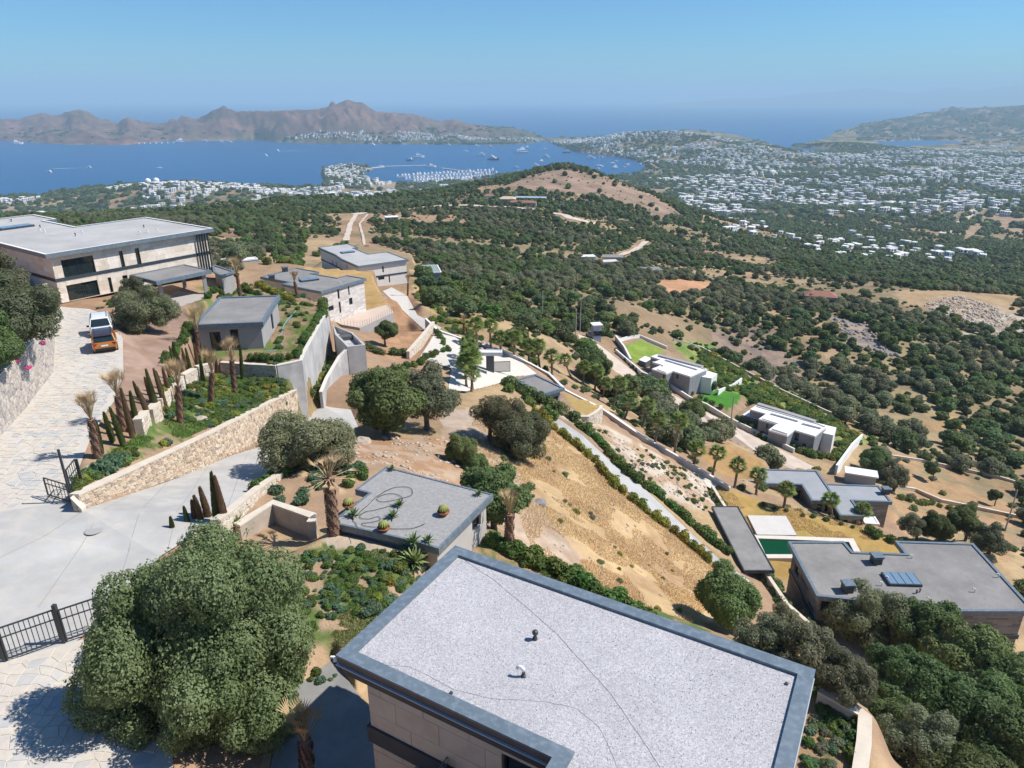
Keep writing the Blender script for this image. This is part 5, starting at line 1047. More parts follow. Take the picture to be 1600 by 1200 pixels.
def crown(name, seed, n, ls, mt_, lobes=14, flat=.8, spread=.62, core=.74, asp=.6, drop=.0, lr=(.30, .50), cen=.60):
    rs = np.random.RandomState(seed); c = rs.normal(size=(lobes, 3)); c /= np.linalg.norm(c, axis=1)[:, None]; c *= spread*rs.uniform(.55, 1.05, (lobes, 1)); c[:, 2] = c[:, 2]*.95
    rr = rs.uniform(lr[0], lr[1], lobes); c = np.vstack([c, [[0, 0, 0]]]); rr = np.r_[rr, cen]
    pk = rs.choice(len(rr), n*3, p=rr**2/np.sum(rr**2)); d = rs.normal(size=(n*3, 3)); d /= np.linalg.norm(d, axis=1)[:, None]
    lump = 1+.16*np.sin(d[:, 0]*7+pk)*np.sin(d[:, 1]*7+pk*2)*np.sin(d[:, 2]*6+pk)
    p = c[pk]+d*(rr[pk]*lump*rs.uniform(.80, 1.07, n*3))[:, None]
    dist = np.stack([np.linalg.norm(p-c[k], axis=1)/rr[k] for k in range(len(rr))], 1); keep = (dist < .78).sum(1) == 0; p, d = p[keep][:n], d[keep][:n]; n = len(p)
    p[:, 2] *= flat; nrm = d+rs.normal(size=(n, 3))*.55+np.array([0, 0, .25]); nrm /= np.linalg.norm(nrm, axis=1)[:, None]
    t = np.cross(nrm, rs.normal(size=(n, 3))); t /= np.linalg.norm(t, axis=1)[:, None]; b = np.cross(nrm, t); s = ls*rs.uniform(.6, 1.3, (n, 1))
    V = np.stack([p-t*s, p-b*s*asp+nrm*s*.15, p+t*s, p+b*s*asp+nrm*s*.15], 1).reshape(-1, 3); Fq = np.arange(n*4).reshape(n, 4)
    me = None; vs = [V]; fs = [Fq]; o = len(V)
    if core:
        U = 6; W = 10
        for k in range(len(rr)):
            th = np.linspace(0, math.pi, U+1); ph = np.arange(W)*2*math.pi/W; g = np.array([[math.sin(a)*math.cos(b_), math.sin(a)*math.sin(b_), math.cos(a)] for a in th for b_ in ph]); g = g*rr[k]*core*(1+rs.uniform(-.1, .1, (len(g), 1)))+c[k]; g[:, 2] *= flat
            f = [[i*W+j, i*W+(j+1) % W, (i+1)*W+(j+1) % W, (i+1)*W+j] for i in range(U) for j in range(W)]; vs.append(g); fs.append(np.array(f)+o); o += len(g)
    return mesh_np(name, np.vstack(vs), np.vstack(fs), [mt_])
def trunk_mesh(seed, h=1.0, r=.1, limbs=5, reach=.5):
    rs = random.Random(seed); q = MB(); fork = h*.45; q.tube([(0, 0, -.6), (0, 0, 0), (rs.uniform(-.05, .05), rs.uniform(-.05, .05), fork)], [r*1.5, r*1.25, r*.85], 7)
    for k in range(limbs):
        a = k*6.28/limbs+rs.random(); e = Vector((math.cos(a)*reach*rs.uniform(.6, 1), math.sin(a)*reach*rs.uniform(.6, 1), h*rs.uniform(.85, 1.2))); m_ = Vector((e.x*.45, e.y*.45, fork+(e.z-fork)*.6)); q.tube([(0, 0, fork*.92), m_, e], [r*.6, r*.4, r*.18], 5)
    return q.mesh('trunk', [barkm])
NEAR = {'oak': [crown('oak_crown', s, 21000, .034, oakm, 34, .95, .72, .72, .6, 0, (.18, .36), .58) for s in (1, 2)], 'olive': [crown('olive_crown', s, 19000, .040, olivem, 36, .95, .76, .55, .28, 0, (.16, .34), .5) for s in (3, 4)], 'grey': [crown('grey_crown', 5, 14000, .038, greym, 32, .95, .78, .45, .38, 0, (.15, .32), .48)], 'brown': [crown('brown_crown', 6, 13000, .036, brownm, 30, .95, .76, .45, .32, 0, (.15, .32), .48)]}
TR = [trunk_mesh(s) for s in range(3)]
def colz(base, px, py): x, y, z = ray(px, py); return ZC+base.y*z/y
def hero(label, cx_, cy_, rp, bx, by, kind='oak', e=None, flat=.95, rz=None, mesh=None, cat='tree', sq=1.0, group=None):
    base = P(bx, by, e) if e is not None else G(bx, by); base.z = hz(base.x, base.y); dpt = base.y*CP+(ZC-base.z)*SP; r_m = rp*dpt/F; c = D(cx_, cy_, dpt); zc = colz(base, cx_, cy_); h = max(zc-base.z, r_m*.7)
    dpt = base.y*CP+(ZC-zc)*SP; r_m = rp*dpt/F; c = D(cx_, cy_, dpt); h = max(zc-base.z, r_m*.6)
    root = thing({'oak': 'oak_tree', 'olive': 'olive_tree'}.get(kind, 'oak_tree'), label, cat, base, 0, group)
    t = obj('trunk', rnd.choice(TR), root); t.scale = (r_m*.75, r_m*.75, h); me = mesh or rnd.choice(NEAR[kind]); cr = obj('crown', me, root, (c.x-base.x, 0, h), rnd.random()*6 if rz is None else rz); cr.location.z = h-.07*r_m; cr.scale = (r_m*sq*1.04, r_m*1.04, r_m*flat*1.12); return root
big = crown('big_oak_crown', 21, 150000, .0125, leafmat('holm_oak_leaves', (.140,.190,.078), (.21,.26,.125), .05, 2.5), 100, .95, .80, .55, .6, 0, (.10, .25), .60)
hero('very large round oak in the lower left corner behind the black gate', 322, 1014, 176, 322, 1085, 'oak', -20.2, 1.2, 1.0, big)
hero('big olive on the bank above the tall driveway wall', 22, 478, 66, 12, 560, 'olive', None, .95, sq=1.1); hero('dark bushy tree at the left edge above the driveway wall', -20, 530, 52, -20, 590, 'oak'); hero('smaller olive at the far end of the bank', -15, 430, 50, -20, 480, 'grey')
hero('olive tree beside the white parked car', 222, 480, 47, 226, 516, 'olive', None, .8, sq=1.15); hero('small grey olive half hidden behind the olive at the cars', 208, 448, 22, 212, 470, 'grey')
hero('wide olive tree overhanging the concrete road', 476, 688, 76, 470, 748, 'olive', -23.8, .8); hero('round dark oak in front of the concrete walls', 600, 618, 66, 602, 678, 'oak', None, .9); hero('grey leaning oak right behind the round dark oak', 664, 612, 54, 668, 672, 'grey', None, .95)
hero('brownish olive at the top of the dry grass slope', 772, 643, 44, 765, 690, 'brown', None, .9); hero('dense dark olive leaning over the dry grass slope', 815, 672, 50, 812, 712, 'olive', None, .95); hero('dark spreading oak behind the small roof with pots', 768, 768, 62, 772, 828, 'oak', None, .85)
hero('narrow dark bush above the spreading oak', 722, 700, 28, 725, 725, 'oak'); hero('low dark bush joined to the narrow dark bush', 742, 722, 22, 745, 738, 'oak')
hero('small round tree leaning at the concrete garage', 604, 514, 19, 602, 540, 'oak', None, .9); hero('dark oak at the lower end of the concrete path', 1138, 928, 55, 1145, 985, 'oak', None, .95)
for l, a in {'grey green oak left of the stone terrace wall': (1195,1000,52,1200,1045,'grey'), 'bushy oak touching the corner of the gravel roof': (1262,1015,55,1270,1065,'grey'), 'grey oak right of the gravel roof corner': (1325,1058,48,1332,1095,'grey'),
    'forked olive in front of the wide dark villa': (1360,958,60,1383,1008,'olive'), 'dark round oak right of the forked olive': (1455,985,62,1455,1040,'oak'), 'large dark oak at the right corner of the wide villa': (1520,1025,68,1520,1080,'oak'),
    'dark oak in the middle of the lower right thicket': (1440,1075,66,1440,1130,'oak'), 'oak at the right edge below the villa': (1580,1075,70,1585,1130,'oak'), 'darkest oak in the lower right thicket': (1510,1130,80,1510,1190,'oak'), 'oak filling the lower right corner': (1590,1170,85,1590,1240,'oak'),
    'grey oak at the bottom edge right of the terrace wall': (1445,1160,66,1440,1215,'grey'), 'light green tree at the foot of the lower right thicket': (1385,1085,30,1388,1115,'oak'), 'oak in the gap of the lower right thicket': (1405,1130,46,1405,1175,'oak'), 'dark oak below the forked olive': (1400,1045,48,1400,1085,'oak'), 'oak between the villa corner and the thicket': (1560,1100,60,1562,1150,'oak'), 'grey oak at the low end of the carport wall': (1225,975,36,1228,1005,'grey'), 'small oak at the bottom edge of the thicket': (1520,1225,70,1510,1290,'oak'),
    'green tree beside the white site container': (1368,718,26,1372,745,'oak'), 'grey olive right of the site container': (1396,742,26,1396,768,'grey'), 'small round tree alone in the orchard': (1456,730,13,1456,752,'oak'), 'tall dark cypress like tree in the orchard': (1508,808,26,1508,845,'oak'), 'pale grey tree behind the wide dark villa': (1428,818,22,1432,842,'grey'),
    'yellow green tree behind the wide dark villa': (1466,820,26,1468,846,'oak'), 'small tree at the right of the orchard': (1554,772,11,1554,790,'oak'), 'grey tree behind the far corner of the wide villa': (1545,840,30,1545,865,'grey'), 'dark tree beside the bright lower lawn': (1108,600,13,1108,614,'oak'), 'round bush hiding the end of the upper white house': (1075,598,12,1075,610,'oak'),
    'dark olive between the dirt road and the palms': (1060,660,26,1062,690,'oak'), 'big dark oak between the palms and the dirt road': (1085,640,24,1088,668,'oak'), 'round oak in the gully below the dirt road bend': (930,570,30,932,600,'oak')}.items(): hero(l, *a, flat=.95)
# ------------------------------------------------------------------ palms
palmg = leafmat('palm_leaf', (.13,.19,.045), (.20,.25,.075), .15); palmd = mat('dry_frond', (.42,.29,.15), (.52,.38,.22), 3, .9, obj=True); palmt = mat('palm_trunk', (.24,.18,.13), (.16,.12,.09), 9, .95, .02, 18, obj=True); boot = mat('leaf_base', (.20,.11,.075), (.30,.19,.13), 8, .9, obj=True)
def frond_mesh(seed, m, L_=1.0, fan=13, drop=.25):
    rs = random.Random(seed); q = MB(); q.add([(0, -.018, 0), (0, .018, 0), (L_*.5, .012, .02), (L_*.5, -.012, .02)], [(0, 1, 2, 3)])
    for k in range(fan):
        a = (k/(fan-1)-.5)*2.9; l = L_*.56*(1-.25*abs(a)/1.45); d = Vector((math.cos(a), math.sin(a), 0)); n = Vector((-d.y, d.x, 0))*.045*L_; b = Vector((L_*.5, 0, .02)); m_ = b+d*l*.6+Vector((0, 0, -.02+rs.random()*.03)); t = b+d*l+Vector((0, 0, -drop*l*(.6+rs.random())))
        q.add([b, m_-n, t, m_+n], [(0, 1, 2, 3)])
    return q.mesh('frond', [m])
FG = [frond_mesh(s, palmg) for s in range(3)]; FD = [frond_mesh(s+9, palmd, .8, 9, .5) for s in range(2)]
def fan_palm(h, nf=26, seed=0, tr=.17, dead=12, fl=1.4):
    rs = random.Random(seed); r = thing('fan_palm', 'x', 'palm'); q = MB(); n_ = 12
    q.tube([(math.sin(k*.3+seed)*.05, 0, -.5+(h+.5)*k/n_) for k in range(n_+1)], [tr*(1.5 if k < 2 else 1.05+.07*(k % 2)-.25*k/n_) for k in range(n_+1)], 9); q.build('trunk', palmt, r, local=True)
    for k in range(nf):
        o = obj('frond', FG[k % 3], r, (0, 0, h+.05)); o.rotation_euler = (rs.uniform(-.3, .3), -(-.35+1.7*k/nf)+rs.uniform(-.1, .1), k*2.399); o.scale = (fl,)*3
    for k in range(dead):
        o = obj('dry_frond', FD[k % 2], r, (0, 0, h-.1)); o.rotation_euler = (rs.uniform(-.3, .3), rs.uniform(.7, 1.3), k*2.399+.5); o.scale = (fl*.9,)*3
    return r
PP = [fan_palm(5.6, 26, 1), fan_palm(4.6, 24, 2)]; used = set()
# trunk foot pixel of each palm along the wall, with the pixel of its crown
prow = [(745,545,744,508),(767,548,766,510),(782,553,781,518),(803,560,804,522),(826,566,825,530),(843,575,840,535),(862,585,862,545),(893,592,880,556),(911,600,914,562),(929,609,934,575),(941,620,949,590),(957,637,970,592),(975,655,992,610),(1003,668,1013,628),(1023,692,1031,640),(1053,711,1063,650),(1083,727,1091,690),(1112,746,1123,702),(1147,762,1156,712),(1181,773,1186,738),(1224,793,1231,753),(1300,808,1298,777),(1345,820,1351,787)]
pos = ['farthest, at the corner of the gravel court', 'second from the gravel court', 'third from the gravel court', 'fourth from the gravel court', 'fifth from the gravel court', 'behind the pavilion', 'just right of the pavilion roof', 'beside the round lawn end of the pavilion', 'above the round lawn', 'over the curved wall', 'just past the curved wall', 'leaning past the curved wall', 'tall, in the middle of the row', 'tall, right of the middle of the row', 'tallest in the dark oaks', 'at the bend of the dirt path', 'left of the sandy field', 'in front of the sandy field', 'right side of the sandy field', 'at the sunken white court', 'before the dark stone villa front', 'at the inner corner of the dark stone villa', 'in front of the lower stone wing']
for i, (bx, by, tx, ty) in enumerate(prow):
    b = G(bx, by); zc = colz(b, tx, ty); h = max(zc-b.z, 1.5); dpt = b.y*CP+(ZC-b.z)*SP; xt = (tx-800)/F*(b.y*CP-(zc-ZC)*SP); src = PP[i % 2]; s = h/(5.6, 4.6)[i % 2]
    k = dict(loc=b, rz=0, sc=(1, 1, 1), label='fan palm '+pos[i], group='fan palms along the white capped wall', tilt=(0, math.atan2(xt-b.x, h)))
    o = dup(src, **k) if i > 1 else dup_move(src, **k)
    # stretch the trunk and lift the leaves instead of scaling the crown
    for c in o.children:
        if c.name.startswith('trunk'): c.scale = (1, 1, s)
        else: c.location.z *= s; c.scale = tuple(v*(1.05 if i < 17 else .95) for v in c.scale)
# young palm clump at the court
for i, (x, y, h, l) in enumerate([(728,595,3.2,'young fan palm at the foot of the clump beside the court'),(738,600,4.2,'young fan palm with a bare trunk in front of the clump'),(732,578,3.4,'young fan palm in the middle of the clump beside the court'),(735,566,3,'young fan palm near the top of the clump beside the court'),(730,556,2.6,'young fan palm at the very top of the clump beside the court'),(740,588,3.6,'young fan palm leaning right out of the clump'),(727,584,2.0,'low young fan palm on the left side of the clump'),(742,578,2.2,'low young fan palm on the right side of the clump'),(729,568,1.8,'stemless young fan palm near the top of the clump'),(737,604,2.2,'lowest young fan palm at the near end of the clump')]):
    b = G(x, y+8); o = dup(PP[i % 2], loc=b, rz=i, label=l, group='young palms beside the gravel court')
    for c in o.children:
        if c.name.startswith('trunk'): c.scale = (.9, .9, h/5.6)
        elif c.name.startswith('dry'): c.location.z = h-.2; c.scale = (.5,)*3
        else: c.location.z = h; c.scale = (1.35,)*3
# palms with bare, cut or dead heads
def dead_palm(label, bx, by, tx, ty, e, tr=.24, tuft=1.0, droop=False, head='up'):
    b = P(bx, by, e) if e is not None else G(bx, by); b.z = hz(b.x, b.y); zc = colz(b, tx, ty); h = zc-b.z; xt = (tx-800)/F*(b.y*CP-(zc-ZC)*SP)-b.x; rs = random.Random(int(bx)); r = thing('dead_palm', label, 'palm', b, 0, 'transplanted palms with dry heads'); hs = h*(.62 if head == 'up' else .78)
    ax = lambda t: Vector((xt*t, 0, h*t)); q = MB(); q.tube([ax(-.1), ax(0), ax(.3), ax(hs/h)], [tr, tr*1.05, tr*.95, tr*.7], 9); q.build('trunk', boot, r, local=True)
    q = MB(); n_ = int(hs/.09)
    for k in range(n_):
        for j in range(6):
            a = k*.9+j*1.047+rs.random()*.2; t = (k+rs.random()*.5)/n_*hs/h; c = ax(t); rr = tr*(1.03-.3*t); o = Vector((math.cos(a), math.sin(a), 0)); s_ = Vector((-o.y, o.x, 0))*.06; u = Vector((0, 0, .13)); p = c+o*rr*.9
            q.add([p-s_, p+s_, p+s_*.6+u+o*.09, p-s_*.6+u+o*.09, p-o*.02+u], [(0, 1, 2, 3), (3, 2, 4)])
    stuff(q.build('leaf_bases', boot, r, local=True)); c0 = ax(hs/h)
    for k in range(int(30*tuft)):
        a = k*2.399; el = rs.uniform(1.05, 1.5) if not droop else rs.uniform(-.5, 1.45); L_ = (h-hs)*rs.uniform(.8, 1.15) if not droop else rs.uniform(.9, 1.5); d = Vector((math.cos(a)*math.cos(el), math.sin(a)*math.cos(el), math.sin(el))); s_ = Vector((-math.sin(a), math.cos(a), 0)); t1 = c0+d*L_*.7; q = MB(); q.add([c0-s_*.03, c0+s_*.03, t1+s_*.022, t1-s_*.022], [(0, 1, 2, 3)])
        for m_ in range(-3, 4):
            d2_ = (d+s_*m_*.16+Vector((0, 0, -.25 if droop else -.05*abs(m_)))).normalized(); t2 = t1+d2_*L_*.42; q.add([t1, t1.lerp(t2, .5)+s_*.02, t2, t1.lerp(t2, .5)-s_*.02], [(0, 1, 2, 3)])
        q.build('dry_frond', palmd, r, local=True)
    return r
for a in [('dead palm with a brown tuft next to the open black gate', 153,715,135,618,-19.1), ('tall dead palm leaning over the edge of the driveway', 194,677,178,583,-19.9), ('dead palm with a clipped pale head in the middle of the bed', 282,661,276,566,-21.4), ('dead palm with a wide straw coloured head in the bed', 330,637,333,550,-23.2), ('slim dead palm under the guest house door', 367,613,359,531,-24.4),
          ('thick bare palm at the left corner of the guest house', 307,552,305,480,-22.9), ('palm with a dry spreading head beyond the guest house', 374,452,366,405,-23.5), ('small dry palm in front of the stone villa', 464,455,457,425,-25), ('bare palm trunk beside the road of the white walled villa', 637,462,638,430,None), ('bare palm trunk at the white capped wall', 725,524,725,492,None)]: dead_palm(*a, tr=.2)
dead_palm('leaning palm with drooping dry fronds beside the small roof', 523,838,510,722,-20.9, .3, 1.1, True, 'x'); dead_palm('bare palm trunk standing behind the near parapet', 795,868,798,770,-23.6, .24, .6); dead_palm('cut palm trunk at the bottom edge beside the dark facade', 480,1215,473,1110,-20.6, .22, .8); dead_palm('dry palm stump behind the right corner of the near parapet', 1258,1075,1260,1012,-25.3,.25,.5)
# ------------------------------------------------------------------ columnar cypresses
cypg = leafmat('cypress_green', (.085,.115,.035), (.12,.14,.05), .1); cypb = leafmat('cypress_brown', (.20,.125,.07), (.27,.18,.11), .1)
def spindle(m, seed, n=900):
    rs = np.random.RandomState(seed); t = rs.uniform(0, 1, n); a = rs.uniform(0, 6.283, n); prof = .115*np.sqrt(np.clip(1-t, 0, 1))*(1-.25*(1-t)**4)+.01; p = np.stack([np.cos(a)*prof, np.sin(a)*prof, t], 1); d = np.stack([np.cos(a)*.35, np.sin(a)*.35, np.ones(n)], 1); d /= np.linalg.norm(d, axis=1)[:, None]; s_ = np.stack([-np.sin(a), np.cos(a), np.zeros(n)], 1)+rs.normal(size=(n, 3))*.3; s_ /= np.linalg.norm(s_, axis=1)[:, None]
    V = np.stack([p-d*.03, p+s_*.02, p+d*.05, p-s_*.02], 1).reshape(-1, 3); U = 8; prof2 = lambda z: .105*math.sqrt(max(1-z, 0))+.006
    g = np.array([[math.cos(k*6.283/8)*prof2(z), math.sin(k*6.283/8)*prof2(z), z] for z in np.linspace(0, 1, U) for k in range(8)]); f = np.array([[i*8+j, i*8+(j+1) % 8, (i+1)*8+(j+1) % 8, (i+1)*8+j] for i in range(U-1) for j in range(8)])+len(V)
    return mesh_np('cypress_crown', np.vstack([V, g]), np.vstack([np.arange(n*4).reshape(n, 4), f]), [m])
CG = [spindle(cypg, 1), spindle(cypg, 2)]; CB = [spindle(cypb, 3), spindle(cypb, 4)]
cyp = [(177,692,162,645,'g'),(194,698,172,638,'g'),(208,685,189,608,'b'),(202,662,187,613,'b'),(248,648,228,578,'g'),(260,640,240,577,'b'),(233,652,214,605,'b'),(285,608,267,553,'g'),(292,605,278,555,'b'),(303,602,290,545,'g'),(283,600,265,543,'g'),(312,588,303,538,'b'),(325,585,320,543,'g'),(379,593,375,540,'g'),(218,622,208,596,'g'),(275,570,270,535,'g'),(340,590,337,560,'b'),
       (158,712,150,660,'g'),(215,668,203,612,'g'),(240,630,226,590,'b'),(255,622,243,580,'g'),(268,628,254,576,'b'),(296,590,284,545,'b'),(318,602,312,556,'g'),(270,600,258,560,'g'),(340,822,330,739,'g'),(355,824,335,745,'b'),(328,815,312,762,'b'),(316,820,303,775,'b'),(306,820,299,782,'b'),(296,826,287,792,'g'),(272,838,266,808,'g')]
ord_ = ['first from the gate', 'second from the gate', 'third from the gate', 'behind the tall dead palm', 'before the second step wall', 'touching the second step wall', 'left of the second step wall', 'in the dense middle group', 'second of the dense middle group', 'third of the dense middle group', 'rear one of the dense middle group', 'below the thick bare palm', 'under the guest house window', 'under the guest house door', 'at the driveway edge', 'behind the middle group', 'nearest the guest house corner', 'short, right beside the first dead palm', 'green one under the tall dead palm', 'brown one left of the third step wall', 'green one left of the third step wall', 'brown one above the third step wall', 'brown one beside the garden steps', 'short green one below the thick bare palm', 'short green one above the fourth step wall', 'tallest behind the big oak', 'leaning on the tallest one behind the big oak', 'left of the tallest pair behind the big oak', 'second left of the tallest pair behind the big oak', 'third left of the tallest pair behind the big oak', 'small, beyond the big oak', 'smallest, beside the crown of the big oak']
for i, (bx, by, tx, ty, k) in enumerate(cyp):
    b = P(bx, by, -20.2) if by > 800 else G(bx, by); zc = colz(b, tx, ty); h = zc-b.z; xt = (tx-800)/F*(b.y*CP-(zc-ZC)*SP)-b.x
    r = thing('cypress', ('green' if k == 'g' else 'brown dried')+' columnar cypress, '+ord_[i], 'cypress', b, 0, 'slim cypresses planted in the beds'); q = obj('crown', (CG if k == 'g' else CB)[i % 2], r, (0, 0, .12), rnd.random()*6); L_ = math.hypot(h, xt); q.scale = (1.65 if h > 1.5 else 1.2, 1.65 if h > 1.5 else 1.2, L_-.1); r.rotation_euler = (0, math.atan2(xt, h), 0)
    t = obj('trunk', TR[0], r); t.scale = (.25, .25, .3)
# ------------------------------------------------------------------ shrubs, hedges, herbs
REG = {}
def put(name, me, loc, rz, sc, label, cat, group): REG.setdefault(name, []).append((me, tuple(loc), rz, sc, label, cat, group))
def shrub_mesh(name, seed, n, ls, m, flat=.8, asp=.6): return crown(name, seed, n, ls, m, 7, flat, .5, .55, asp)
SH = {'g': [shrub_mesh('shrub', s, 420, .13, shrubm) for s in (31, 32)], 'b': [shrub_mesh('shrub', s, 420, .14, bluem, .7) for s in (33, 34)], 'y': [shrub_mesh('shrub', 35, 420, .13, yelm, 1.0)], 'h': [shrub_mesh('shrub', s, 480, .12, hedgem, .9) for s in (36, 37)], 'o': [shrub_mesh('shrub', 38, 420, .12, oakm)], 'e': [shrub_mesh('shrub', 39, 400, .12, greym)]}
def shrub(k, px, py, s, label, group=None, e=None, cat='shrub', zs=1.0, name='shrub'):
    p = G(px, py) if e is None else P(px, py, e); o = obj(name, rnd.choice(SH[k]), None, p+Vector((0, 0, s*.45*zs)), rnd.random()*6); o.scale = (s*rnd.uniform(.85, 1.15), s*rnd.uniform(.85, 1.15), s*zs); return tag(o, label, cat, group)
def rowpts(pl, sp):
    pts = [G(*p) for p in pl]; L_ = [0]
    for a, b in zip(pts, pts[1:]): L_.append(L_[-1]+math.hypot(b.x-a.x, b.y-a.y))
    n = max(int(L_[-1]/sp), 1); xs = [p.x for p in pts]; ys = [p.y for p in pts]
    return [(np.interp(i*sp, L_, xs), np.interp(i*sp, L_, ys)) for i in range(n+1)]
def hedge(k, pl, sp, s, label, group, jit=.15, zs=1.0, gap=0, cat='shrub', name='hedge_shrub'):
    for x, y in rowpts(pl, sp):
        if rnd.random() < gap: continue
        x += rnd.uniform(-jit, jit); y += rnd.uniform(-jit, jit); ss = s*rnd.uniform(.8, 1.2); put(name, rnd.choice(SH[k]), (x, y, hz(x, y)+ss*.42*zs), rnd.random()*6, (ss, ss, ss*zs), label, cat, group)
hedge('y', [(838,648),(862,668),(900,697),(926,720),(960,760),(1000,795),(1062,840),(1112,884),(1125,895)], 1.0, .78, 'small yellow green shrub planted along the concrete path', 'shrubs along the uphill side of the path', zs=1.2, gap=.05)
hedge('h', [(905,668),(935,692),(975,735),(1010,762),(1045,790),(1085,825),(1115,850),(1140,868)], .85, 1.05, 'bushy green shrub between the path and the palm wall', 'shrubs along the downhill side of the path', zs=.85); hedge('o', [(790,600),(815,612),(850,632),(900,660)], 1.2, 1.3, 'dark bush between the pavilion and the path', 'bushes in front of the pavilion', .5)
hedge('g', [(800,615),(840,640),(880,655)], 1.6, 1.0, 'green bush below the pavilion', 'bushes below the pavilion', .5)
hedge('h', [(393,563),(432,566),(466,558),(471,548),(505,488)], .8, .62, 'clipped shrub in the hedge along the garden wall top', 'hedge on the guest house garden wall', .08, 1.1); hedge('h', [(505,486),(498,468),(475,450),(440,430)], 1.2, .9, 'dark shrub in the far part of the garden hedge', 'hedge on the guest house garden wall, far part', .15)
hedge('y', [(402,448),(420,455),(440,466),(455,472)], 1.3, .9, 'yellow green hedge shrub in front of the stone villa', 'yellow hedge in front of the stone villa', .2); hedge('h', [(300,508),(285,535),(268,560),(258,570)], 1.0, .55, 'low green plant beside the garden steps wall', 'green edging left of the guest house', .3)
hedge('h', [(700,548),(668,560),(640,575)][::-1]+[(683,520)], 1.5, .7, 'low green shrub at the foot of the pale climbing wall', 'shrubs below the pale climbing wall', .3)
hedge('h', [(770,850),(830,880),(880,900),(930,930),(980,955),(1050,992)], .6, .82, 'dark green shrub in the hedge behind the near parapet', 'hedge behind the near parapet', .08, .9); hedge('g', [(775,858),(830,892),(900,925),(990,970),(1060,1000)], 1.0, .4, 'low green shrub in front of the parapet hedge', 'low plants behind the near parapet', .35)
hedge('h', [(1290,1080),(1325,1110),(1338,1130),(1335,1170),(1328,1215)], .5, .42, 'dark green shrub along the inside of the terrace wall', 'hedge inside the terrace wall', .12, .9)
hedge('o', [(1115,775),(1150,832),(1190,892),(1225,948),(1270,990)], 1.1, .85, 'dark shrub beside the long carport wall', 'shrubs beside the long carport', .35); hedge('g', [(660,470),(700,505),(735,530),(790,545),(860,585)], 2.2, .9, 'green shrub beside the palm wall', 'shrubs along the palm wall, upper part', .8)
hedge('o', [(880,600),(945,630),(1000,672),(1050,700),(1115,742)], 1.7, .7, 'small shrub beside the palm wall', 'shrubs along the palm wall, lower part', .5); hedge('h', [(962,548),(990,578),(1030,600)], 2.2, .8, 'shrub inside the white roadside wall', 'shrubs inside the upper white wall', .3)
hedge('g', [(1045,600),(1075,615),(1100,625),(1125,638)], 2.2, 1.0, 'bright green shrub between the white houses', 'bushes around the lower lawn', .5); hedge('g', [(1215,695),(1240,705),(1270,715),(1300,718),(1320,700)], 1.5, 1.25, 'leafy green bush in front of the lower white house', 'bushes around the lower white house', .6); hedge('h', [(1155,655),(1180,675),(1200,690)], 1.7, 1.1, 'bush between the white wall and the lower white house', 'bushes behind the roadside wall', .4)
hedge('o', [(1190,790),(1250,805),(1300,815),(1350,830),(1395,845)], 1.6, .45, 'tiny edging shrub along the yellow lawn', 'edging along the yellow lawn', .2)
hedge('g', [(1355,833),(1395,846),(1420,855)], 1.3, .9, 'grey green shrub at the end of the yellow lawn', 'shrubs at the end of the yellow lawn', .4); hedge('g', [(1410,782),(1460,790),(1490,796)], 1.6, .9, 'green vegetable row in the orchard', 'vegetable rows in the orchard', .4)
hedge('h', [(405,770),(420,755),(440,745),(455,738)], .9, .75, 'dark green bush at the low wall', 'bushes at the low wall', .2); hedge('b', [(430,775),(460,790),(490,770),(500,750),(540,740),(570,735)], 1.0, .6, 'grey green bush behind the small roof', 'bushes left of the small roof', .4); hedge('h', [(548,760),(560,750),(575,740)], .8, .6, 'dark shrub at the corner of the small roof', 'dark shrubs left of the small roof', .3)
hedge('y', [(522,556),(512,575),(500,600),(490,620)], 1.4, .5, 'dry weed clump between the concrete walls', 'weeds between the concrete walls', .5, cat='weed', name='weed'); hedge('g', [(516,552),(505,590),(486,618)], 2.2, .8, 'green bush between the concrete walls', 'bushes between the concrete walls', .4)
hedge('h', [(335,470),(352,462),(372,455),(400,462)], 1.3, .7, 'low bush beside the carport garden', 'bushes beyond the guest house', .6); hedge('o', [(575,545),(600,555),(628,552)], 1.5, .9, 'dark bush below the garage', 'bushes below the garage', .6)
hedge('g', [(540,380),(500,400),(470,400),(440,412),(405,415)], 4, 1.8, 'green bush behind the stone villa', 'bushes behind the stone villa', 2)
def bed(polypx, n, kinds, smin, smax, label, group, cat='shrub', name='shrub'):
    pl = GP(polypx); x0, x1 = min(p[0] for p in pl), max(p[0] for p in pl); y0, y1 = min(p[1] for p in pl), max(p[1] for p in pl); c = 0; g = 0
    while c < n and g < n*40:
        g += 1; x, y = rnd.uniform(x0, x1), rnd.uniform(y0, y1)
        if not inpoly(np.array([x]), np.array([y]), pl)[0]: continue
        if fbm(np.array([x/2.6]), np.array([y/2.6]), 200, 2)[0] < .42: continue
        k = rnd.choice(kinds); s = rnd.uniform(smin, smax); put(name, rnd.choice(SH[k]), (x, y, hz(x, y)+s*.3), rnd.random()*6, (s, s, s*rnd.uniform(.6, .9)), {'g': 'green ', 'b': 'blue green ', 'y': 'yellow flowering ', 'h': 'dark green ', 'e': 'grey ', 'o': 'dark '}[k]+label, cat, {'g': 'green ', 'b': 'blue green ', 'y': 'yellow flowering ', 'h': 'dark green ', 'e': 'grey ', 'o': 'dark '}[k]+group); c += 1
bed([(118,770),(400,640),(470,604),(350,590),(300,604),(222,672),(125,745)], 330, 'bbggghy', .28, .62, 'shrub in the bed of cypresses', 'shrubs in the bed of cypresses')
shrub('b', 170, 738, .95, 'large blue green bush beside the first dead palm'); shrub('b', 183, 728, .8, 'second blue green bush above the end of the buff wall')
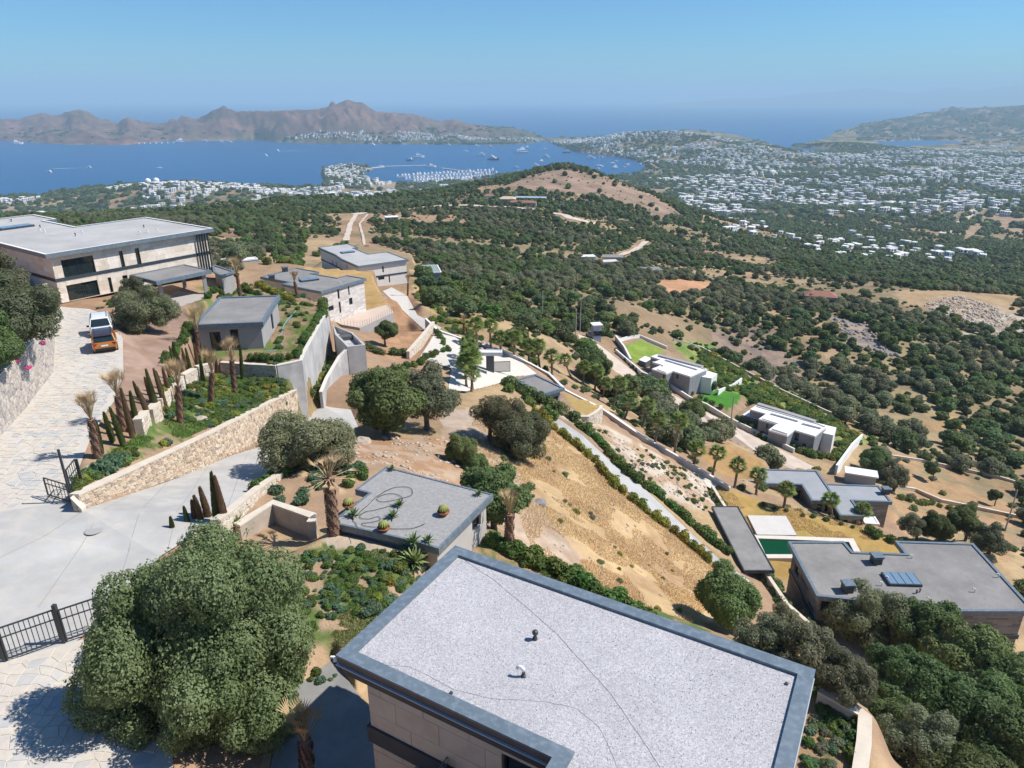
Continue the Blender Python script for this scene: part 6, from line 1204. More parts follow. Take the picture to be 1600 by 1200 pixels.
bed([(345,470),(440,452),(500,490),(468,555),(435,560),(425,520)], 110, 'gghb', .3, .7, 'shrub in the guest house garden', 'shrubs in the guest house garden'); bed([(480,865),(520,848),(640,868),(690,880),(560,1010),(500,1080),(430,1000)], 260, 'bbgggh', .10, .36, 'herb in the garden left of the gravel roof', 'herbs left of the gravel roof', 'herb', 'herb')
bed([(600,900),(650,860),(690,870),(600,980),(560,1000)], 26, 'bbgy', .3, .6, 'shrub against the left parapet', 'shrubs against the left parapet'); bed([(1285,1080),(1330,1110),(1330,1200),(1250,1200)], 80, 'bghe', .15, .38, 'plant in the garden right of the gravel roof', 'plants right of the gravel roof', 'herb', 'herb')
bed([(905,655),(1000,700),(1110,770),(1105,800),(1000,745)], 90, 'eego', .2, .5, 'small shrub on the stony strip by the palm path', 'shrubs on the stony strip'); bed([(1060,540),(1130,560),(1360,690),(1310,700),(1120,600)], 600, 'ggygh', .7, 1.8, 'weed clump on the slope behind the white houses', 'weed clumps behind the white houses', 'weed', 'weed')
bed([(640,450),(670,445),(770,525),(700,525)], 90, 'ygge', .5, 1.2, 'weed clump on the green slope by the upper road', 'weed clumps by the upper road', 'weed', 'weed'); bed([(745,640),(1120,890),(1100,940),(1000,960),(860,880),(790,750)], 40, 'eyo', .2, .5, 'small dry bush on the golden slope', 'dry bushes on the golden slope')
bed([(700,740),(1400,800),(1590,870),(1590,700),(1390,690)], 60, 'oeg', .4, 1.2, 'bush in the orchard', 'bushes in the orchard'); bed([(135,476),(200,462),(235,470),(215,490),(170,490)], 26, 'gbh', .25, .6, 'shrub at the foot of the travertine villa', 'shrubs at the foot of the travertine villa'); bed([(0,560),(40,520),(-60,520),(-60,620)], 30, 'hg', .5, 1, 'bush on the bank above the driveway', 'bushes on the driveway bank')
for i, (x, y, s, l) in enumerate([(370,828,1.5,'spiky yucca at the near end of the sunken steps'),(384,836,1.2,'smaller spiky yucca right of the first'),(648,886,1.7,'yellow green cycad against the left parapet'),(638,862,1.2,'spiky yucca by the front corner of the small roof')]): plant('yucca', spiky('yucca', 34, .55, .05, yucm, (.05, 1.3), i+20), G(x, y)+Vector((0, 0, .25)), l, 'yucca', s)
fl = mat('bougainvillea', (.55,.03,.20), (.65,.08,.28), 4)
for i, (x, y, l) in enumerate([(65,536,'pink bougainvillea spilling over the top of the driveway wall'),(27,564,'pink bougainvillea trailing at the corner of the driveway wall'),(44,575,'drooping pink bougainvillea strand on the driveway wall')]): plant('bougainvillea', crown('bougainvillea', 60+i, 160, .16, fl, 5, .6, .6, 0), P(x, y, -16.0 if i < 2 else -16.6), l, 'bougainvillea', .3)
# grass, dry stalks, stones: nobody could count them
def blades(name, label, polypx, n, hgt, wd, m, thr=.4, ns=2.0, cat='grass', seed=0):
    pl = GP(polypx) if not isinstance(polypx[0], tuple) or len(polypx[0]) == 2 else polypx; rs = np.random.RandomState(seed+5); x0, x1 = min(p[0] for p in pl), max(p[0] for p in pl); y0, y1 = min(p[1] for p in pl), max(p[1] for p in pl); X = rs.uniform(x0, x1, n*4); Y = rs.uniform(y0, y1, n*4)
    k = inpoly(X, Y, pl) & (fbm(X/ns, Y/ns, 300+seed, 3) > thr); X, Y = X[k][:n], Y[k][:n]; Z = H(X, Y, False); n = len(X); a = rs.uniform(0, 6.283, n); s = hgt*rs.uniform(.5, 1.4, n); lx, ly = rs.normal(0, .35, n)*s, rs.normal(0, .35, n)*s
    V = np.stack([np.stack([X-np.cos(a)*wd, Y-np.sin(a)*wd, Z], 1), np.stack([X+np.cos(a)*wd, Y+np.sin(a)*wd, Z], 1), np.stack([X+lx, Y+ly, Z+s], 1)], 1).reshape(-1, 3); o = obj(name, mesh_np(name, V, np.arange(n*3).reshape(n, 3), [m])); stuff(o, label, cat); return o
strawm = mat('straw', (.80,.60,.33), (.68,.48,.25), .8, .9); grassm = mat('green_grass', (.09,.18,.03), (.15,.22,.05), .8, .9)
blades('dry_grass', 'golden dry grass on the slope below the oaks', [(745,636),(850,655),(1125,890),(1110,950),(1000,975),(860,885),(800,770),(730,690)], 80000, .16, .02, strawm, .40, 3.5); blades('grass', 'green grass in the bed of cypresses', [(118,770),(400,640),(470,604),(350,590),(222,672),(125,745)], 26000, .16, .02, grassm, .5, 1.6, seed=1)
blades('grass', 'green grass in the garden left of the gravel roof', [(470,865),(520,848),(640,868),(690,880),(560,1010),(500,1100),(400,1000)], 26000, .09, .012, grassm, .55, 1.3, seed=2); blades('grass', 'green grass in the guest house garden', [(303,553),(340,470),(440,452),(505,488),(470,558),(432,566)], 14000, .15, .02, grassm, .52, 2, seed=3)
blades('dry_grass', 'yellow cut grass on the lawn beside the pool', [(1112,762),(1206,785),(1350,824),(1398,838),(1412,868),(1330,866),(1318,850),(1240,850),(1170,830)], 16000, .1, .03, strawm, .55, 4, seed=4)
def rocks(name, label, polypx, n, s0, s1, m, seed=0, thr=.3):
    pl = GP(polypx); rs = np.random.RandomState(seed); x0, x1 = min(p[0] for p in pl), max(p[0] for p in pl); y0, y1 = min(p[1] for p in pl), max(p[1] for p in pl); X = rs.uniform(x0, x1, n*4); Y = rs.uniform(y0, y1, n*4); k = inpoly(X, Y, pl) & (fbm(X/3, Y/3, 400+seed, 2) > thr); X, Y = X[k][:n], Y[k][:n]; Z = H(X, Y, False); n = len(X)
    o8 = np.array([(1,0,0),(0,1,0),(-1,0,0),(0,-1,0),(0,0,.8),(0,0,-.5)], float); f8 = np.array([(0,1,4),(1,2,4),(2,3,4),(3,0,4),(1,0,5),(2,1,5),(3,2,5),(0,3,5)]); s = s0+(s1-s0)*rs.uniform(0, 1, n)**3; V = (o8[None]*(s[:, None, None]*rs.uniform(.6, 1.4, (n, 6, 1)))+rs.normal(0, .15, (n, 6, 3))*s[:, None, None]); V += np.stack([X, Y, Z], 1)[:, None]
    Fq = (f8[None]+(np.arange(n)*6)[:, None, None]).reshape(-1, 3); return stuff(obj(name, mesh_np(name, V.reshape(-1, 3), Fq, [m])), label, 'rocks')
rockm = mat('pale_rock', (.50,.42,.34), (.36,.29,.23), 1.5, .95); rockg = mat('grey_rock', (.20,.185,.18), (.27,.24,.225), .5, .95)
rocks('rocks', 'loose pale rocks on the orange bank under the oaks', [(540,690),(600,680),(720,690),(745,760),(700,765),(610,728),(540,720)], 420, .03, .3, rockm, 1, .45); rocks('rocks', 'loose stones on the golden slope', [(745,660),(1120,900),(1000,960),(860,880),(800,770)], 300, .03, .25, rockm, 2); rocks('rocks', 'rubble beside the gravel court', [(715,525),(790,548),(780,556),(730,540)], 500, .1, .5, rockm, 3)
rocks('rocks', 'pale rubble heap in the clearing on the right', [(1440,475),(1500,462),(1590,500),(1560,530),(1470,500)], 3200, .2, 1.1, rockm, 4, .4); rocks('rocks', 'grey boulders on the rocky outcrop', [(1290,495),(1370,505),(1420,570),(1330,540)], 260, .3, 1.5, rockg, 5, .5); rocks('rocks', 'stones on the strip by the palm path', [(905,655),(1000,700),(1110,770),(1105,800),(1000,745)], 800, .04, .3, rockm, 6)
for x, y, s, l in ((566,692,.7,'big pale boulder on the orange bank'),(843,787,.55,'single grey boulder at the dirt track'),(314,657,.5,'orange rock in the cypress bed'),(144,738,.55,'flat orange rock behind the open gate')):
    p = G(x, y); q = MB(); q.lathe([(0, -.3), (.7, -.25), (1, .1), (.8, .45), (.4, .62), (0, .66)], 9); q.v = [(a*rnd.uniform(.85, 1.15)*1.2, b*rnd.uniform(.85, 1.15), c*rnd.uniform(.9, 1.1)) for a, b, c in q.v]; o = q.build('boulder', rockm if x != 843 else rockg); o.location = p; o.scale = (s,)*3; tag(o, l, 'boulder')
# ------------------------------------------------------------------ forest
def proto(meshes, nm, trunk=True):
    c = bpy.data.collections.new(nm)
    for i, m in enumerate(meshes): o = bpy.data.objects.new('%s_%03d' % (nm, i), m); c.objects.link(o)
    return c
def gn_scatter(name, label, cat, pts, scl, rot, idx, coll):
    me = bpy.data.meshes.new(name); me.vertices.add(len(pts)); me.vertices.foreach_set('co', np.asarray(pts, np.float32).ravel())
    a = me.attributes.new('scl', 'FLOAT_VECTOR', 'POINT'); a.data.foreach_set('vector', np.asarray(scl, np.float32).ravel()); a = me.attributes.new('rot', 'FLOAT', 'POINT'); a.data.foreach_set('value', np.asarray(rot, np.float32)); a = me.attributes.new('idx', 'INT', 'POINT'); a.data.foreach_set('value', np.asarray(idx, np.int32))
    o = stuff(obj(name, me), label, cat); g = bpy.data.node_groups.new(name, 'GeometryNodeTree'); g.interface.new_socket('Geometry', in_out='INPUT', socket_type='NodeSocketGeometry'); g.interface.new_socket('Geometry', in_out='OUTPUT', socket_type='NodeSocketGeometry'); N = g.nodes; L = g.links
    gi = N.new('NodeGroupInput'); go = N.new('NodeGroupOutput'); ip = N.new('GeometryNodeInstanceOnPoints'); ci = N.new('GeometryNodeCollectionInfo'); ci.inputs['Collection'].default_value = coll; ci.inputs['Separate Children'].default_value = True; ci.inputs['Reset Children'].default_value = True
    def at(n, t): x = N.new('GeometryNodeInputNamedAttribute'); x.data_type = t; x.inputs['Name'].default_value = n; return x.outputs['Attribute']
    ip.inputs['Pick Instance'].default_value = True; cx = N.new('ShaderNodeCombineXYZ'); L.new(at('rot', 'FLOAT'), cx.inputs[2]); L.new(gi.outputs[0], ip.inputs['Points']); L.new(ci.outputs[0], ip.inputs['Instance']); L.new(at('idx', 'INT'), ip.inputs['Instance Index']); L.new(cx.outputs[0], ip.inputs['Rotation']); L.new(at('scl', 'FLOAT_VECTOR'), ip.inputs['Scale']); L.new(ip.outputs[0], go.inputs[0])
    md = o.modifiers.new('scatter', 'NODES'); md.node_group = g; return o
for nm_, L_ in REG.items():      # the 300 that show largest stand alone, the rest is one mass
    L_.sort(key=lambda t: math.hypot(t[1][0], t[1][1]))
    L_.sort(key=lambda t: -t[3][0]/math.hypot(t[1][0], t[1][1])); ms = []
    for me, loc, rz, sc, lab, cat_, grp in L_[:300]: o = obj(nm_, me, None, loc, rz); o.scale = sc; tag(o, lab, cat_, grp)
    if len(L_) > 300:
        for t in L_[300:]:
            if t[0] not in ms: ms.append(t[0])
        gn_scatter(nm_+'_mass', {'hedge_shrub': 'more distant hedge shrubs along walls and paths', 'shrub': 'small distant shrubs in the beds', 'weed': 'remaining weeds on the slopes', 'herb': 'small herbs covering the gardens'}[nm_], 'shrubs', [t[1] for t in L_[300:]], [t[3] for t in L_[300:]], [t[2] for t in L_[300:]], [ms.index(t[0]) for t in L_[300:]], proto(ms, nm_+'_form'))
MID = [crown('tree_crown', 80+s, 1300, .115, farm if s % 3 else oakm, 10, .82, .6, .72) for s in range(4)]+[crown('tree_crown', 90, 1300, .11, olivem, 11, .8, .62, .66, .4), crown('tree_crown', 91, 1200, .12, greym, 10, .8, .62, .66, .4), crown('tree_crown', 92, 1300, .115, shrubm, 10, .9, .6, .72)]
FAR = [crown('tree_crown', 100+s, 170, .30, farm, 6, .85, .55, .8) for s in range(4)]+[crown('tree_crown', 105, 170, .3, olivem, 6, .85, .55, .75), crown('tree_crown', 106, 170, .3, shrubm, 6, .9, .55, .75)]
EST = GP([(-300,1195),(-300,440),(0,452)])[:0]
EXC = [GP(p) for p in ([(330,440),(400,402),(474,402),(480,372),(560,372),(648,400),(668,480),(745,515),(795,540),(862,582),(942,633),(1056,705),(1120,742),(1190,726),(1300,728),(1400,778),(1425,840),(1530,838),(1590,870),(1590,1010),(1290,1080),(1340,1190),(800,1190),(300,1190),(300,560)],
      [(900,512),(950,530),(1005,522),(1050,528),(1110,548),(1365,685),(1340,740),(1290,745),(1180,712),(1080,648),(1000,608),(945,578),(900,545)], [(1380,700),(1600,760),(1600,870),(1500,850),(1400,800)], [(1435,470),(1500,458),(1595,495),(1560,530)], [(1390,458),(1600,464),(1600,480),(1420,478)],
      [(1030,437),(1110,441),(1118,455),(1060,463),(1020,455)], [(1495,385),(1520,340),(1600,322),(1600,370),(1540,352)], [(1085,700),(1140,692),(1192,718),(1188,738),(1135,748),(1090,735)], [(1290,500),(1350,505),(1400,560),(1335,540)], [(1350,650),(1460,640),(1500,690),(1420,680)])]
EXC.append([(-45, -60), (-60, 60), (-85, 95), (-95, 125), (-55, 118), (-38, 100), (-30, 100), (0, 80), (25, 10), (20, -60)])
ROADS = [GP([(541,377),(545,352),(556,334),(600,331),(640,328),(690,322),(735,321),(790,324),(850,330),(890,341),(935,351)]), GP([(1010,378),(985,395),(960,402),(935,412)]), GP([(575,335),(560,350),(566,368),(572,385)])]
def near_line(X, Y, ln, d):
    m = np.zeros(len(X), bool)
    for (ax, ay), (bx, by) in zip(ln, ln[1:]):
        dx, dy = bx-ax, by-ay; t = np.clip(((X-ax)*dx+(Y-ay)*dy)/(dx*dx+dy*dy), 0, 1); m |= np.hypot(X-ax-t*dx, Y-ay-t*dy) < d
    return m
def scatter_pts(n, r0, r1, a0, a1, seed, cell):
    rs = np.random.RandomState(seed); r = np.sqrt(rs.uniform(r0*r0, r1*r1, n)); a = np.radians(rs.uniform(a0, a1, n)); X, Y = r*np.sin(a), r*np.cos(a)
    key = np.round(X/cell).astype(np.int64)*100003+np.round(Y/cell).astype(np.int64); _, u = np.unique(key, return_index=True); return X[u], Y[u]
KNOLL = GP([(790,290),(830,274),(880,265),(950,284),(1020,306),(1075,342),(1030,342),(960,314),(900,304),(850,298),(800,304)])
def forest(n, r0, r1, cell, seed, dens):
    X, Y = scatter_pts(n, r0, r1, -44, 46, seed, cell); ok = np.ones(len(X), bool)
    for e in EXC: ok &= ~inpoly(X, Y, e)
    for l in ROADS: ok &= ~near_line(X, Y, l, 5)
    d = fbm(X/55, Y/55, 501, 4); r = np.hypot(X, Y); thr = dens; ok &= (d > thr) | (np.random.RandomState(seed).rand(len(X)) < .12); kn = inpoly(X, Y, KNOLL); ok &= ~kn | (np.random.RandomState(seed+1).rand(len(X)) < .06); X, Y = X[ok], Y[ok]; Z = H(X, Y, False); k = Z > 3; return X[k], Y[k], Z[k]
X, Y, Z = forest(30000, 70, 620, 5.2, 3, .425); ordr = np.argsort(np.hypot(X, Y)); X, Y, Z = X[ordr], Y[ordr], Z[ordr]; pix = 800+F*X/(Y*CP+(ZC-Z)*SP); vis = (pix > -20) & (pix < 1620); rs = np.random.RandomState(9); nsel = 0; rest = []
kd = fbm(X/40, Y/40, 600, 3); mk = np.where(kd > .56, rs.choice([4, 5, 4], len(X)), rs.choice([0, 1, 2, 3, 0, 1, 2, 3, 6], len(X))); sz = rs.uniform(1.7, 3.3, len(X))*np.where(rs.rand(len(X)) < .18, .55, 1)
src = []
for i, m in enumerate(MID): r = None; src.append(m)
for i in range(len(X)):
    if vis[i] and nsel < 300 and Z[i] < ZC-25:
        k = mk[i]; s = sz[i]; lab = 'grey green olive on the open hillside' if k in (4, 5) else 'dark green oak on the open hillside'; r = thing('olive_tree' if k in (4, 5) else 'oak_tree', lab, 'tree', (X[i], Y[i], Z[i]), rs.uniform(0, 6), 'olives on the hillside' if k in (4, 5) else 'oaks on the hillside'); c = obj('crown', MID[k], r, (0, 0, s*.72)); c.scale = (s, s, s*rs.uniform(.75, .95)); t = obj('trunk', TR[i % 3], r); t.scale = (s*.7, s*.7, s*.9); nsel += 1
    else: rest.append(i)
rest = np.array(rest); gn_scatter('woodland', 'open oak and olive woodland covering the hillside', 'woodland', np.stack([X[rest], Y[rest], Z[rest]+sz[rest]*.62], 1), np.stack([sz[rest], sz[rest], sz[rest]*rs.uniform(.75, 1, len(rest))], 1), rs.uniform(0, 6.28, len(rest)), mk[rest], proto(MID, 'mid_crown'))
X, Y, Z = forest(60000, 620, 1500, 6.0, 4, .425); s = rs.uniform(2.2, 4.4, len(X)); kk = rs.choice([0, 1, 2, 3, 0, 1, 2, 3, 4, 5], len(X)); gn_scatter('woodland', 'far woodland running down to the coastal plain', 'woodland', np.stack([X, Y, Z+s*.6], 1), np.stack([s, s, s*.9], 1), rs.uniform(0, 6.28, len(X)), kk, proto(FAR, 'far_crown'))
# understorey bushes in the gaps
X, Y, Z = forest(60000, 60, 950, 2.5, 14, .36); s = rs.uniform(.45, 1.35, len(X)); gn_scatter('undergrowth', 'scattered low scrub between the trees', 'scrub', np.stack([X, Y, Z+s*.35], 1), np.stack([s*1.2, s*1.2, s*.8], 1), rs.uniform(0, 6.28, len(X)), rs.choice([0, 1, 2, 3, 4, 5], len(X)), proto(FAR, 'scrub_crown'))
# ------------------------------------------------------------------ the white town
hw = mat('town_white', (.86,.85,.83), (.80,.785,.76), .05, .85, rand=.08); hr = mat('town_roof', (.84,.82,.79), (.70,.67,.64), .05, .9)
def house_mesh(seed):
    rs = random.Random(seed); q = MB(); 
    for k in range(rs.choice([2, 3, 3])):
        w_, d_, h_ = rs.uniform(4.5, 8), rs.uniform(4.5, 7.5), rs.choice([3.2, 6.2, 6.2, 6.6]); x, y = (0, 0) if k == 0 else (rs.uniform(-5, 5), rs.uniform(-4, 4)); q.box((x, y, h_/2-1), (w_, d_, h_+2), 0, 0); q.box((x, y, h_+.02), (w_-.6, d_-.6, .1), 0, 1)
        for z in ([1.5] if h_ < 4 else [1.5, 4.6]):
            for j in range(2):
                for sy in (-1, 1): q.box((x+(j-.5)*w_*.45, y+sy*d_/2, z), (1.4, .12, 1.5), 0, 2)
                for sx in (-1, 1): q.box((x+sx*w_/2, y+(j-.5)*d_*.45, z), (.12, 1.3, 1.5), 0, 2)
    return q.mesh('house', [hw, hr, glass])
HM = [house_mesh(s) for s in range(7)]
qd = MB(); qd.lathe([(5, 0), (5, 4)]+[(5*math.cos(t*math.pi/14), 4+4.5*math.sin(t*math.pi/14)) for t in range(1, 8)], 14); DOME = qd.mesh('domed_house', [hw])
reg = [([(-100,346),(-100,322),(0,316),(60,313),(130,309),(190,298),(240,289),(300,289),(400,296),(430,310),(380,328),(330,322),(250,334),(100,346)], 21, .42, .95), ([(390,298),(500,295),(560,290),(700,292),(770,285),(720,308),(560,311),(450,309)], 20, .40, .95), ([(512,262),(545,260),(578,264),(568,275),(600,286),(640,290),(520,292),(510,280),(506,268)], 22, .2, .9),
       ([(880,223),(950,214),(1020,208),(1090,211),(1180,229),(1240,240),(1400,234),(1600,224),(1700,226),(1700,320),(1500,330),(1300,338),(1100,338),(1060,312),(1012,286),(1016,262),(950,240)], 27, .50, 1.1), ([(1105,350),(1180,342),(1250,362),(1380,372),(1560,385),(1565,408),(1400,408),(1290,398),(1200,380)], 26, .56, .68), ([(1380,340),(1500,335),(1600,340),(1600,325),(1400,320)], 30, .50, .9),
       ([(430,223),(470,210),(560,207),(640,206),(720,212),(800,216),(856,219),(840,224),(600,223)], 19, .36, .85), ([(860,222),(900,219),(980,214),(1000,225),(930,236),(880,227)], 24, .40, .9), ([(1290,205),(1400,200),(1500,195),(1600,200),(1600,222),(1350,218)], 60, .62, .9), ([(1440,476),(1445,470),(1450,474)], 30, .0, 1)]
hs = []
for j, (pl, cell, thr, sc_) in enumerate(reg):
    if j == 0: w_pl = [(p.x, p.y) for p in (P(a, b, -243) for a, b in pl)]
    else: w_pl = [(p.x, p.y) for p in (D(a, b, 1) for a, b in pl)]; w_pl = GP(pl)
    x0, x1 = min(p[0] for p in w_pl), max(p[0] for p in w_pl); y0, y1 = min(p[1] for p in w_pl), max(p[1] for p in w_pl); nx, ny = int((x1-x0)/cell)+1, int((y1-y0)/cell)+1
    if nx*ny > 120000: continue
    gx, gy = np.meshgrid(np.arange(nx), np.arange(ny)); gx = x0+(gx.ravel()+rs.uniform(-.35, .35, nx*ny))*cell; gy = y0+(gy.ravel()+rs.uniform(-.35, .35, nx*ny))*cell
    k = inpoly(gx, gy, w_pl) & (fbm(gx/140, gy/140, 800, 3) > thr-.02) & (rs.rand(len(gx)) < .8); gx, gy = gx[k], gy[k]; z = H(gx, gy, False); k = (z > 2.2) & ((gy > 1200) | (j == 4) | (gx > 500)); gx, gy, z = gx[k], gy[k], z[k]; an = fbm(gx/250, gy/250, 820, 2)*6+rs.uniform(-.2, .2, len(gx)); hs += [(gx[i], gy[i], z[i], an[i], sc_*rs.uniform(.9, 1.6)) for i in range(len(gx))]
for a, b in ((1391,398),(1465,402),(1480,404),(1497,398),(1510,400),(1525,402),(1330,368),(1400,335),(1408,345),(1385,360),(1190,352),(1340,375)): g = G(a, b); hs.append((g.x, g.y, g.z, .3, 1.2))
hs.sort(key=lambda h: h[0]**2+h[1]**2); print('houses', len(hs))
for i, h in enumerate(hs[:300]): o = obj('house', HM[i % 7], None, h[:3], h[3]); o.scale = (h[4],)*3; tag(o, 'white flat roofed house in the nearest streets of the coastal town', 'house', 'white houses of the near town')
far_h = np.array(hs[300:]); gn_scatter('town', 'mass of white flat roofed houses along the bay', 'town', far_h[:, :3], np.repeat(far_h[:, 4:5], 3, 1), far_h[:, 3], rs.randint(0, 7, len(far_h)), proto(HM, 'house_form'))
for a, b, l in ((232,287,'left of two white domed houses on the coastal rise'),(245,286,'right of two white domed houses on the coastal rise')): g = G(a, b+1); o = obj('domed_house', DOME, None, g+Vector((0, 0, 3))); o.scale = (1.7,)*3; tag(o, l, 'house')
# trees of the plain and the peninsula
X, Y = scatter_pts(42000, 1500, 4300, -42, 46, 6, 11); HK = {(int(h[0]//13), int(h[1]//13)) for h in hs}; ok = (fbm(X/130, Y/130, 700, 4) > .33) & np.array([(int(x//13), int(y//13)) not in HK and (int(x//13), int((y+7)//13)) not in HK for x, y in zip(X, Y)]); X, Y = X[ok], Y[ok]; Z = H(X, Y, False); ok = Z > 2; X, Y, Z = X[ok], Y[ok], Z[ok]; s = rs.uniform(5, 9.5, len(X)); gn_scatter('woodland', 'dark tree cover between the houses of the coastal plain', 'trees', np.stack([X, Y, Z+s*.4], 1), np.stack([s*1.25, s*1.25, s*.8], 1), rs.uniform(0, 6.28, len(X)), rs.choice([0, 1, 2, 3, 0, 1, 2, 3, 5], len(X)), proto(FAR, 'plain_crown'))
X, Y = scatter_pts(9000, 4200, 7600, -40, 44, 8, 30); Z = H(X, Y, False); ok = (Z > 4) & ((Z < 60) | (X > 1500)) & (fbm(X/200, Y/200, 720, 4) > .46); X, Y, Z = X[ok], Y[ok], Z[ok]; s = rs.uniform(7, 14, len(X)); gn_scatter('woodland', 'distant scrub on the far ridges', 'scrub', np.stack([X, Y, Z+s*.2], 1), np.stack([s*1.5, s*1.5, s*.6], 1), rs.uniform(0, 6.28, len(X)), rs.choice([0, 1, 2, 3], len(X)), proto(FAR, 'ridge_crown'))
# ------------------------------------------------------------------ boats
bw = mat('boat_white', (.82,.82,.82), None, 1, .4); bd = mat('boat_dark', (.03,.05,.09), None, 1, .4)
def yacht(kind):
    q = MB(); st = [(-.5, .13, .0), (-.3, .14, .0), (.1, .13, .01), (.35, .07, .03), (.5, .005, .05)]; vs = []
    for x, w_, z in st: vs += [(x, -w_*.7, -.03), (x, w_*.7, -.03), (x, w_, .07+z), (x, -w_, .07+z)]
    fs = [];
    for i in range(4):
        for j in range(4): fs.append((i*4+j, (i+1)*4+j, (i+1)*4+(j+1) % 4, i*4+(j+1) % 4))
    q.add(vs, fs+[(0, 1, 2, 3)], 0 if kind != 'd' else 1)
    if kind in 'md':
        q.box((-.05, 0, .11), (.55, .2, .09), 0, 0); q.box((-.08, 0, .115), (.5, .205, .03), 0, 1); q.box((-.12, 0, .18), (.36, .15, .06), 0, 0); q.box((-.15, 0, .23), (.2, .11, .05), 0, 0); q.beam((-.18, 0, .25), (-.2, 0, .36), .012, .012, 0)
    else: q.box((-.05, 0, .1), (.3, .12, .05), 0, 0); q.beam((0, 0, .08), (0, 0, 1.0), .014, .014, 0); q.beam((-.35, 0, .14), (0, 0, .14), .03, .03, 0)
    return q.mesh('yacht', [bw, bd])
YM = {k: yacht(k) for k in 'mds'}
def boat(px, py, lp, k, label, group=None, rz=None):
    p = P(px, py, SEA+.05); dpt = p.y*CP+(ZC-p.z)*SP; o = obj('boat', YM[k], None, p, rz if rz is not None else rnd.uniform(-.5, .5)+(math.pi if rnd.random() < .5 else 0)); s = lp*dpt/F*1.25; o.scale = (s, s*1.3, s*1.5); return tag(o, label, 'boat' if k != 's' else 'sailing boat', group)
for a in [(655,246,13,'m','large white motor yacht in the middle of the bay'),(751,243,11,'m','white motor yacht right of the middle of the bay'),(771,250,15,'d','dark hulled yacht above the marina'),(813,239,18,'m','longest white yacht near the isthmus'),(852,246,10,'m','white yacht right of the longest yacht'),(923,248,12,'m','white yacht below the isthmus beach'),(640,251,10,'d','small dark boat left of the large white yacht'),(885,239,10,'d','dark flat boat near the isthmus'),
          (766,270,10,'d','tall dark yacht at the outer marina berth'),(675,261,11,'m','motor boat inside the breakwater'),(876,263,14,'m','white yacht just above the knoll'),(838,260,10,'m','white boat left of the knoll top'),(845,253,8,'m','small white boat above the knoll'),(583,228,9,'m','white boat left of the peninsula village'),(960,263,10,'m','boat off the right shore, nearest the knoll'),(980,259,8,'m','boat off the right shore beach'),(922,240,8,'s','sailing boat below the isthmus'),(936,260,10,'s','sailing boat right of the knoll'),
          (249,263,7,'s','lone sailing boat in front of the left town'),(568,262,9,'s','sailing boat at the end of the marina quay'),(560,262,9,'s','second sailing boat at the marina quay'),(595,260,7,'s','sailing boat at the tip of the breakwater'),(280,223,14,'m','large white yacht moored under the peninsula'),(28,225,12,'m','white yacht at the left end of the peninsula'),(77,269,7,'m','small boat left of the town, near the wake'),(139,262,6,'m','speed boat at the head of the long wake'),(433,236,6,'m','speed boat at the head of the upper wake'),(414,244,7,'m','small boat under the upper wake')]: boat(*a)
for px, py in [(534,224),(547,223),(558,224),(568,222),(631,226),(649,223),(665,226),(728,237),(766,230),(823,231),(850,233),(807,262),(809,269),(935,265),(962,253),(957,255),(939,246),(1000,258),(975,262),(905,232),(360,223),(345,222),(320,221),(745,228),(700,227)]: boat(px, py, 6, 'm' if rnd.random() < .7 else 's', 'small white boat at anchor in the bay', 'small boats at anchor')
for px in list(range(145, 275, 9)): boat(px, 226.2+(px-145)*-.02, 4, 'm', 'small white boat in the line under the rocky headland', 'line of boats under the headland', 1.5)
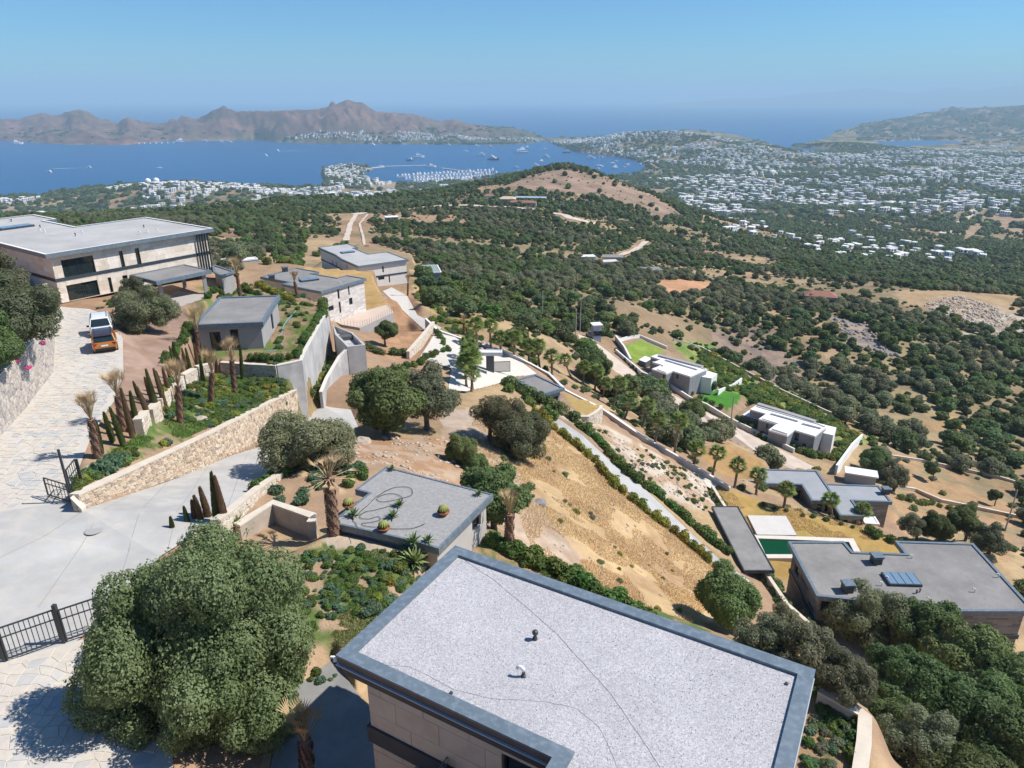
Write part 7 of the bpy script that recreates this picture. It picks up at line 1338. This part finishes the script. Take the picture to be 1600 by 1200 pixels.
for row, (x0, y0, x1, y1) in enumerate([(622,275,770,266),(635,279,776,270),(648,282.5,765,275),(660,286,740,279)]):
    for k in range(26):
        t = k/25; boat(x0+(x1-x0)*t+rnd.uniform(-1, 1), y0+(y1-y0)*t+rnd.uniform(-.5, .5), rnd.uniform(5, 7.5), 'm' if rnd.random() < .75 else 's', 'white boat moored in the marina rows', 'boats moored in the marina', 1.2)
    a, b = P(x0-3, y0+1.6, SEA+.8), P(x1, y1+1.6, SEA+.8); q = MB(); q.beam(a, b, 5, 1.6); tag(q.build('pontoon', concm), ['outermost', 'second', 'third', 'innermost'][row]+' long pontoon between the marina boat rows', 'pontoon')
q = MB(); q.beam(P(602,260,SEA+1), P(666,258.5,SEA+1), 9, 3); tag(q.build('breakwater', mat('breakwater_stone', (.62,.58,.52))), 'thin pale breakwater running out from the marina head', 'breakwater'); q = MB(); q.beam(P(575,263,SEA+1), P(600,260.5,SEA+1), 9, 3); tag(q.build('quay', MATS['breakwater_stone']), 'short dark ended quay at the marina head', 'quay'); q = MB(); q.beam(P(690,263,SEA+1), P(755,271,SEA+1), 7, 3); tag(q.build('quay', MATS['breakwater_stone']), 'long floating quay outside the marina boats', 'quay')
tw = MB(); p = G(549,264); tw.box((0, 0, 8), (11, 11, 26)); o = tw.build('tower', mat('tower_stone', (.5,.42,.36))); o.location = p; tag(o, 'square stone tower on the marina head', 'tower')
foam = mat('wake_foam', (.75,.8,.85))
for (x0, y0, x1, y1, l) in ((83,263.5,139,262,'long white wake behind the speed boat on the left'),(433,236,482,235.6,'white wake behind the speed boat in the upper bay')):
    a, b = P(x0, y0, SEA+.06), P(x1, y1, SEA+.06); q = MB(); q.add([a+Vector((0, 3.5, 0)), a-Vector((0, 3.5, 0)), b-Vector((0, .8, 0)), b+Vector((0, .8, 0))], [(0, 1, 2, 3)]); stuff(q.build('wake', foam), l, 'wake')
# ------------------------------------------------------------------ air
hm = bpy.data.materials.new('haze'); hm.use_nodes = True; t = hm.node_tree; t.nodes.clear()
pv = t.nodes.new('ShaderNodeVolumePrincipled'); pv.inputs['Color'].default_value = (.52, .73, .86, 1); pv.inputs['Density'].default_value = .00010; pv.inputs['Anisotropy'].default_value = .0
om = t.nodes.new('ShaderNodeOutputMaterial'); t.links.new(pv.outputs[0], om.inputs['Volume'])
q = MB(); q.box((0, 29000, 315), (92000, 66000, 650)); hb = q.build('haze', hm); stuff(hb, 'pale blue summer haze over the bay and the far hills', 'haze')
